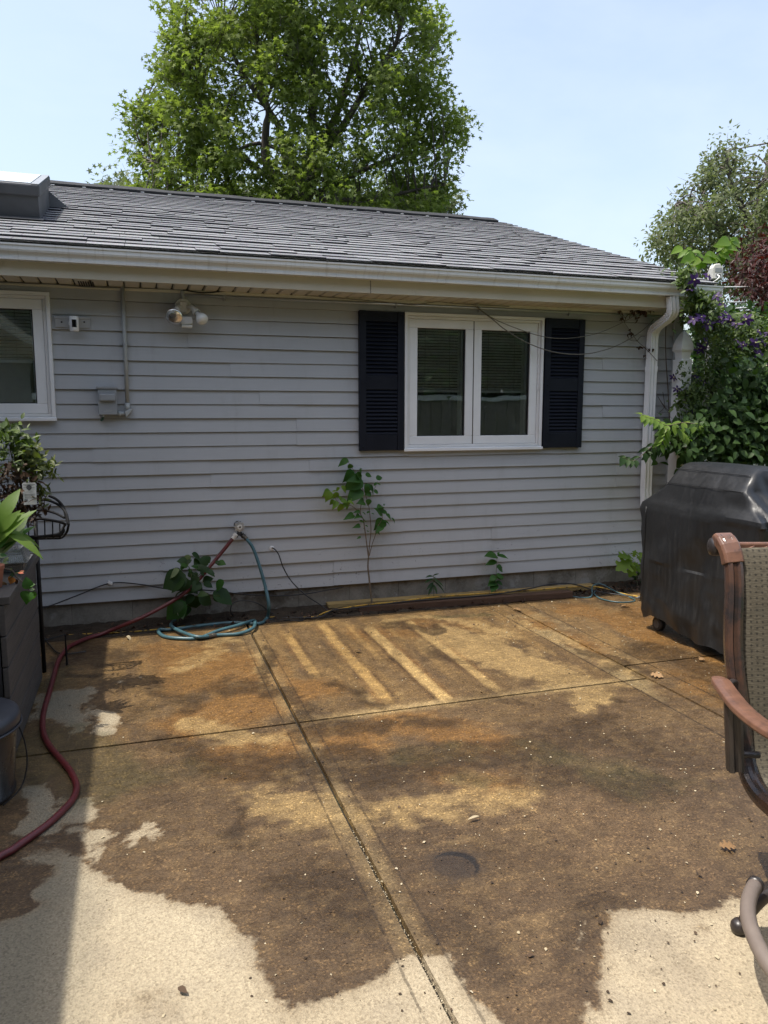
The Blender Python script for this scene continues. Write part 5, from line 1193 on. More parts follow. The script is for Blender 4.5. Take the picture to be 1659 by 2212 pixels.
m = MB(); u = Vector((ps.x, Yb, 0.19)); m.tube([u, u+Vector((0.115,0.10,0.0)), u+Vector((0.115,0.10,-0.19))], 0.006, 8); m.tube([u, u+Vector((-0.12,0.0,0.0)), u+Vector((-0.12,0.0,-0.19))], 0.006, 8); m.build('base_foot', MAT['black_iron'], st, smooth=False)
# ================================================================== leaf and plant helpers
def leaf_data(prof, fold=0.25, curl=0.25, tipdrop=0.0):
    """leaf along +Y, length 1, normal +Z; returns verts, faces"""
    n = len(prof); V = []; F = []
    for t, w in prof:
        z = -curl*t*t - tipdrop*t**4
        V += [(-w, t, z+fold*w), (0, t, z), (w, t, z+fold*w)]
    for i in range(n-1):
        a = 3*i; F += [(a, a+1, a+4, a+3), (a+1, a+2, a+5, a+4)]
    return np.array(V, float), F
OVATE = [(0,.01),(.08,.15),(.22,.26),(.40,.30),(.58,.26),(.75,.17),(.90,.06),(1.0,.004)]
HEART = [(-.06,.16),(0.02,.30),(.16,.42),(.32,.43),(.50,.36),(.68,.24),(.85,.10),(1.0,.004)]
LANCE = [(0,.012),(.12,.075),(.30,.125),(.50,.13),(.70,.10),(.87,.05),(1.0,.003)]
BROAD = [(0,.02),(.10,.24),(.25,.36),(.45,.40),(.62,.34),(.78,.22),(.92,.08),(1.0,.005)]
SMALL = [(0,.02),(.25,.22),(.55,.24),(.8,.12),(1.0,.01)]
STRAP = [(0,.02),(.15,.06),(.35,.095),(.55,.10),(.75,.075),(.9,.035),(1.0,.003)]
def star_data(k=5, inner=0.36, curl=0.15, base=0.0):
    V = [(0, 0.38, 0.0)]; n = 2*k
    for i in range(n):
        a = -PI/2+PI*2*i/n; r = 0.62 if i % 2 else inner*0.62
        if i == 0: r = 0.40
        x, y = r*math.cos(a), 0.38+r*math.sin(a); V.append((x, y, -curl*(x*x+(y-.38)**2)*1.6))
    F = [(0, 1+i, 1+(i+1) % n) for i in range(n)]
    return np.array(V, float), F
def lobed_data():
    half = [(0,.01),(.10,.05),(.14,.22),(.20,.28),(.26,.13),(.34,.15),(.40,.40),(.50,.44),(.53,.20),(.62,.20),(.70,.34),(.80,.28),(.82,.13),(.92,.10),(1.0,.005)]
    return leaf_data(half, 0.15, 0.2)
LD = {'ovate': leaf_data(OVATE), 'heart': leaf_data(HEART, .3, .3, .1), 'lance': leaf_data(LANCE, .35, .2), 'broad': leaf_data(BROAD, .22, .3), 'small': leaf_data(SMALL, .3, .2), 'strap': leaf_data(STRAP, .3, .55),
      'star': star_data(), 'lobed': lobed_data(), 'petal': leaf_data([(0,.03),(.2,.13),(.45,.20),(.65,.19),(.85,.10),(1,.008)], .25, .12), 'curled': leaf_data(BROAD, .6, .9)}
LM = {}
def leaf_me(kind, mat):
    key = (kind, mat)
    if key not in LM:
        V, F = LD[kind]; me = bpy.data.meshes.new('leaf'); me.from_pydata(V.tolist(), [], F); me.materials.append(MAT[mat])
        me.polygons.foreach_set('use_smooth', [True]*len(me.polygons)); LM[key] = me
    return LM[key]
def frame(d, n):
    d = Vector(d).normalized(); n = Vector(n); n = n-d*n.dot(d)
    if n.length < 1e-4: n = Vector((0.1, -0.9, 0.4)); n = n-d*n.dot(d)
    n.normalize(); x = d.cross(n); return Matrix((x, d, n)).transposed()
def leaf(parent, kind, mat, pos, d, n, size, nm='leaf', wscale=1.0):
    o = bpy.data.objects.new(nm, leaf_me(kind, mat)); COL.objects.link(o); o.parent = parent
    R = frame(d, n).to_4x4(); o.matrix_basis = Matrix.Translation(Vector(pos)-WL[parent]) @ R @ Matrix.Diagonal((size*wscale, size, size, 1)); return o
def scatter(name, kind, mat, parent, pos, dirs, nors, sizes, kindtag='stuff'):
    V, F = LD[kind]; N = len(pos); nv = len(V)
    d = dirs/np.linalg.norm(dirs, axis=1, keepdims=True); n = nors-d*(nors*d).sum(1, keepdims=True); n /= (np.linalg.norm(n, axis=1, keepdims=True)+1e-9); x = np.cross(d, n)
    P = pos[:, None, :]+sizes[:, None, None]*(V[None, :, 0:1]*x[:, None, :]+V[None, :, 1:2]*d[:, None, :]+V[None, :, 2:3]*n[:, None, :])
    base = np.array(WL[parent]) if parent is not None else pos.mean(0)
    P = (P-base).reshape(-1, 3)
    lens = np.array([len(f) for f in F]); flat = np.concatenate([np.array(f) for f in F])
    loops = (flat[None, :]+(np.arange(N)*nv)[:, None]).ravel(); L = np.tile(lens, N)
    me = bpy.data.meshes.new(name); me.vertices.add(N*nv); me.vertices.foreach_set('co', P.astype(np.float32).ravel())
    me.loops.add(len(loops)); me.loops.foreach_set('vertex_index', loops.astype(np.int32))
    me.polygons.add(len(L)); me.polygons.foreach_set('loop_start', np.concatenate([[0], np.cumsum(L)[:-1]]).astype(np.int32)); me.polygons.foreach_set('loop_total', L.astype(np.int32))
    me.materials.append(MAT[mat]); me.update(calc_edges=True); me.validate()
    a = me.attributes.new('rnd', 'FLOAT', 'POINT'); a.data.foreach_set('value', np.repeat(nrg.random(N), nv).astype(np.float32))
    o = put(name, me, base, parent)
    if kindtag: tag(o, kind=kindtag)
    return o
def stem(parent, pts, r, mat, nm='stem', n=6, sub=5):
    P = catmull(pts, sub); R = [r[0]+(r[1]-r[0])*i/(len(P)-1) for i in range(len(P))] if hasattr(r, '__len__') else r
    m = MB(); m.tube(P, R, n); return m.build(nm, mat, parent, smooth=True)
def rv(s=1.0): return Vector((rng.uniform(-s, s), rng.uniform(-s, s), rng.uniform(-s, s)))

# ================================================================== heart-leaved sapling against the wall
def ds_(x, y): return ((1270+x/3.5686)/1.8517, (1810+y/3.5677)/1.8517)
def SP(x, y, Y=-0.10): return Wp(*ds_(x, y), Y)
base_ = SP(785, 2120, -0.12); base_.z = 0.01
sap = thing('sapling', base_, 'slender heart-leaved sapling growing against the wall below the double window', 'sapling')
stem(sap, [base_, SP(745,1860), SP(720,1640), SP(728,1500)], (0.0075, 0.006), MAT['stem'], 'trunk')
stem(sap, [SP(728,1500), SP(705,1320), SP(675,1100), SP(655,960), SP(612,860), SP(628,700), SP(640,540), SP(632,450), SP(560,310), SP(490,220), SP(430,120)], (0.005, 0.002), MAT['stem'], 'branch')
stem(sap, [SP(728,1500), SP(740,1340), SP(762,1140), SP(758,1000), SP(738,800), SP(722,740), SP(690,620), SP(655,520)], (0.0045, 0.002), MAT['stem'], 'branch')
stem(sap, [SP(738,1480), SP(780,1310), SP(825,1180), SP(840,1090), SP(920,950), SP(930,860), SP(928,760)], (0.0035, 0.0015), MAT['stem'], 'branch')
stem(sap, [SP(612,880), SP(550,810), SP(480,760), SP(370,745), SP(290,700), SP(210,600), SP(160,560)], (0.0025, 0.0014), MAT['stem'], 'branch')
stem(sap, [SP(730,600), SP(790,560), SP(830,480), SP(860,410)], (0.002, 0.0012), MAT['stem'], 'branch')
SL_ = [  # base x,y -> tip x,y (close-up grid), width factor
 (425,105,290,185,.9),(432,120,460,112,1),(480,170,440,243,1.5),(485,255,390,430,1.0),(560,300,665,425,1.4),(600,260,660,330,1.2),(690,320,790,330,1.0),(600,370,405,530,1.35),(600,385,440,380,1.0),(720,455,700,590,1.25),(735,490,845,610,1.1),(810,560,890,560,1.0),(760,590,690,600,1.2),
 (610,530,430,680,1.2),(560,560,520,640,1.2),(730,670,725,765,1.3),(660,700,600,710,1.2),(845,375,938,340,1.1),(850,430,795,470,1.3),(850,440,903,455,1.2),(345,485,430,575,.9),(160,535,90,630,1.2),(165,560,130,705,1.2),(210,560,260,540,1.1),(280,500,300,570,1.0),(260,570,240,680,1.3),(200,620,190,700,1.1),(310,620,350,695,1.2),(230,680,170,750,1.0),(270,700,230,800,1.0),
 (340,690,440,690,1.2),(330,740,320,865,1.3),(440,700,530,725,1.0),(410,720,450,825,1.2),(470,660,520,680,1.0),(510,890,400,935,.9),(600,840,520,850,.8),(640,850,690,880,.9),(700,860,750,840,1.1),(770,870,818,875,.9),(600,900,555,915,.9),(640,930,600,900,1.0),(600,970,660,990,1.2),(660,970,705,965,.9),(600,1040,528,1065,.8),(680,1045,735,1050,.8),(650,1075,670,1090,1.0),(700,1120,738,1125,.9),(620,1200,567,1225,.9),
 (930,960,830,1110,1.35),(910,1065,850,1120,1.0),(835,1120,885,1145,.9),(920,860,860,800,1.4),(925,860,985,800,1.4),(920,770,858,770,1.2),(985,880,1055,945,.8),(1055,940,1125,1000,.6),(945,980,1055,1020,.45),(935,750,975,735,.8),(290,650,310,600,1.1),(380,700,400,770,1.1),(250,740,240,700,1.1)]
for (x0, y0, x1, y1, wf) in SL_:
    a = SP(x0, y0, -0.10+rng.uniform(-.03,.02)); b = SP(x1, y1, -0.10+rng.uniform(-.06,.02)); d = b-a; L = max(d.length, 0.02)
    mt = 'leaf_lime' if (x0 < 520 and 480 < y0 < 800) else 'leaf_sap'
    leaf(sap, 'heart' if L > 0.045 else 'ovate', mt, a, d, Vector((0.25,-0.8,0.55))+rv(.35), L*1.02, wscale=wf*0.80)

# ================================================================== broad-leaved weed behind the red hose
def dw(x, y): return ((620+x/3.6065)/1.8517, (2060+y/3.6071)/1.8517)
def BP(x, y, Y=-0.14): return Wp(*dw(x, y), Y)
wb = BP(330, 1420, -0.14); wb.z = 0.0
bw = thing('broadleaf_weed', wb, 'large dark broad-leaved weed sprouting around the red hose at the wall foot', 'weed')
stem(bw, [wb, BP(300,1180), BP(420,1080), BP(520,960), BP(510,800), BP(480,740)], (0.006,0.003), MAT['stem_green'])
stem(bw, [BP(300,1200), BP(480,1090), BP(650,1010)], (0.0035,0.002), MAT['stem_green'])
stem(bw, [BP(520,960), BP(620,880), BP(740,760)], (0.0035,0.002), MAT['stem_green'])
stem(bw, [wb, BP(360,1240), BP(560,1190)], (0.0035,0.002), MAT['stem_green'])
BL = [(530,560,690,640,1.2,'d'),(700,590,750,720,1.6,'d'),(640,640,580,700,1.2,'d'),(480,570,460,670,1.2,'p'),(470,680,340,650,1.2,'d'),(450,700,520,640,1.0,'d'),(350,790,190,885,1.0,'p'),(370,780,150,850,.7,'d'),(440,860,130,1030,1.3,'d'),(430,930,210,1070,1.4,'d'),(450,900,360,1100,1.3,'d'),(560,830,600,900,1.3,'d'),(620,730,760,700,.9,'d'),(600,780,840,790,.7,'d'),(740,790,860,860,.8,'d'),(640,770,540,720,1.,'l'),(400,760,480,700,1.,'l'),(450,740,380,700,1.,'l'),
      (900,690,1005,690,1.2,'l'),(870,700,930,660,1.,'d'),(690,960,820,900,1.2,'d'),(700,980,830,1020,1.2,'d'),(640,960,560,1080,1.2,'d'),(640,900,500,1000,1.1,'d'),(600,960,440,1120,1.1,'d'),(990,940,865,1070,1.2,'l'),(840,1110,1120,1230,1.25,'d'),(860,1150,930,1250,1.2,'d'),(560,1150,440,1260,1.3,'d'),(560,1170,600,1360,1.3,'d'),(630,1170,830,1270,1.15,'d'),(620,1150,740,1130,1.0,'d'),(500,1170,540,1240,1.2,'d'),(440,1250,160,1480,1.1,'l'),(400,1260,250,1400,1.1,'d'),(400,1300,430,1490,1.6,'l'),(370,1330,450,1290,1.2,'p'),(350,1370,410,1480,1.1,'p'),(470,1330,490,1430,1.3,'d'),(470,880,600,840,1.2,'d'),(560,1000,700,1080,1.1,'d'),(520,1040,620,1120,1.1,'d'),(650,820,720,870,1.,'d'),(760,690,800,670,1.,'d'),(480,780,540,840,1.2,'l'),(420,720,370,790,1.,'l')]
for (x0, y0, x1, y1, wf, kd) in BL:
    Y = -0.14+rng.uniform(-.10, .05); a = BP(x0, y0, Y); b = BP(x1, y1, Y+rng.uniform(-.05,.03)); d = b-a
    leaf(bw, 'broad', {'d': 'leaf_dk', 'l': 'leaf_sap', 'p': 'leaf_pale'}[kd], a, d, Vector((0.05,-0.65,0.75))+rv(.35), d.length*1.05, wscale=wf*0.95)

# ================================================================== small weeds along the wall foot
def weed(pts, leaves, label, gkind, mat, Y=-0.10, st='stem_green', group=None):
    b = Gp(*pts[0]); b = Wp(pts[0][0], pts[0][1], Y); b.z = 0.01
    w_ = thing('weed', b, label, 'weed', group)
    P = [b]+[Wp(x, y, Y) for x, y in pts[1:]]
    if len(P) > 1: stem(w_, P, (0.003, 0.0015), MAT[st])
    for (x0, y0, x1, y1, wf) in leaves:
        a = Wp(x0, y0, Y+rng.uniform(-.02,.02)); c = Wp(x1, y1, Y+rng.uniform(-.05,.01)); d = c-a
        leaf(w_, gkind, mat, a, d, Vector((0,-0.6,0.8))+rv(.25), d.length, wscale=wf)
    return w_
weed([(1070,1275),(1072,1235),(1074,1200)], [(1074,1202,1052,1195,1.),(1074,1200,1098,1202,1.),(1073,1213,1049,1217,1.),(1073,1222,1090,1234,1.3),(1072,1225,1086,1224,1.1),(1074,1198,1080,1192,1.),(1072,1245,1058,1252,1.3),(1073,1248,1090,1243,1.3),(1072,1256,1056,1262,1.2),(1072,1256,1088,1262,1.2),(1072,1262,1062,1275,1.2),(1072,1240,1090,1250,1.2)], 'upright leafy weed rising against the siding right of the sapling', 'ovate', 'leaf_sap')
weed([(938,1278),(936,1258),(936,1242)], [(936,1245,922,1243,1.),(936,1243,948,1238,1.),(936,1250,918,1256,1.),(936,1250,960,1264,.8),(936,1255,966,1278,.7),(936,1258,922,1272,1.),(936,1246,945,1252,1.),(936,1262,946,1282,1.),(936,1262,926,1284,1.)], 'low dark spiky weed at the foundation between sapling and tall weed', 'lance', 'leaf_dk')
ok = thing('oak_seedling', Gp(1375,1275), 'bright green lobed-leaf oak seedling beside the covered grill', 'seedling')
stem(ok, [Wp(1378,1275,-.12), Wp(1374,1240,-.14), Wp(1368,1212,-.16)], (0.004,0.002), MAT['stem'])
for (x0,y0,x1,y1) in [(1368,1206,1345,1198),(1366,1210,1341,1224),(1372,1212,1364,1240),(1374,1206,1396,1200),(1378,1208,1398,1218),(1368,1204,1372,1192),(1380,1206,1388,1195),(1372,1214,1384,1232)]:
    a = Wp(x0,y0,-.16+rng.uniform(-.02,.02)); c = Wp(x1,y1,-.18+rng.uniform(-.04,.02)); d = c-a; leaf(ok, 'lobed', 'leaf_lime', a, d, Vector((0,-.55,.8))+rv(.25), d.length*1.25, wscale=1.1)
for i in range(22):
    a = Wp(rng.uniform(1372,1396), rng.uniform(1232,1272), -.12); leaf(ok, 'ovate', 'leaf_dk', a, rv()+Vector((0,-.3,-.2)), Vector((0,-.6,.7))+rv(.3), rng.uniform(.03,.05))

# ================================================================== dead vine under the eave by the downspout
def dv(x, y): return (1323+0.1302*x, 567+0.1302*y)
def VP(x, y, Y=-0.05): return Wp(*dv(x, y), Y)
dead = thing('dead_vine', VP(740,1630), 'withered brown vine tangled under the eave and across to the downspout', 'dead vine')
for pts in ([(740,1630),(620,1500),(520,1400),(410,1300),(320,1170),(270,1100),(200,1000)], [(200,1000),(230,900),(300,840),(400,800),(520,780),(640,760)], [(200,980),(150,900),(110,830)], [(410,1300),(470,1230),(540,1230)], [(410,1300),(330,1300),(270,1270)], [(560,1430),(500,1410),(440,1420)], [(300,840),(380,880),(410,930)], [(450,790),(500,850),(550,870)], [(350,800),(280,770),(220,760)]):
    stem(dead, [VP(x, y, -0.05-(0.05 if x > 560 else 0)) for x, y in pts], (0.0028,0.0014), MAT['stem_dark'], n=5)
for i in range(75):
    x, y = rng.choice([(290,1130),(320,1180),(460,1420),(480,1400),(540,1560),(140,830),(150,820),(300,780),(380,800),(460,800),(520,800),(400,830),(560,790),(250,780),(350,830),(610,770),(480,830),(400,910),(160,900),(230,880),(640,1440),(560,860),(330,760),(430,780)])
    p = VP(x+rng.gauss(0,26), y+rng.gauss(0,18), -0.06+rng.uniform(-.03,.01)); leaf(dead, 'curled', 'leaf_brown', p, rv()+Vector((0,0,-.6)), rv(), rng.uniform(.018,.036))

# ================================================================== fence post, picket fence, service mast
pp = Wp(1476, 745, -.15); pp.z = 0
po = thing('fence_post', pp, 'white vinyl fence post with faceted pointed cap at the house corner', 'fence post')
def sq(b, c, h, z0, z1, h2=None):
    h2 = h if h2 is None else h2
    v = [(c.x+sx*h, c.y+sy*h, z0) for sx, sy in ((-1,-1),(1,-1),(1,1),(-1,1))]+[(c.x+sx*h2, c.y+sy*h2, z1) for sx, sy in ((-1,-1),(1,-1),(1,1),(-1,1))]
    b.add(v, [(3,2,1,0),(4,5,6,7),(0,1,5,4),(1,2,6,5),(2,3,7,6),(3,0,4,7)])
zt = Wp(1478,716,-.15).z; zb = Wp(1478,757,-.15).z; zc = Wp(1478,780,-.15).z
m = MB(); sq(m, pp, 0.055, -0.03, zc); m.build('post', MAT['white'], po, bevel=0.004)
m = MB(); sq(m, pp, 0.057, zc, zc+0.012, 0.052); sq(m, pp, 0.042, zc+0.012, zb-0.02, 0.047); sq(m, pp, 0.047, zb-0.02, zb, 0.062)
H_ = zt-zb
for u0, u1 in ((0,.25),(.25,.5),(.5,.72),(.72,.88),(.88,1.0)):
    f_ = lambda u: 0.062*math.cos(u*PI/2*0.93)**0.8
    sq(m, pp, f_(u0), zb+u0*H_, zb+u1*H_, f_(u1))
m.build('cap', MAT['white'], po, bevel=0.002)
fe = thing('picket_fence', (5.6, 0.05, 0), 'white picket fence almost buried behind the flowering vine and shrub', 'fence')
pk = None
for i in range(16):
    x = 4.95+i*0.115
    if pk is None: m = MB(); m.box(x-.035, x+.035, .04, .058, .08, 1.22); pk = m.build('picket', MAT['white'], fe)
    else: o = pk.copy(); COL.objects.link(o); o.location = pk.location+Vector((i*0.115,0,0))
for z in (0.35, 1.0):
    m = MB(); m.box(4.72, 6.62, .059, .095, z, z+.08); m.build('rail', MAT['white'], fe)
ms = Dp(1545, 585, 7.3)
mast = thing('service_mast', (ms.x, ms.y, 0), 'weathered white electric service head on a mast rising behind the vine', 'mast')
m = MB(); m.tube([(ms.x-0.01,ms.y+.02,0),(ms.x-0.01,ms.y+.02,ms.z-0.02)], 0.028, 14); m.build('pipe', MAT['dark_metal'], mast, smooth=True)
sx = 7.3/1650
def hd3(l, f, z): return Vector((ms.x,ms.y,ms.z))+_RT*l+_HD*f+Vector((0,0,z))
V_ = [hd3(l,f,z) for f, sc3 in ((-0.06,1.0),(0.05,1.15)) for l, z in [(-.045*sc3,-.085),(-.050*sc3,.015),(-.030*sc3,.052),(.022*sc3,.056),(.050*sc3,.022),(.052*sc3,-.085)]]
m = MB(); m.add(V_, [(0,1,2,3,4,5),(11,10,9,8,7,6)]+[(i,(i+1)%6,6+(i+1)%6,6+i) for i in range(6)]); m.build('weatherhead', MAT['ivory'], mast, bevel=0.008)
m = MB(); m.obox(hd3(0.004,-0.063,-0.005), _RT*0.030, _HD*0.002, Vector((0,0,0.020))); m.build('rating_plate', MAT['box'], mast)
m = MB(); m.obox(hd3(0.004,-0.063,-0.055), _RT*0.030, _HD*0.003, Vector((0,0,0.022))); m.build('wire_plate', MAT['trim_white'], mast)
for l in (-.012, .016):
    m = MB(); m.lathe([(0.009,0),(0.008,0.004),(0.001,0.005)], hd3(l,-0.066,-0.048), tuple(-_HD), 10); m.build('wire_hole', MAT['black'], mast)
m = MB(); m.tube(catmull([hd3(-.01,-.07,-.05), hd3(-.005,-.11,-.07), hd3(-.03,-.12,-.10), hd3(-.06,-.10,-.12)], 5), 0.006, 7); m.build('service_loop', MAT['trim_white'], mast, smooth=True)
for i, (y0, y1, x0) in enumerate(((620,614,1562),(653,644,1570),(666,653,1590))):
    a, b = Dp(x0, y0, 7.3), Dp(1740, y1-6, 24.0)
    m = MB(); m.tube([a, a.lerp(b,.33)-Vector((0,0,.05)), a.lerp(b,.66)-Vector((0,0,.05)), b], 0.006, 6); tag(m.build('overhead_wire', MAT['trim_white'], smooth=True), ('topmost','middle','lowest')[i]+' of three pale overhead wires leaving the service head', 'wire', 'overhead service wires')

# ================================================================== flowering vine (clematis) on the fence post
vb = Vector((4.9, -0.12, 0))
vine = thing('clematis_vine', vb, 'tangled climbing vine with dark purple star flowers around the white post', 'vine')
LOBF = [(1495,612,.07),(1510,640,.08),(1500,650,.07),(1530,670,.11),(1560,690,.12),(1600,700,.10),(1478,600,.05),(1510,670,.08),(1545,700,.1)]
LOB = [(1440,610,.10,1),(1470,610,.10,1),(1500,610,.12,1),(1520,640,.18,1),(1490,660,.16,1),(1545,670,.16,1),(1540,710,.2,1),(1590,725,.18,1),(1610,715,.14,1),(1510,720,.16,1),(1560,740,.2,1),(1620,730,.2,1),(1640,735,.16,1),(1660,760,.22,1),(1500,690,.14,1),(1530,770,.18,.7),(1480,880,.13,1.2),(1445,800,.06,1.2),(1450,850,.07,1.2),(1440,870,.07,1.0),(1475,840,.08,1.4),(1505,830,.09,1.2),(1520,850,.2,.5),(1570,830,.2,.5),(1690,740,.2,1),(1700,820,.25,1),(1490,800,.10,.35),(1540,900,.2,.6),(1470,920,.12,.7),(1450,900,.08,.6)]
def vpt(px, py, r):
    c = Wp(px, py, 0.0 if px < 1500 else 0.0); depth_y = -0.12 if px > 1490 else -0.09
    c = Wp(px, py, depth_y); return np.array([c.x, c.y, c.z])+nrg.normal(0, 1, 3)*np.array([r, min(r, .12), r])*0.72
pos = []
wts = np.array([l[3]*l[2]**2 for l in LOB]); wts /= wts.sum()
for i in nrg.choice(len(LOB), 5200, p=wts): pos.append(vpt(*LOB[i][:3]))
for i in nrg.choice(len(LOBF), 1300):
    c = Wp(LOBF[i][0], LOBF[i][1], -.53); pos.append(np.array([c.x, c.y, c.z])+nrg.normal(0, 1, 3)*LOBF[i][2]*np.array([.75,.45,.75]))
pos = np.array(pos); pos[:, 1] = np.where((pos[:, 0] < 4.62) & (pos[:, 1] > -.24) & (pos[:, 2] < 2.25), -.24-.05*nrg.random(len(pos)), pos[:, 1]); keep = (pos[:, 1] < -.45) | (pos[:, 0] > 4.18) & ~((pos[:, 0] < 4.62) & (pos[:, 1] > -0.05)); pos = pos[keep]
pos = np.array([p for p in pos if not (1448 < proj(p)[0] < 1502 and 702 < proj(p)[1] < 800 and nrg.random() < (.95 if proj(p)[1] < 762 else .6)) and not (1500 < proj(p)[0] < 1595 and proj(p)[1] < 628) and not (proj(p)[0] > 1560 and proj(p)[1] < 676)])
dist = pos[:, 1]
order = np.argsort(dist); pos = pos[order]
N1 = 230
pick = nrg.choice(min(1400, len(pos)), N1, replace=False)
for i in pick: leaf(vine, 'ovate', 'leaf_vine', pos[i], Vector(nrg.normal(0,1,3))+Vector((0,-.5,-.4)), Vector((0,-.7,.8))+Vector(nrg.normal(0,.35,3)), float(nrg.uniform(.035,.065)))
rest = np.delete(np.arange(len(pos)), pick); pr_ = pos[rest]; n_ = len(pr_)
scatter('foliage', 'small', 'leaf_vine', vine, pr_, nrg.normal(0,1,(n_,3))+np.array([0,-.4,-.4]), nrg.normal(0,.4,(n_,3))+np.array([0,-.6,.8]), nrg.uniform(.03,.058,n_))
for i in range(46):
    a = vpt(*LOB[int(nrg.choice(len(LOB), p=wts))][:3]); pts_ = [Vector(a)]
    for k in range(4): pts_.append(pts_[-1]+Vector((rng.uniform(-.09,.09), rng.uniform(-.03,.03), rng.uniform(-.13,.10))))
    stem(vine, pts_, (0.003,0.0012), MAT['stem_dark'], n=4, sub=3)
for x0 in (1440,):
    stem(vine, [Wp(x0+10,1000,-.08), Wp(x0+4,860,-.09), Wp(x0-2,760,-.10), Wp(x0,690,-.10), Wp(x0+12,640,-.1)], (0.006,0.003), MAT['stem_dark'], n=6)
for i in range(26):   # dry tangle in the dark gap
    a = Wp(rng.uniform(1500,1600), rng.uniform(790,880), -.16); stem(vine, [a, a+Vector((rng.uniform(-.1,.1),-.01,rng.uniform(-.15,.1))), a+Vector((rng.uniform(-.16,.16),0,rng.uniform(-.25,.05)))], 0.0016, MAT['stem'], 'dry_tendril', 4, 4)
FLW = [(1468,640),(1478,660),(1490,625),(1500,605),(1475,610),(1470,675),(1498,690),(1515,685),(1530,595),(1548,640),(1562,655),(1570,680),(1578,692),(1558,690),(1530,700),(1590,700),(1612,690),(1640,715),(1590,735),(1632,740),(1650,738),(1640,765),(1655,790),(1514,752),(1525,740),(1500,815),(1518,822),(1462,840),(1476,852),(1470,870),(1498,890),(1478,905),(1455,815),(1660,720),(1605,745)]
for j, (x, y) in enumerate(FLW):
    Yf = -.60 if (x > 1485 and y < 705) else (-.26 if x > 1500 else -.17)
    c = Wp(x, y, Yf+rng.uniform(-.06,.03)); f = MB(); ax = (Vector((-.35,-.8,.45))+rv(.6)).normalized()
    R = frame(ax.orthogonal(), ax); n = 6 if j % 3 else 5; sz = rng.uniform(.042,.062)
    f.lathe([(0.006,-0.004),(0.007,0.004),(0.003,0.009),(0.0005,0.010)], c, ax, 7, caps=False); fo_ = f.build('flower', MAT['stamen'], vine); tag(fo_, None)
    for q in range(n):
        an = 2*PI*q/n+rng.uniform(-.15,.15); d = R @ Vector((math.cos(an), math.sin(an), rng.uniform(-.35,.15))); leaf(fo_, 'petal', 'petal_purple', c, d, ax+rv(.15), sz, 'petal', 1.15)

# ================================================================== broad leafed shrub behind the grill
sh = thing('elm_shrub', Vector((5.0,-0.5,0)), 'leafy green elm shrub behind the covered grill', 'shrub')
SLB = [(1500,940,.14),(1540,930,.16),(1580,940,.18),(1620,930,.18),(1660,940,.2),(1480,965,.10),(1560,975,.15),(1620,985,.2),(1640,880,.16),(1660,850,.16),(1600,890,.14),(1645,820,.12),(1700,900,.25),(1450,930,.07),(1430,925,.04),(1550,890,.10),(1500,990,.10),(1600,800,.10),(1640,790,.10)]
wts = np.array([l[2]**2 for l in SLB]); wts /= wts.sum(); pos = []
for i in nrg.choice(len(SLB), 2100, p=wts):
    px, py, r = SLB[i]; c = Wp(px, py, -.42); pos.append(np.array([c.x, c.y, c.z])+nrg.normal(0,1,3)*np.array([r,.15,r*.8])*.75)
pos = np.array(pos); pos = pos[np.argsort(pos[:, 1])]
pick = nrg.choice(900, 280, replace=False)
for i in pick: leaf(sh, 'ovate', 'leaf_shrub', pos[i], Vector(nrg.normal(0,.8,3))+Vector((-.5,-.7,-.45)), Vector((0,-.75,.7))+Vector(nrg.normal(0,.28,3)), float(nrg.uniform(.065,.105)), wscale=1.1)
rest = np.delete(np.arange(len(pos)), pick); pr_ = pos[rest]; n_ = len(pr_)
scatter('foliage', 'ovate', 'leaf_shrub', sh, pr_, nrg.normal(0,.8,(n_,3))+np.array([-.4,-.7,-.45]), nrg.normal(0,.25,(n_,3))+np.array([0,-.7,.75]), nrg.uniform(.06,.10,n_))
for i in range(16):
    b = Vector((rng.uniform(4.7,5.8), rng.uniform(-.4,-.1), .02)); px, py, r = SLB[i]; t = Wp(px, py, -.45)
    stem(sh, [b, b.lerp(t,.5)+Vector((0,.05,.1)), t], (0.008,0.003), MAT['stem_dark'], 'branch', 5)
# young spray over the downspout, sunlight put into its lime leaves; dark one below
def spray(parent, pts, mat, Y0, n, size, pend=0.5):
    P = catmull([Wp(x, y, Y0) for x, y in pts], 6); stem(parent, [Wp(x, y, Y0) for x, y in pts], (0.0035,0.0015), MAT['stem'], 'branch', 5)
    for k in range(n):
        i = int(k/(n-1)*(len(P)-2)); t = (P[i+1]-P[i]).normalized(); sd = 1 if k % 2 else -1
        up = Vector((0,-.62,.78)); s_ = t.cross(up).normalized()*sd
        d = t*.45+s_*.8+Vector((0,0,-pend)); leaf(parent, 'ovate', mat, P[i], d, up+rv(.2), size*rng.uniform(.8,1.15), wscale=1.05)
def dl(x, y): return ((2560+x/3.6867)/1.8517, (1300+y/3.6867)/1.8517)
spray(sh, [dl(900,1480),dl(650,1440),dl(400,1480),dl(240,1400),dl(100,1360),dl(20,1320)], 'leaf_lime', -.55, 20, .085, .4)
spray(sh, [dl(400,1530),dl(370,1600),dl(340,1690),dl(300,1780)], 'leaf_lime', -.58, 9, .085, .3)
spray(sh, [dl(560,1520),dl(640,1600),dl(720,1690)], 'leaf_lime', -.58, 9, .085, .3)
spray(sh, [dl(560,1800),dl(300,1720),dl(130,1830),dl(-60,1990),dl(-160,1985),dl(-260,1950)], 'leaf_dk', -.40, 17, .085, .35)
spray(sh, [dl(300,1750),dl(200,1850),dl(150,1930)], 'leaf_dk', -.40, 8, .08, .35)
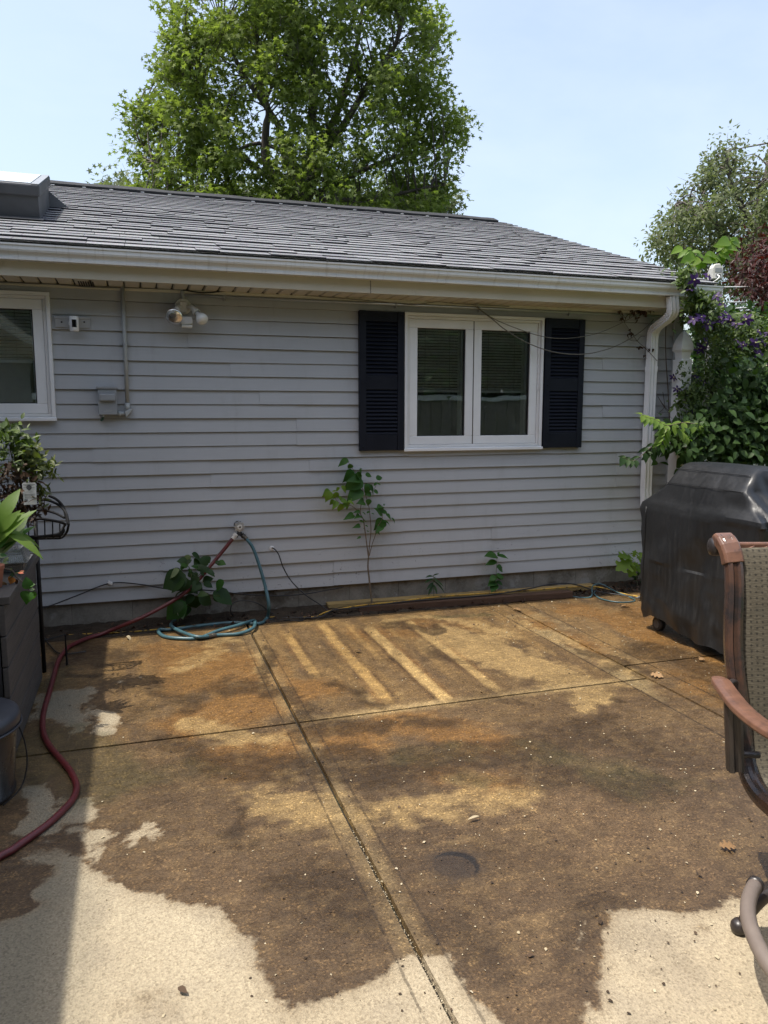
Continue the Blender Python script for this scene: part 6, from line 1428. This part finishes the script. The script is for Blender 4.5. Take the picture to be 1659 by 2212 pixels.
# tall shoots with big leaves above the vine
sh2 = thing('lime_shoot', Wp(1500,800,-.02), 'tall forked shoot with broad lime leaves standing above the vine', 'shoot')
def dt_(x, y): return ((2650+x/3.687)/1.8517, (900+y/3.687)/1.8517)
def TP(x, y, Y=.0): return Wp(*dt_(x, y), Y)
stem(sh2, [TP(560,1500), TP(600,900), TP(680,650), TP(740,540), TP(820,430), TP(910,320), TP(1000,230)], (0.006,0.002), MAT['stem_dark'])
stem(sh2, [TP(680,650), TP(620,560), TP(540,480), TP(460,420), TP(350,350), TP(280,320)], (0.004,0.0015), MAT['stem_dark'])
for (x0,y0,x1,y1,wf) in [(290,330,155,390,1.),(350,350,450,340,.9),(390,380,235,450,1.),(430,400,570,380,1.),(480,450,345,510,1.15),(500,450,660,460,1.),(560,500,390,575,1.15),(600,540,500,660,1.3),(640,560,560,640,1.2),(740,530,640,510,1.),(760,500,700,400,1.2),(800,460,650,490,1.2),(830,420,1040,470,1.25),(850,430,900,560,1.2),(860,380,1060,380,1.1),(880,350,780,380,1.2),(900,330,1150,330,.9),(930,300,790,290,1.1),(960,270,1180,290,.9),(990,240,860,240,1.1),(1000,230,1190,270,1.),(1010,230,1060,170,1.),(780,480,940,530,1.3),(820,470,780,560,1.1)]:
    a, b = TP(x0,y0,rng.uniform(-.03,.03)), TP(x1,y1,rng.uniform(-.08,.05)); d = b-a; leaf(sh2, 'broad', 'leaf_lime', a, d, Vector((-.1,-.85,.45))+rv(.25), d.length*1.03, wscale=wf*0.72)

# ================================================================== potted plants on the planter
az = thing('potted_azalea', Vector((-0.86,-1.28,PZ-.05)), 'bushy potted azalea with yellow-green tips on the planter', 'potted plant')
m = MB(); c_ = Wp(40,1180,-1.28); c_ = Vector((-0.80,-1.28,PZ-.05)); m.lathe([(0.001,0),(0.075,0.0),(0.100,0.17),(0.108,0.17),(0.108,0.20),(0.098,0.20),(0.094,0.165),(0.001,0.16)], c_, (0,0,1), 24, caps=False); m.build('pot', MAT['pot'], az, smooth=False)
ALB = [(20,945,.05,0),(40,960,.06,0),(10,990,.09,0),(60,985,.05,1),(85,1000,.055,1),(100,1015,.045,1),(70,1020,.06,1),(40,1030,.08,2),(15,1060,.09,2),(45,1080,.08,2),(90,1065,.04,1),(30,1110,.07,2),(75,1100,.05,2),(-30,1000,.12,0),(-30,1080,.12,2),(20,1120,.05,2)]
pts_all = [[], [], []]
for i in range(len(ALB)):
    px, py, r, kd = ALB[i]
    for q in range(int(900*r)+14):
        c = Wp(px, py, -1.28); pts_all[kd].append(np.array([c.x,c.y,c.z])+nrg.normal(0,1,3)*r*.62)
for kd, mt in ((0,'leaf_dk'),(1,'leaf_olive'),(2,'leaf_brown')):
    P = np.array(pts_all[kd]); n_ = len(P); npart = min(n_, 95 if kd < 2 else 60)
    if kd == 0: mt = 'leaf_vine'
    for i in range(npart): leaf(az, 'lance', mt, P[i], Vector(nrg.normal(0,.8,3))+Vector((.1,-.2,.5 if kd < 2 else -.5)), Vector((0,-.8,.6))+Vector(nrg.normal(0,.4,3)), float(nrg.uniform(.036,.06)), wscale=1.8)
    if n_ > npart:
        Q = P[npart:]; k_ = len(Q); scatter('foliage', 'lance', mt, az, Q, nrg.normal(0,.8,(k_,3))+np.array([.1,-.2,.4 if kd < 2 else -.5]), nrg.normal(0,.4,(k_,3))+np.array([0,-.5,.9]), nrg.uniform(.035,.055,k_))
for (x,y) in [(20,960),(60,1000),(85,1010),(45,1060),(15,1040),(90,1065),(30,1000)]:
    stem(az, [Vector((-.80,-1.28,PZ+.12)), Wp(40,1110,-1.28), Wp(x,y,-1.28)], (0.005,0.002), MAT['stem_dark'], 'branch', 5)
# care tag
tg = thing('plant_tag', Wp(64,1068,-1.36), 'white printed plant care tag hanging from the azalea', 'tag')
def tg_(x, y, dy=0): return Wp(0.1436*x, 918+0.1436*y, -1.36+dy)
m = MB(); A = [tg_(345,868), tg_(525,868), tg_(538,880), tg_(556,1195), tg_(358,1203), tg_(332,885)]; m.add(A+[p+Vector((0,.0015,0)) for p in A], [(0,1,2,3,4,5),(11,10,9,8,7,6)]+[(i,(i+1)%6,6+(i+1)%6,6+i) for i in range(6)]); card = m.build('card', MAT['paper'], tg)
def ink(x0, y0, x1, y1, h): 
    m = MB(); m.poly([tg_(x0,y0,-.0012), tg_(x1,y1,-.0012), tg_(x1,y1+h,-.0012), tg_(x0,y0+h,-.0012)]); m.build('print_line', MAT['ink'], card, fix=False)
for (x0,y0,x1,h) in ((345,897,525,7),(370,912,490,6),(345,935,400,3),(345,945,395,3),(475,935,525,3),(480,945,522,3),(345,960,525,2),(345,975,410,2),(470,975,522,2),(370,998,490,2),(372,1010,500,2),(370,1022,470,2),(370,1040,530,5),(372,1052,500,5),(372,1064,520,4),(374,1078,460,4),(376,1090,530,4),(380,1104,480,3),(470,1112,530,2)): ink(x0,y0,x1,y0-2,h)
for k in range(9): ink(365+k*6,1116,368+k*6,1116,20)
m = MB(); q = tg_(436,940,-.0013); m.lathe([(0.013,0),(0.001,0.0002)], q, (0,-1,0), 16); m.poly([tg_(418,962,-.0013), tg_(460,961,-.0013), tg_(454,985,-.0013), tg_(424,986,-.0013)]); m.build('print_pot', MAT['ink'], card, fix=False)
m = MB(); m.tube([tg_(432,885,-.002), tg_(426,780,.02)], 0.0016, 5); m.tube([tg_(436,885,-.002), tg_(432,780,.02)], 0.0012, 5); m.build('tie', MAT['trim_white'], tg)
# strap-leaved plant
lp = thing('strap_leaf_plant', Vector((-.76,-1.75,PZ-.05)), 'glossy strap-leaved plant arching over the planter edge', 'plant')
for (x0,y0,x1,y1,wf,mt) in [(0,1130,30,1070,1.6,'l'),(-20,1160,34,1105,1.3,'l'),(-10,1180,36,1115,1.3,'l'),(0,1150,24,1122,1.6,'l'),(0,1200,66,1132,1.0,'p'),(5,1190,60,1140,1.0,'d'),(20,1150,82,1176,1.2,'l'),(15,1155,75,1191,1.2,'l'),(-10,1210,10,1135,1.8,'l'),(-20,1200,5,1160,1.6,'d'),(-25,1170,-5,1085,1.6,'d'),(5,1170,35,1125,1.2,'d'),(-10,1190,40,1160,1.1,'d')]:
    a, b = Wp(x0,y0,-1.66), Wp(x1,y1,-1.66+rng.uniform(-.08,.06)); d = b-a; leaf(lp, 'strap', {'l':'leaf_lime','d':'leaf_sap','p':'leaf_pale'}[mt], a, d+Vector((0,0,d.length*.35)), Vector((.2,-.5,.8))+rv(.25), d.length*1.12, wscale=wf*1.25)
# small leafy creeper with coral bud
cr_p = thing('creeping_begonia', Vector((-.60,-1.72,PZ)), 'trailing plant with round leaves and one coral bud hanging over the planter edge', 'plant')
def cq(x, y, Y=-1.86): return Wp((x/4.1475)/1.8517, (2200+y/4.1475)/1.8517, Y)
stem(cr_p, [cq(60,310), cq(200,340), cq(260,430), cq(330,500), cq(430,580), cq(480,660)], (0.004,0.002), MAT['stem_dark'], n=5)
for (x0,y0,x1,y1,wf,kd,mt) in [(480,650,430,470,1.1,'broad','leaf_sap'),(500,600,565,560,1.2,'broad','leaf_sap'),(480,700,400,890,1.5,'heart','leaf_sap'),(490,660,580,640,.9,'broad','leaf_pale'),(550,680,565,825,.8,'broad','leaf_sap'),(235,420,115,440,1.2,'broad','leaf_dk'),(220,460,150,560,1.5,'heart','leaf_orange'),(260,480,290,580,.7,'curled','leaf_brown'),(230,395,390,340,.35,'lance','leaf_olive'),(60,600,20,520,1.3,'curled','leaf_tan'),(30,540,70,670,1.3,'curled','leaf_tan'),(100,180,150,160,1.,'small','leaf_sap'),(60,200,130,120,1.2,'small','leaf_pale'),(30,220,140,200,1.,'ovate','leaf_pale'),(0,250,90,230,1.,'ovate','leaf_pale'),(-40,120,120,60,1.,'ovate','leaf_pale'),(200,300,160,360,.8,'ovate','leaf_olive'),(0,80,120,90,1.,'ovate','leaf_sap')]:
    a, b = cq(x0,y0), cq(x1,y1,-1.86+rng.uniform(-.03,.03)); d = b-a; leaf(cr_p, kd, mt, a, d, Vector((.1,-.7,.6))+rv(.25), d.length*1.03, wscale=wf*.95)
a, b = cq(300,385), cq(392,345); leaf(cr_p, 'petal', 'petal_coral', a, b-a, (0,-1,.3), (b-a).length*1.05, 'petal', 1.1); leaf(cr_p, 'petal', 'petal_coral', a, b-a+Vector((0,0,-.01)), (0,-.4,1), (b-a).length, 'petal', 1.1)
m = MB(); q = cq(40,420,-1.9); m.lathe([(0.001,0),(0.045,0),(0.058,0.085),(0.062,0.085),(0.062,0.10),(0.001,0.10)], (q.x-.05,q.y,PZ), (0,0,1), 20, caps=False); m.build('pot', MAT['clay'], cr_p)
# clear clamshell container
cl = thing('plastic_container', Vector((-.66,-1.46,PZ)), 'clear ribbed plastic clamshell container on the planter corner', 'container')
def qz(x, y, Y): return Wp((x/4.1475)/1.8517, (2200+y/4.1475)/1.8517, Y)
x0_, x1_ = qz(-60,100,-1.55).x, qz(495,100,-1.42).x
yb0, yb1 = -1.60, -1.40
def ribbed(b, x0, x1, y0, y1, z0, z1, inset, n=26):
    vs = []; m_ = 0
    for z, k in ((z0, 0 if z0 < z1 else inset), (z1, inset)):
        ring_ = []
        for i in range(n): ring_.append((x0+k+(x1-x0-2*k)*i/n, y0+k+(0.004 if i % 2 else 0)))
        for i in range(n): ring_.append((x1-k-(0.004 if i % 2 else 0), y0+k+(y1-y0-2*k)*i/n))
        for i in range(n): ring_.append((x1-k-(x1-x0-2*k)*i/n, y1-k))
        for i in range(n): ring_.append((x0+k, y1-k-(y1-y0-2*k)*i/n))
        vs += [(x, y, z) for x, y in ring_]; m_ = len(ring_)
    b.add(vs, [(i,(i+1)%m_,m_+(i+1)%m_,m_+i) for i in range(m_)]+[tuple(range(m_,2*m_))])
m = MB(); ribbed(m, x0_, x1_, yb0, yb1, PZ+.055, PZ+.115, .016); m.build('lid', MAT['clear'], cl)
m = MB(); ribbed(m, x0_, x1_, yb0, yb1, PZ+.050, PZ+.004, .012); m.build('tray', MAT['clear'], cl)
m = MB(); m.box(x0_-.012, x1_+.012, yb0-.012, yb1+.012, PZ+.0505, PZ+.0545); m.build('rim', MAT['clear'], cl, bevel=0.002)
m = MB(); m.box(x0_+.02, x1_-.02, yb0+.02, yb1-.02, PZ+.008, PZ+.030); m.build('dark_contents', MAT['soil'], cl)
# ================================================================== trees
def in_poly(x, y, A):
    c = False; j = len(A)-1
    for i in range(len(A)):
        xi, yi = A[i]; xj, yj = A[j]
        if (yi > y) != (yj > y) and x < (xj-xi)*(y-yi)/(yj-yi)+xi: c = not c
        j = i
    return c
def tree(name, label, cat, dep, half, poly, nl, lpl, sig, kind, mat, size, limbs, base, group=None, parts=0, up=0.5, holes=(), tw=0.012, rad=0.16, bark='bark'):
    bp = Dp(base[0], base[1], dep); bp.z = -0.06
    t = thing(name, bp, label, cat, group)
    xs = [p[0] for p in poly]; ys = [p[1] for p in poly]; cx = (min(xs)+max(xs))/2; hw = (max(xs)-min(xs))/2
    # limbs
    LP = []
    first = True
    for L, r0, r1, off in limbs:
        P = [Dp(x, y, dep+off*(0.3+0.7*i/(len(L)-1))) for i, (x, y) in enumerate(L)]
        if first: P = [bp]+P; first = False
        Q = catmull(P, 5); R = [r0+(r1-r0)*i/(len(Q)-1) for i in range(len(Q))]
        m = MB(); m.tube(Q, R, 8); m.build('trunk' if len(LP) == 0 else 'limb', MAT[bark], t, smooth=True); LP += Q
    LPn = np.array([tuple(p) for p in LP])
    C = []; tries = 0
    while len(C) < nl and tries < nl*60:
        tries += 1
        x, y = rng.uniform(min(xs), max(xs)), rng.uniform(min(ys), max(ys))
        if not in_poly(x, y, poly): continue
        if any((x-h[0])**2+(y-h[1])**2 < h[2]**2 for h in holes) and rng.random() < 0.8: continue
        u = min(0.98, abs(x-cx)/hw); d = dep+half*math.sqrt(1-u*u)*rng.uniform(-1, 1); C.append(Dp(x, y, d))
    # twigs
    m = MB()
    for c in C:
        k = int(np.argmin(np.linalg.norm((LPn-np.array(c))*np.array([1,1,1.0])+np.array([0,0,0.45]), axis=1))); a = LP[k]
        mid = a.lerp(c, 0.55)+Vector((rng.uniform(-.15,.15), rng.uniform(-.15,.15), rng.uniform(.0,.25)))*(dep/15)
        far_ = (c-a).length > 1.5*dep/15
        if far_: mid = c+Vector((0,0,-.3*dep/15)); a = c.lerp(a, .35)
        Q = catmull([a, mid, c], 3); m.tube(Q, [tw*((.6 if far_ else 1.5)-(.4 if far_ else 1.2)*i/(len(Q)-1)) for i in range(len(Q))], 4, caps=False)
        for q in range(3):
            e = c+Vector(nrg.normal(0, sig*0.9, 3)); m.tube([mid.lerp(c, .5), c.lerp(e,.5)+rv(sig*.15), e], [tw*.45, tw*.3, tw*.15], 3, caps=False)
    tag(m.build('twigs', MAT[bark], t, fix=False), kind='stuff')
    Cn = np.array([tuple(c) for c in C]); N = len(C)*lpl
    idx = np.repeat(np.arange(len(C)), lpl)
    rad_ = nrg.normal(0, 1, (N, 3)); rad_ *= (nrg.random(N)**0.42*1.75/np.linalg.norm(rad_, axis=1))[:, None]; pos = Cn[idx]+rad_*np.array([1, 1, .85])*sig*nrg.uniform(.6, 1.25, len(C))[idx][:, None]
    dirs = rad_*0.6+nrg.normal(0, .7, (N, 3))+np.array([0, 0, -.35]); nors = nrg.normal(0, .45, (N, 3))+np.array([-.15, -.15, up+.45])
    sz = nrg.uniform(size[0], size[1], N)
    if parts:
        near = np.argsort(np.linalg.norm(pos-np.array(CAM), axis=1)+nrg.uniform(0, 1.5, N))[:parts]
        for i in near: leaf(t, kind, mat, pos[i], Vector(dirs[i]), Vector(nors[i]), float(sz[i]))
        keep = np.ones(N, bool); keep[near] = False; pos, dirs, nors, sz = pos[keep], dirs[keep], nors[keep], sz[keep]
    scatter('crown', kind, mat, t, pos, dirs, nors, sz)
    return t
GUM = [(372,-60),(356,60),(338,130),(330,185),(340,225),(296,228),(278,244),(292,275),(280,312),(290,350),(312,378),(285,402),(262,430),(300,520),(975,520),(972,430),(985,390),(962,355),(970,315),(1008,264),(975,245),(962,205),(932,195),(950,125),(955,80),(940,20),(925,-40),(900,-130),(820,-260),(700,-360),(600,-380),(480,-280),(400,-160)]
tree('sweetgum_tree', 'tall full sweetgum tree with star leaves rising behind the roof', 'tree', 15.0, 2.1, GUM, 590, 92, 0.205, 'star', 'leaf_gum', (0.075, 0.115),
     [([(640,520),(642,460),(645,420)], .20, .15, 0), ([(645,440),(600,400),(575,350),(573,312),(575,271),(580,240),(562,180),(555,60),(545,-80)], .10, .03, -.6), ([(650,430),(627,364),(609,312),(601,271),(570,224),(520,150),(480,60)], .10, .03, .5),
      ([(655,430),(672,333),(674,260),(677,172),(659,125),(640,20),(640,-120),(640,-260)], .11, .03, .2), ([(660,440),(690,359),(708,292),(737,219),(763,130),(778,60),(790,-60)], .09, .025, .7), ([(700,330),(752,255),(789,193),(815,151),(851,104),(872,31),(880,-40)], .075, .02, -.8),
      ([(600,400),(523,338),(492,312),(450,255),(400,170)], .06, .02, -.9), ([(655,400),(627,340),(560,310),(500,330),(420,360),(330,350)], .05, .015, -.6), ([(680,420),(760,380),(850,340),(930,320),(985,275)], .06, .015, .4), ([(690,430),(800,430),(900,410),(960,400)], .05, .015, -.4), ([(600,430),(500,420),(400,400),(310,320),(290,260)], .05, .015, .3), ([(677,172),(600,100),(560,0)], .05, .015, -.4), ([(820,150),(900,140),(935,100)], .04, .012, .2)],
     (640, 560), parts=290, holes=((745,165,26),(640,240,22),(760,250,18),(570,225,18),(880,60,24),(330,320,16),(870,205,14),(610,290,16)))
FAR = [(1398,520),(1412,486),(1440,474),(1452,446),(1490,398),(1535,358),(1556,306),(1566,296),(1592,328),(1622,352),(1645,330),(1668,310),(1710,270),(1860,220),(2050,260),(2080,640),(1500,640),(1450,592),(1408,556)]
tree('spreading_tree', 'pale green spreading tree standing far behind the right house corner', 'tree', 28.0, 4.0, FAR, 470, 95, 0.36, 'ovate', 'leaf_far', (0.11, 0.17),
     [([(1660,640),(1655,560),(1650,500)], .35, .22, 0), ([(1650,520),(1605,450),(1580,400),(1566,320)], .14, .04, -.5), ([(1655,520),(1640,440),(1660,360),(1680,280)], .16, .05, .3), ([(1640,560),(1560,500),(1500,450),(1460,440)], .12, .03, -.8), ([(1640,580),(1540,560),(1460,540),(1410,520)], .12, .03, .6), ([(1660,540),(1740,430),(1800,300)], .15, .04, 0), ([(1660,560),(1800,500),(1950,420)], .14, .04, .5), ([(1560,500),(1520,420)], .06, .02, 0)], (1660, 700), tw=0.022)
BG = [(200,408),(232,394),(284,404),(330,425),(520,400),(880,400),(940,400),(975,425),(978,500),(205,480)]
tree('distant_tree', 'lower pale tree peeping out behind the sweetgum above the ridge', 'tree', 26.0, 2.5, BG, 150, 60, 0.40, 'star', 'leaf_far', (0.15, 0.22),
     [([(600,520),(600,460),(598,440)], .3, .2, 0), ([(598,470),(450,440),(300,420),(230,410)], .10, .03, 0), ([(598,470),(760,440),(900,430),(970,440)], .10, .03, 0)], (600, 600), tw=0.02)
RED = [(1604,535),(1622,518),(1660,508),(1720,490),(1840,500),(1840,700),(1650,700),(1625,640),(1606,580)]
tree('red_leaf_tree', 'dark purple-red leaved ornamental tree at the right edge beyond the vine', 'tree', 9.2, 0.8, RED, 90, 75, 0.17, 'lance', 'leaf_red', (0.06, 0.10),
     [([(1720,760),(1715,700),(1710,660)], .06, .04, 0), ([(1712,700),(1680,620),(1640,560)], .03, .01, 0), ([(1712,700),(1740,600),(1760,530)], .03, .01, .2)], (1720, 900), tw=0.008)
# hedge-like young tree filling the view behind the vine
MID = [(1500,680),(1540,690),(1600,700),(1660,700),(1800,690),(1800,1050),(1470,1050)]
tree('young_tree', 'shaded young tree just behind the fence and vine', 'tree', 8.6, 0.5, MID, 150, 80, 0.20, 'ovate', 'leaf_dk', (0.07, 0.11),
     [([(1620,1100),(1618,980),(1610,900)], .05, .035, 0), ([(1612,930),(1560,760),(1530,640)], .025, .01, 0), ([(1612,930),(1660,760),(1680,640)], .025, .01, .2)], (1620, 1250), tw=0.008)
# the garden behind the viewer: fence and trees, seen mirrored in the panes
rf = thing('board_fence', (6.0, -12.4, 0), 'weathered board fence across the garden, mirrored in the window glass', 'fence')
bd = None
for i in range(62):
    x = -6.0+i*0.30
    if bd is None: m = MB(); m.box(x-.143, x+.143, -12.42, -12.40, 0.0, 1.78); bd = m.build('board', MAT['fence_wood'], rf)
    else: o = bd.copy(); COL.objects.link(o); o.location = bd.location+Vector((i*0.30, 0, 0))
m = MB(); m.box(-6.3, 12.6, -12.44, -12.36, 1.78, 1.90); m.build('top_rail', MAT['trim_white'], rf)
def copy_tree(src, loc, rz, label, sc=1.0):
    r = src.copy(); COL.objects.link(r); r.location = loc; r.rotation_euler = (0, 0, rz); r.scale = (sc, sc, sc); r['label'] = label; r['group'] = 'garden trees mirrored in the glass'; WL[r] = Vector(loc)
    for chd in list(src.children):
        if chd.name.startswith('leaf'): continue
        c = chd.copy(); COL.objects.link(c); c.parent = r
    return r
srcT = bpy.data.objects['young_tree']
for k_, (x, lab) in enumerate(((2.2,'first'),(5.6,'second'),(9.0,'third'),(12.4,'fourth'),(-2.2,'fifth'),(-6.0,'sixth'))):
    copy_tree(srcT, (x, -15.5-0.6*(k_ % 2), -.5), 1.1*k_, 'garden tree behind the rear board fence, '+lab+' of the row mirrored in the glass', 3.4)

# ================================================================== litter on the patio
def dens_pts(n, boxes):
    out = []
    for (x0, x1, y0, y1, k) in boxes:
        q = int(n*k); out.append(np.stack([nrg.uniform(x0, x1, q), nrg.uniform(y0, y1, q), np.full(q, .003)], 1))
    return np.concatenate(out)
LD['chip'] = (np.array([(-.3,0,0),(.3,.1,.05),(.35,.6,.25),(0,1.0,.1),(-.35,.55,.2)], float), [(0,1,2,3,4)])
MAT['petal_chip'] = leaf_mat('pale_fallen_petal', (0.34,0.27,0.16), (0.52,0.45,0.32), .1, .7, (1,1,.9))
MAT['bark_chip'] = leaf_mat('brown_litter', (0.030,0.020,0.012), (0.085,0.052,0.030), .05, .8, (1,.8,.6))
P = dens_pts(1500, [(-.2,4.6,-4.6,-.3,.45),(2.3,4.2,-1.6,-.32,.30),(2.6,3.4,-2.4,-1.0,.10),(.6,2.4,-4.4,-2.6,.15)])
n_ = len(P); tag(scatter('petal_litter', 'chip', 'petal_chip', None, P, np.column_stack([nrg.normal(0,1,(n_,2)), np.zeros(n_)]), nrg.normal(0,.25,(n_,3))+np.array([0,0,1]), nrg.gamma(2.5,.0016,n_)+.0016), 'tiny pale petals and grit scattered over the wet concrete', 'litter')
P = dens_pts(1500, [(-.8,4.6,-4.9,-.3,.6),(.4,2.2,-4.6,-3.0,.3),(2.2,3.2,-.9,-.32,.1)])
n_ = len(P); tag(scatter('bark_litter', 'chip', 'bark_chip', None, P, np.column_stack([nrg.normal(0,1,(n_,2)), np.zeros(n_)]), nrg.normal(0,.3,(n_,3))+np.array([0,0,1]), nrg.gamma(1.8,.0024,n_)+.002), 'dark crumbs and twiglets scattered over the patio', 'litter')
P = np.stack([-.9+5.6*nrg.random(800)**.55, nrg.uniform(-.27,-.02,800), nrg.uniform(.01,.03,800)], 1); n_ = len(P)
tag(scatter('leaf_mould', 'curled', 'leaf_brown', None, P, np.column_stack([nrg.normal(0,1,(n_,2)), nrg.normal(0,.2,n_)]), nrg.normal(0,.5,(n_,3))+np.array([0,0,1]), nrg.uniform(.012,.036,n_)), 'decayed brown leaf litter along the foundation', 'litter')
# grit filling the open joint
P = np.stack([nrg.normal(.70,.003,420), nrg.uniform(-4.7,-3.1,420), np.full(420,-.012)], 1); n_ = len(P)
tag(scatter('joint_grit', 'chip', 'petal_chip', None, P, nrg.normal(0,1,(n_,3)), nrg.normal(0,.4,(n_,3))+np.array([0,0,1]), nrg.uniform(.002,.0055,n_)), 'pale grit lodged in the open joint between the slabs', 'litter')
def fallen(x, y, label, kind='lobed', sz=.075, mat='leaf_tan', zz=.006):
    p = Gp(x, y, zz); o = bpy.data.objects.new('fallen_leaf', leaf_me(kind, mat)); COL.objects.link(o); WL[o] = p
    d = Vector((rng.uniform(-1,1), rng.uniform(-1,1), .12)); R = frame(d, Vector((rng.uniform(-.3,.3), rng.uniform(-.3,.3), 1))).to_4x4()
    o.matrix_basis = Matrix.Translation(p+Vector((0,0,.008))) @ R @ Matrix.Diagonal((sz, sz, sz, 1)); tag(o, label, 'leaf', 'dry leaves fallen on the patio')
fallen(1106,1316,'dry tan leaf on the concrete just in front of the dark timber'); fallen(1404,1459,'curled orange-tan leaf lying left of the chair armrest'); fallen(1553,1832,'torn tan leaf on wet concrete near the chair base', sz=.06)
fallen(782,1410,'small brown leaf on the concrete below the sapling', sz=.05, mat='leaf_brown'); fallen(1360,1310,'pale crumpled leaf beside the grill cover hem', sz=.07); fallen(1520,1424,'tiny tan leaf in the shade of the grill', sz=.05)
fallen(272,1378,'white scrap of leaf on the concrete left of the hose coil', kind='curled', sz=.045, mat='petal_chip'); fallen(1035,1767,'pale sliver of leaf on the wet concrete above the round stain', kind='lance', sz=.05, mat='petal_chip'); fallen(385,2138,'dark soggy leaf on the dry concrete at the bottom', kind='small', sz=.035, mat='bark_chip')
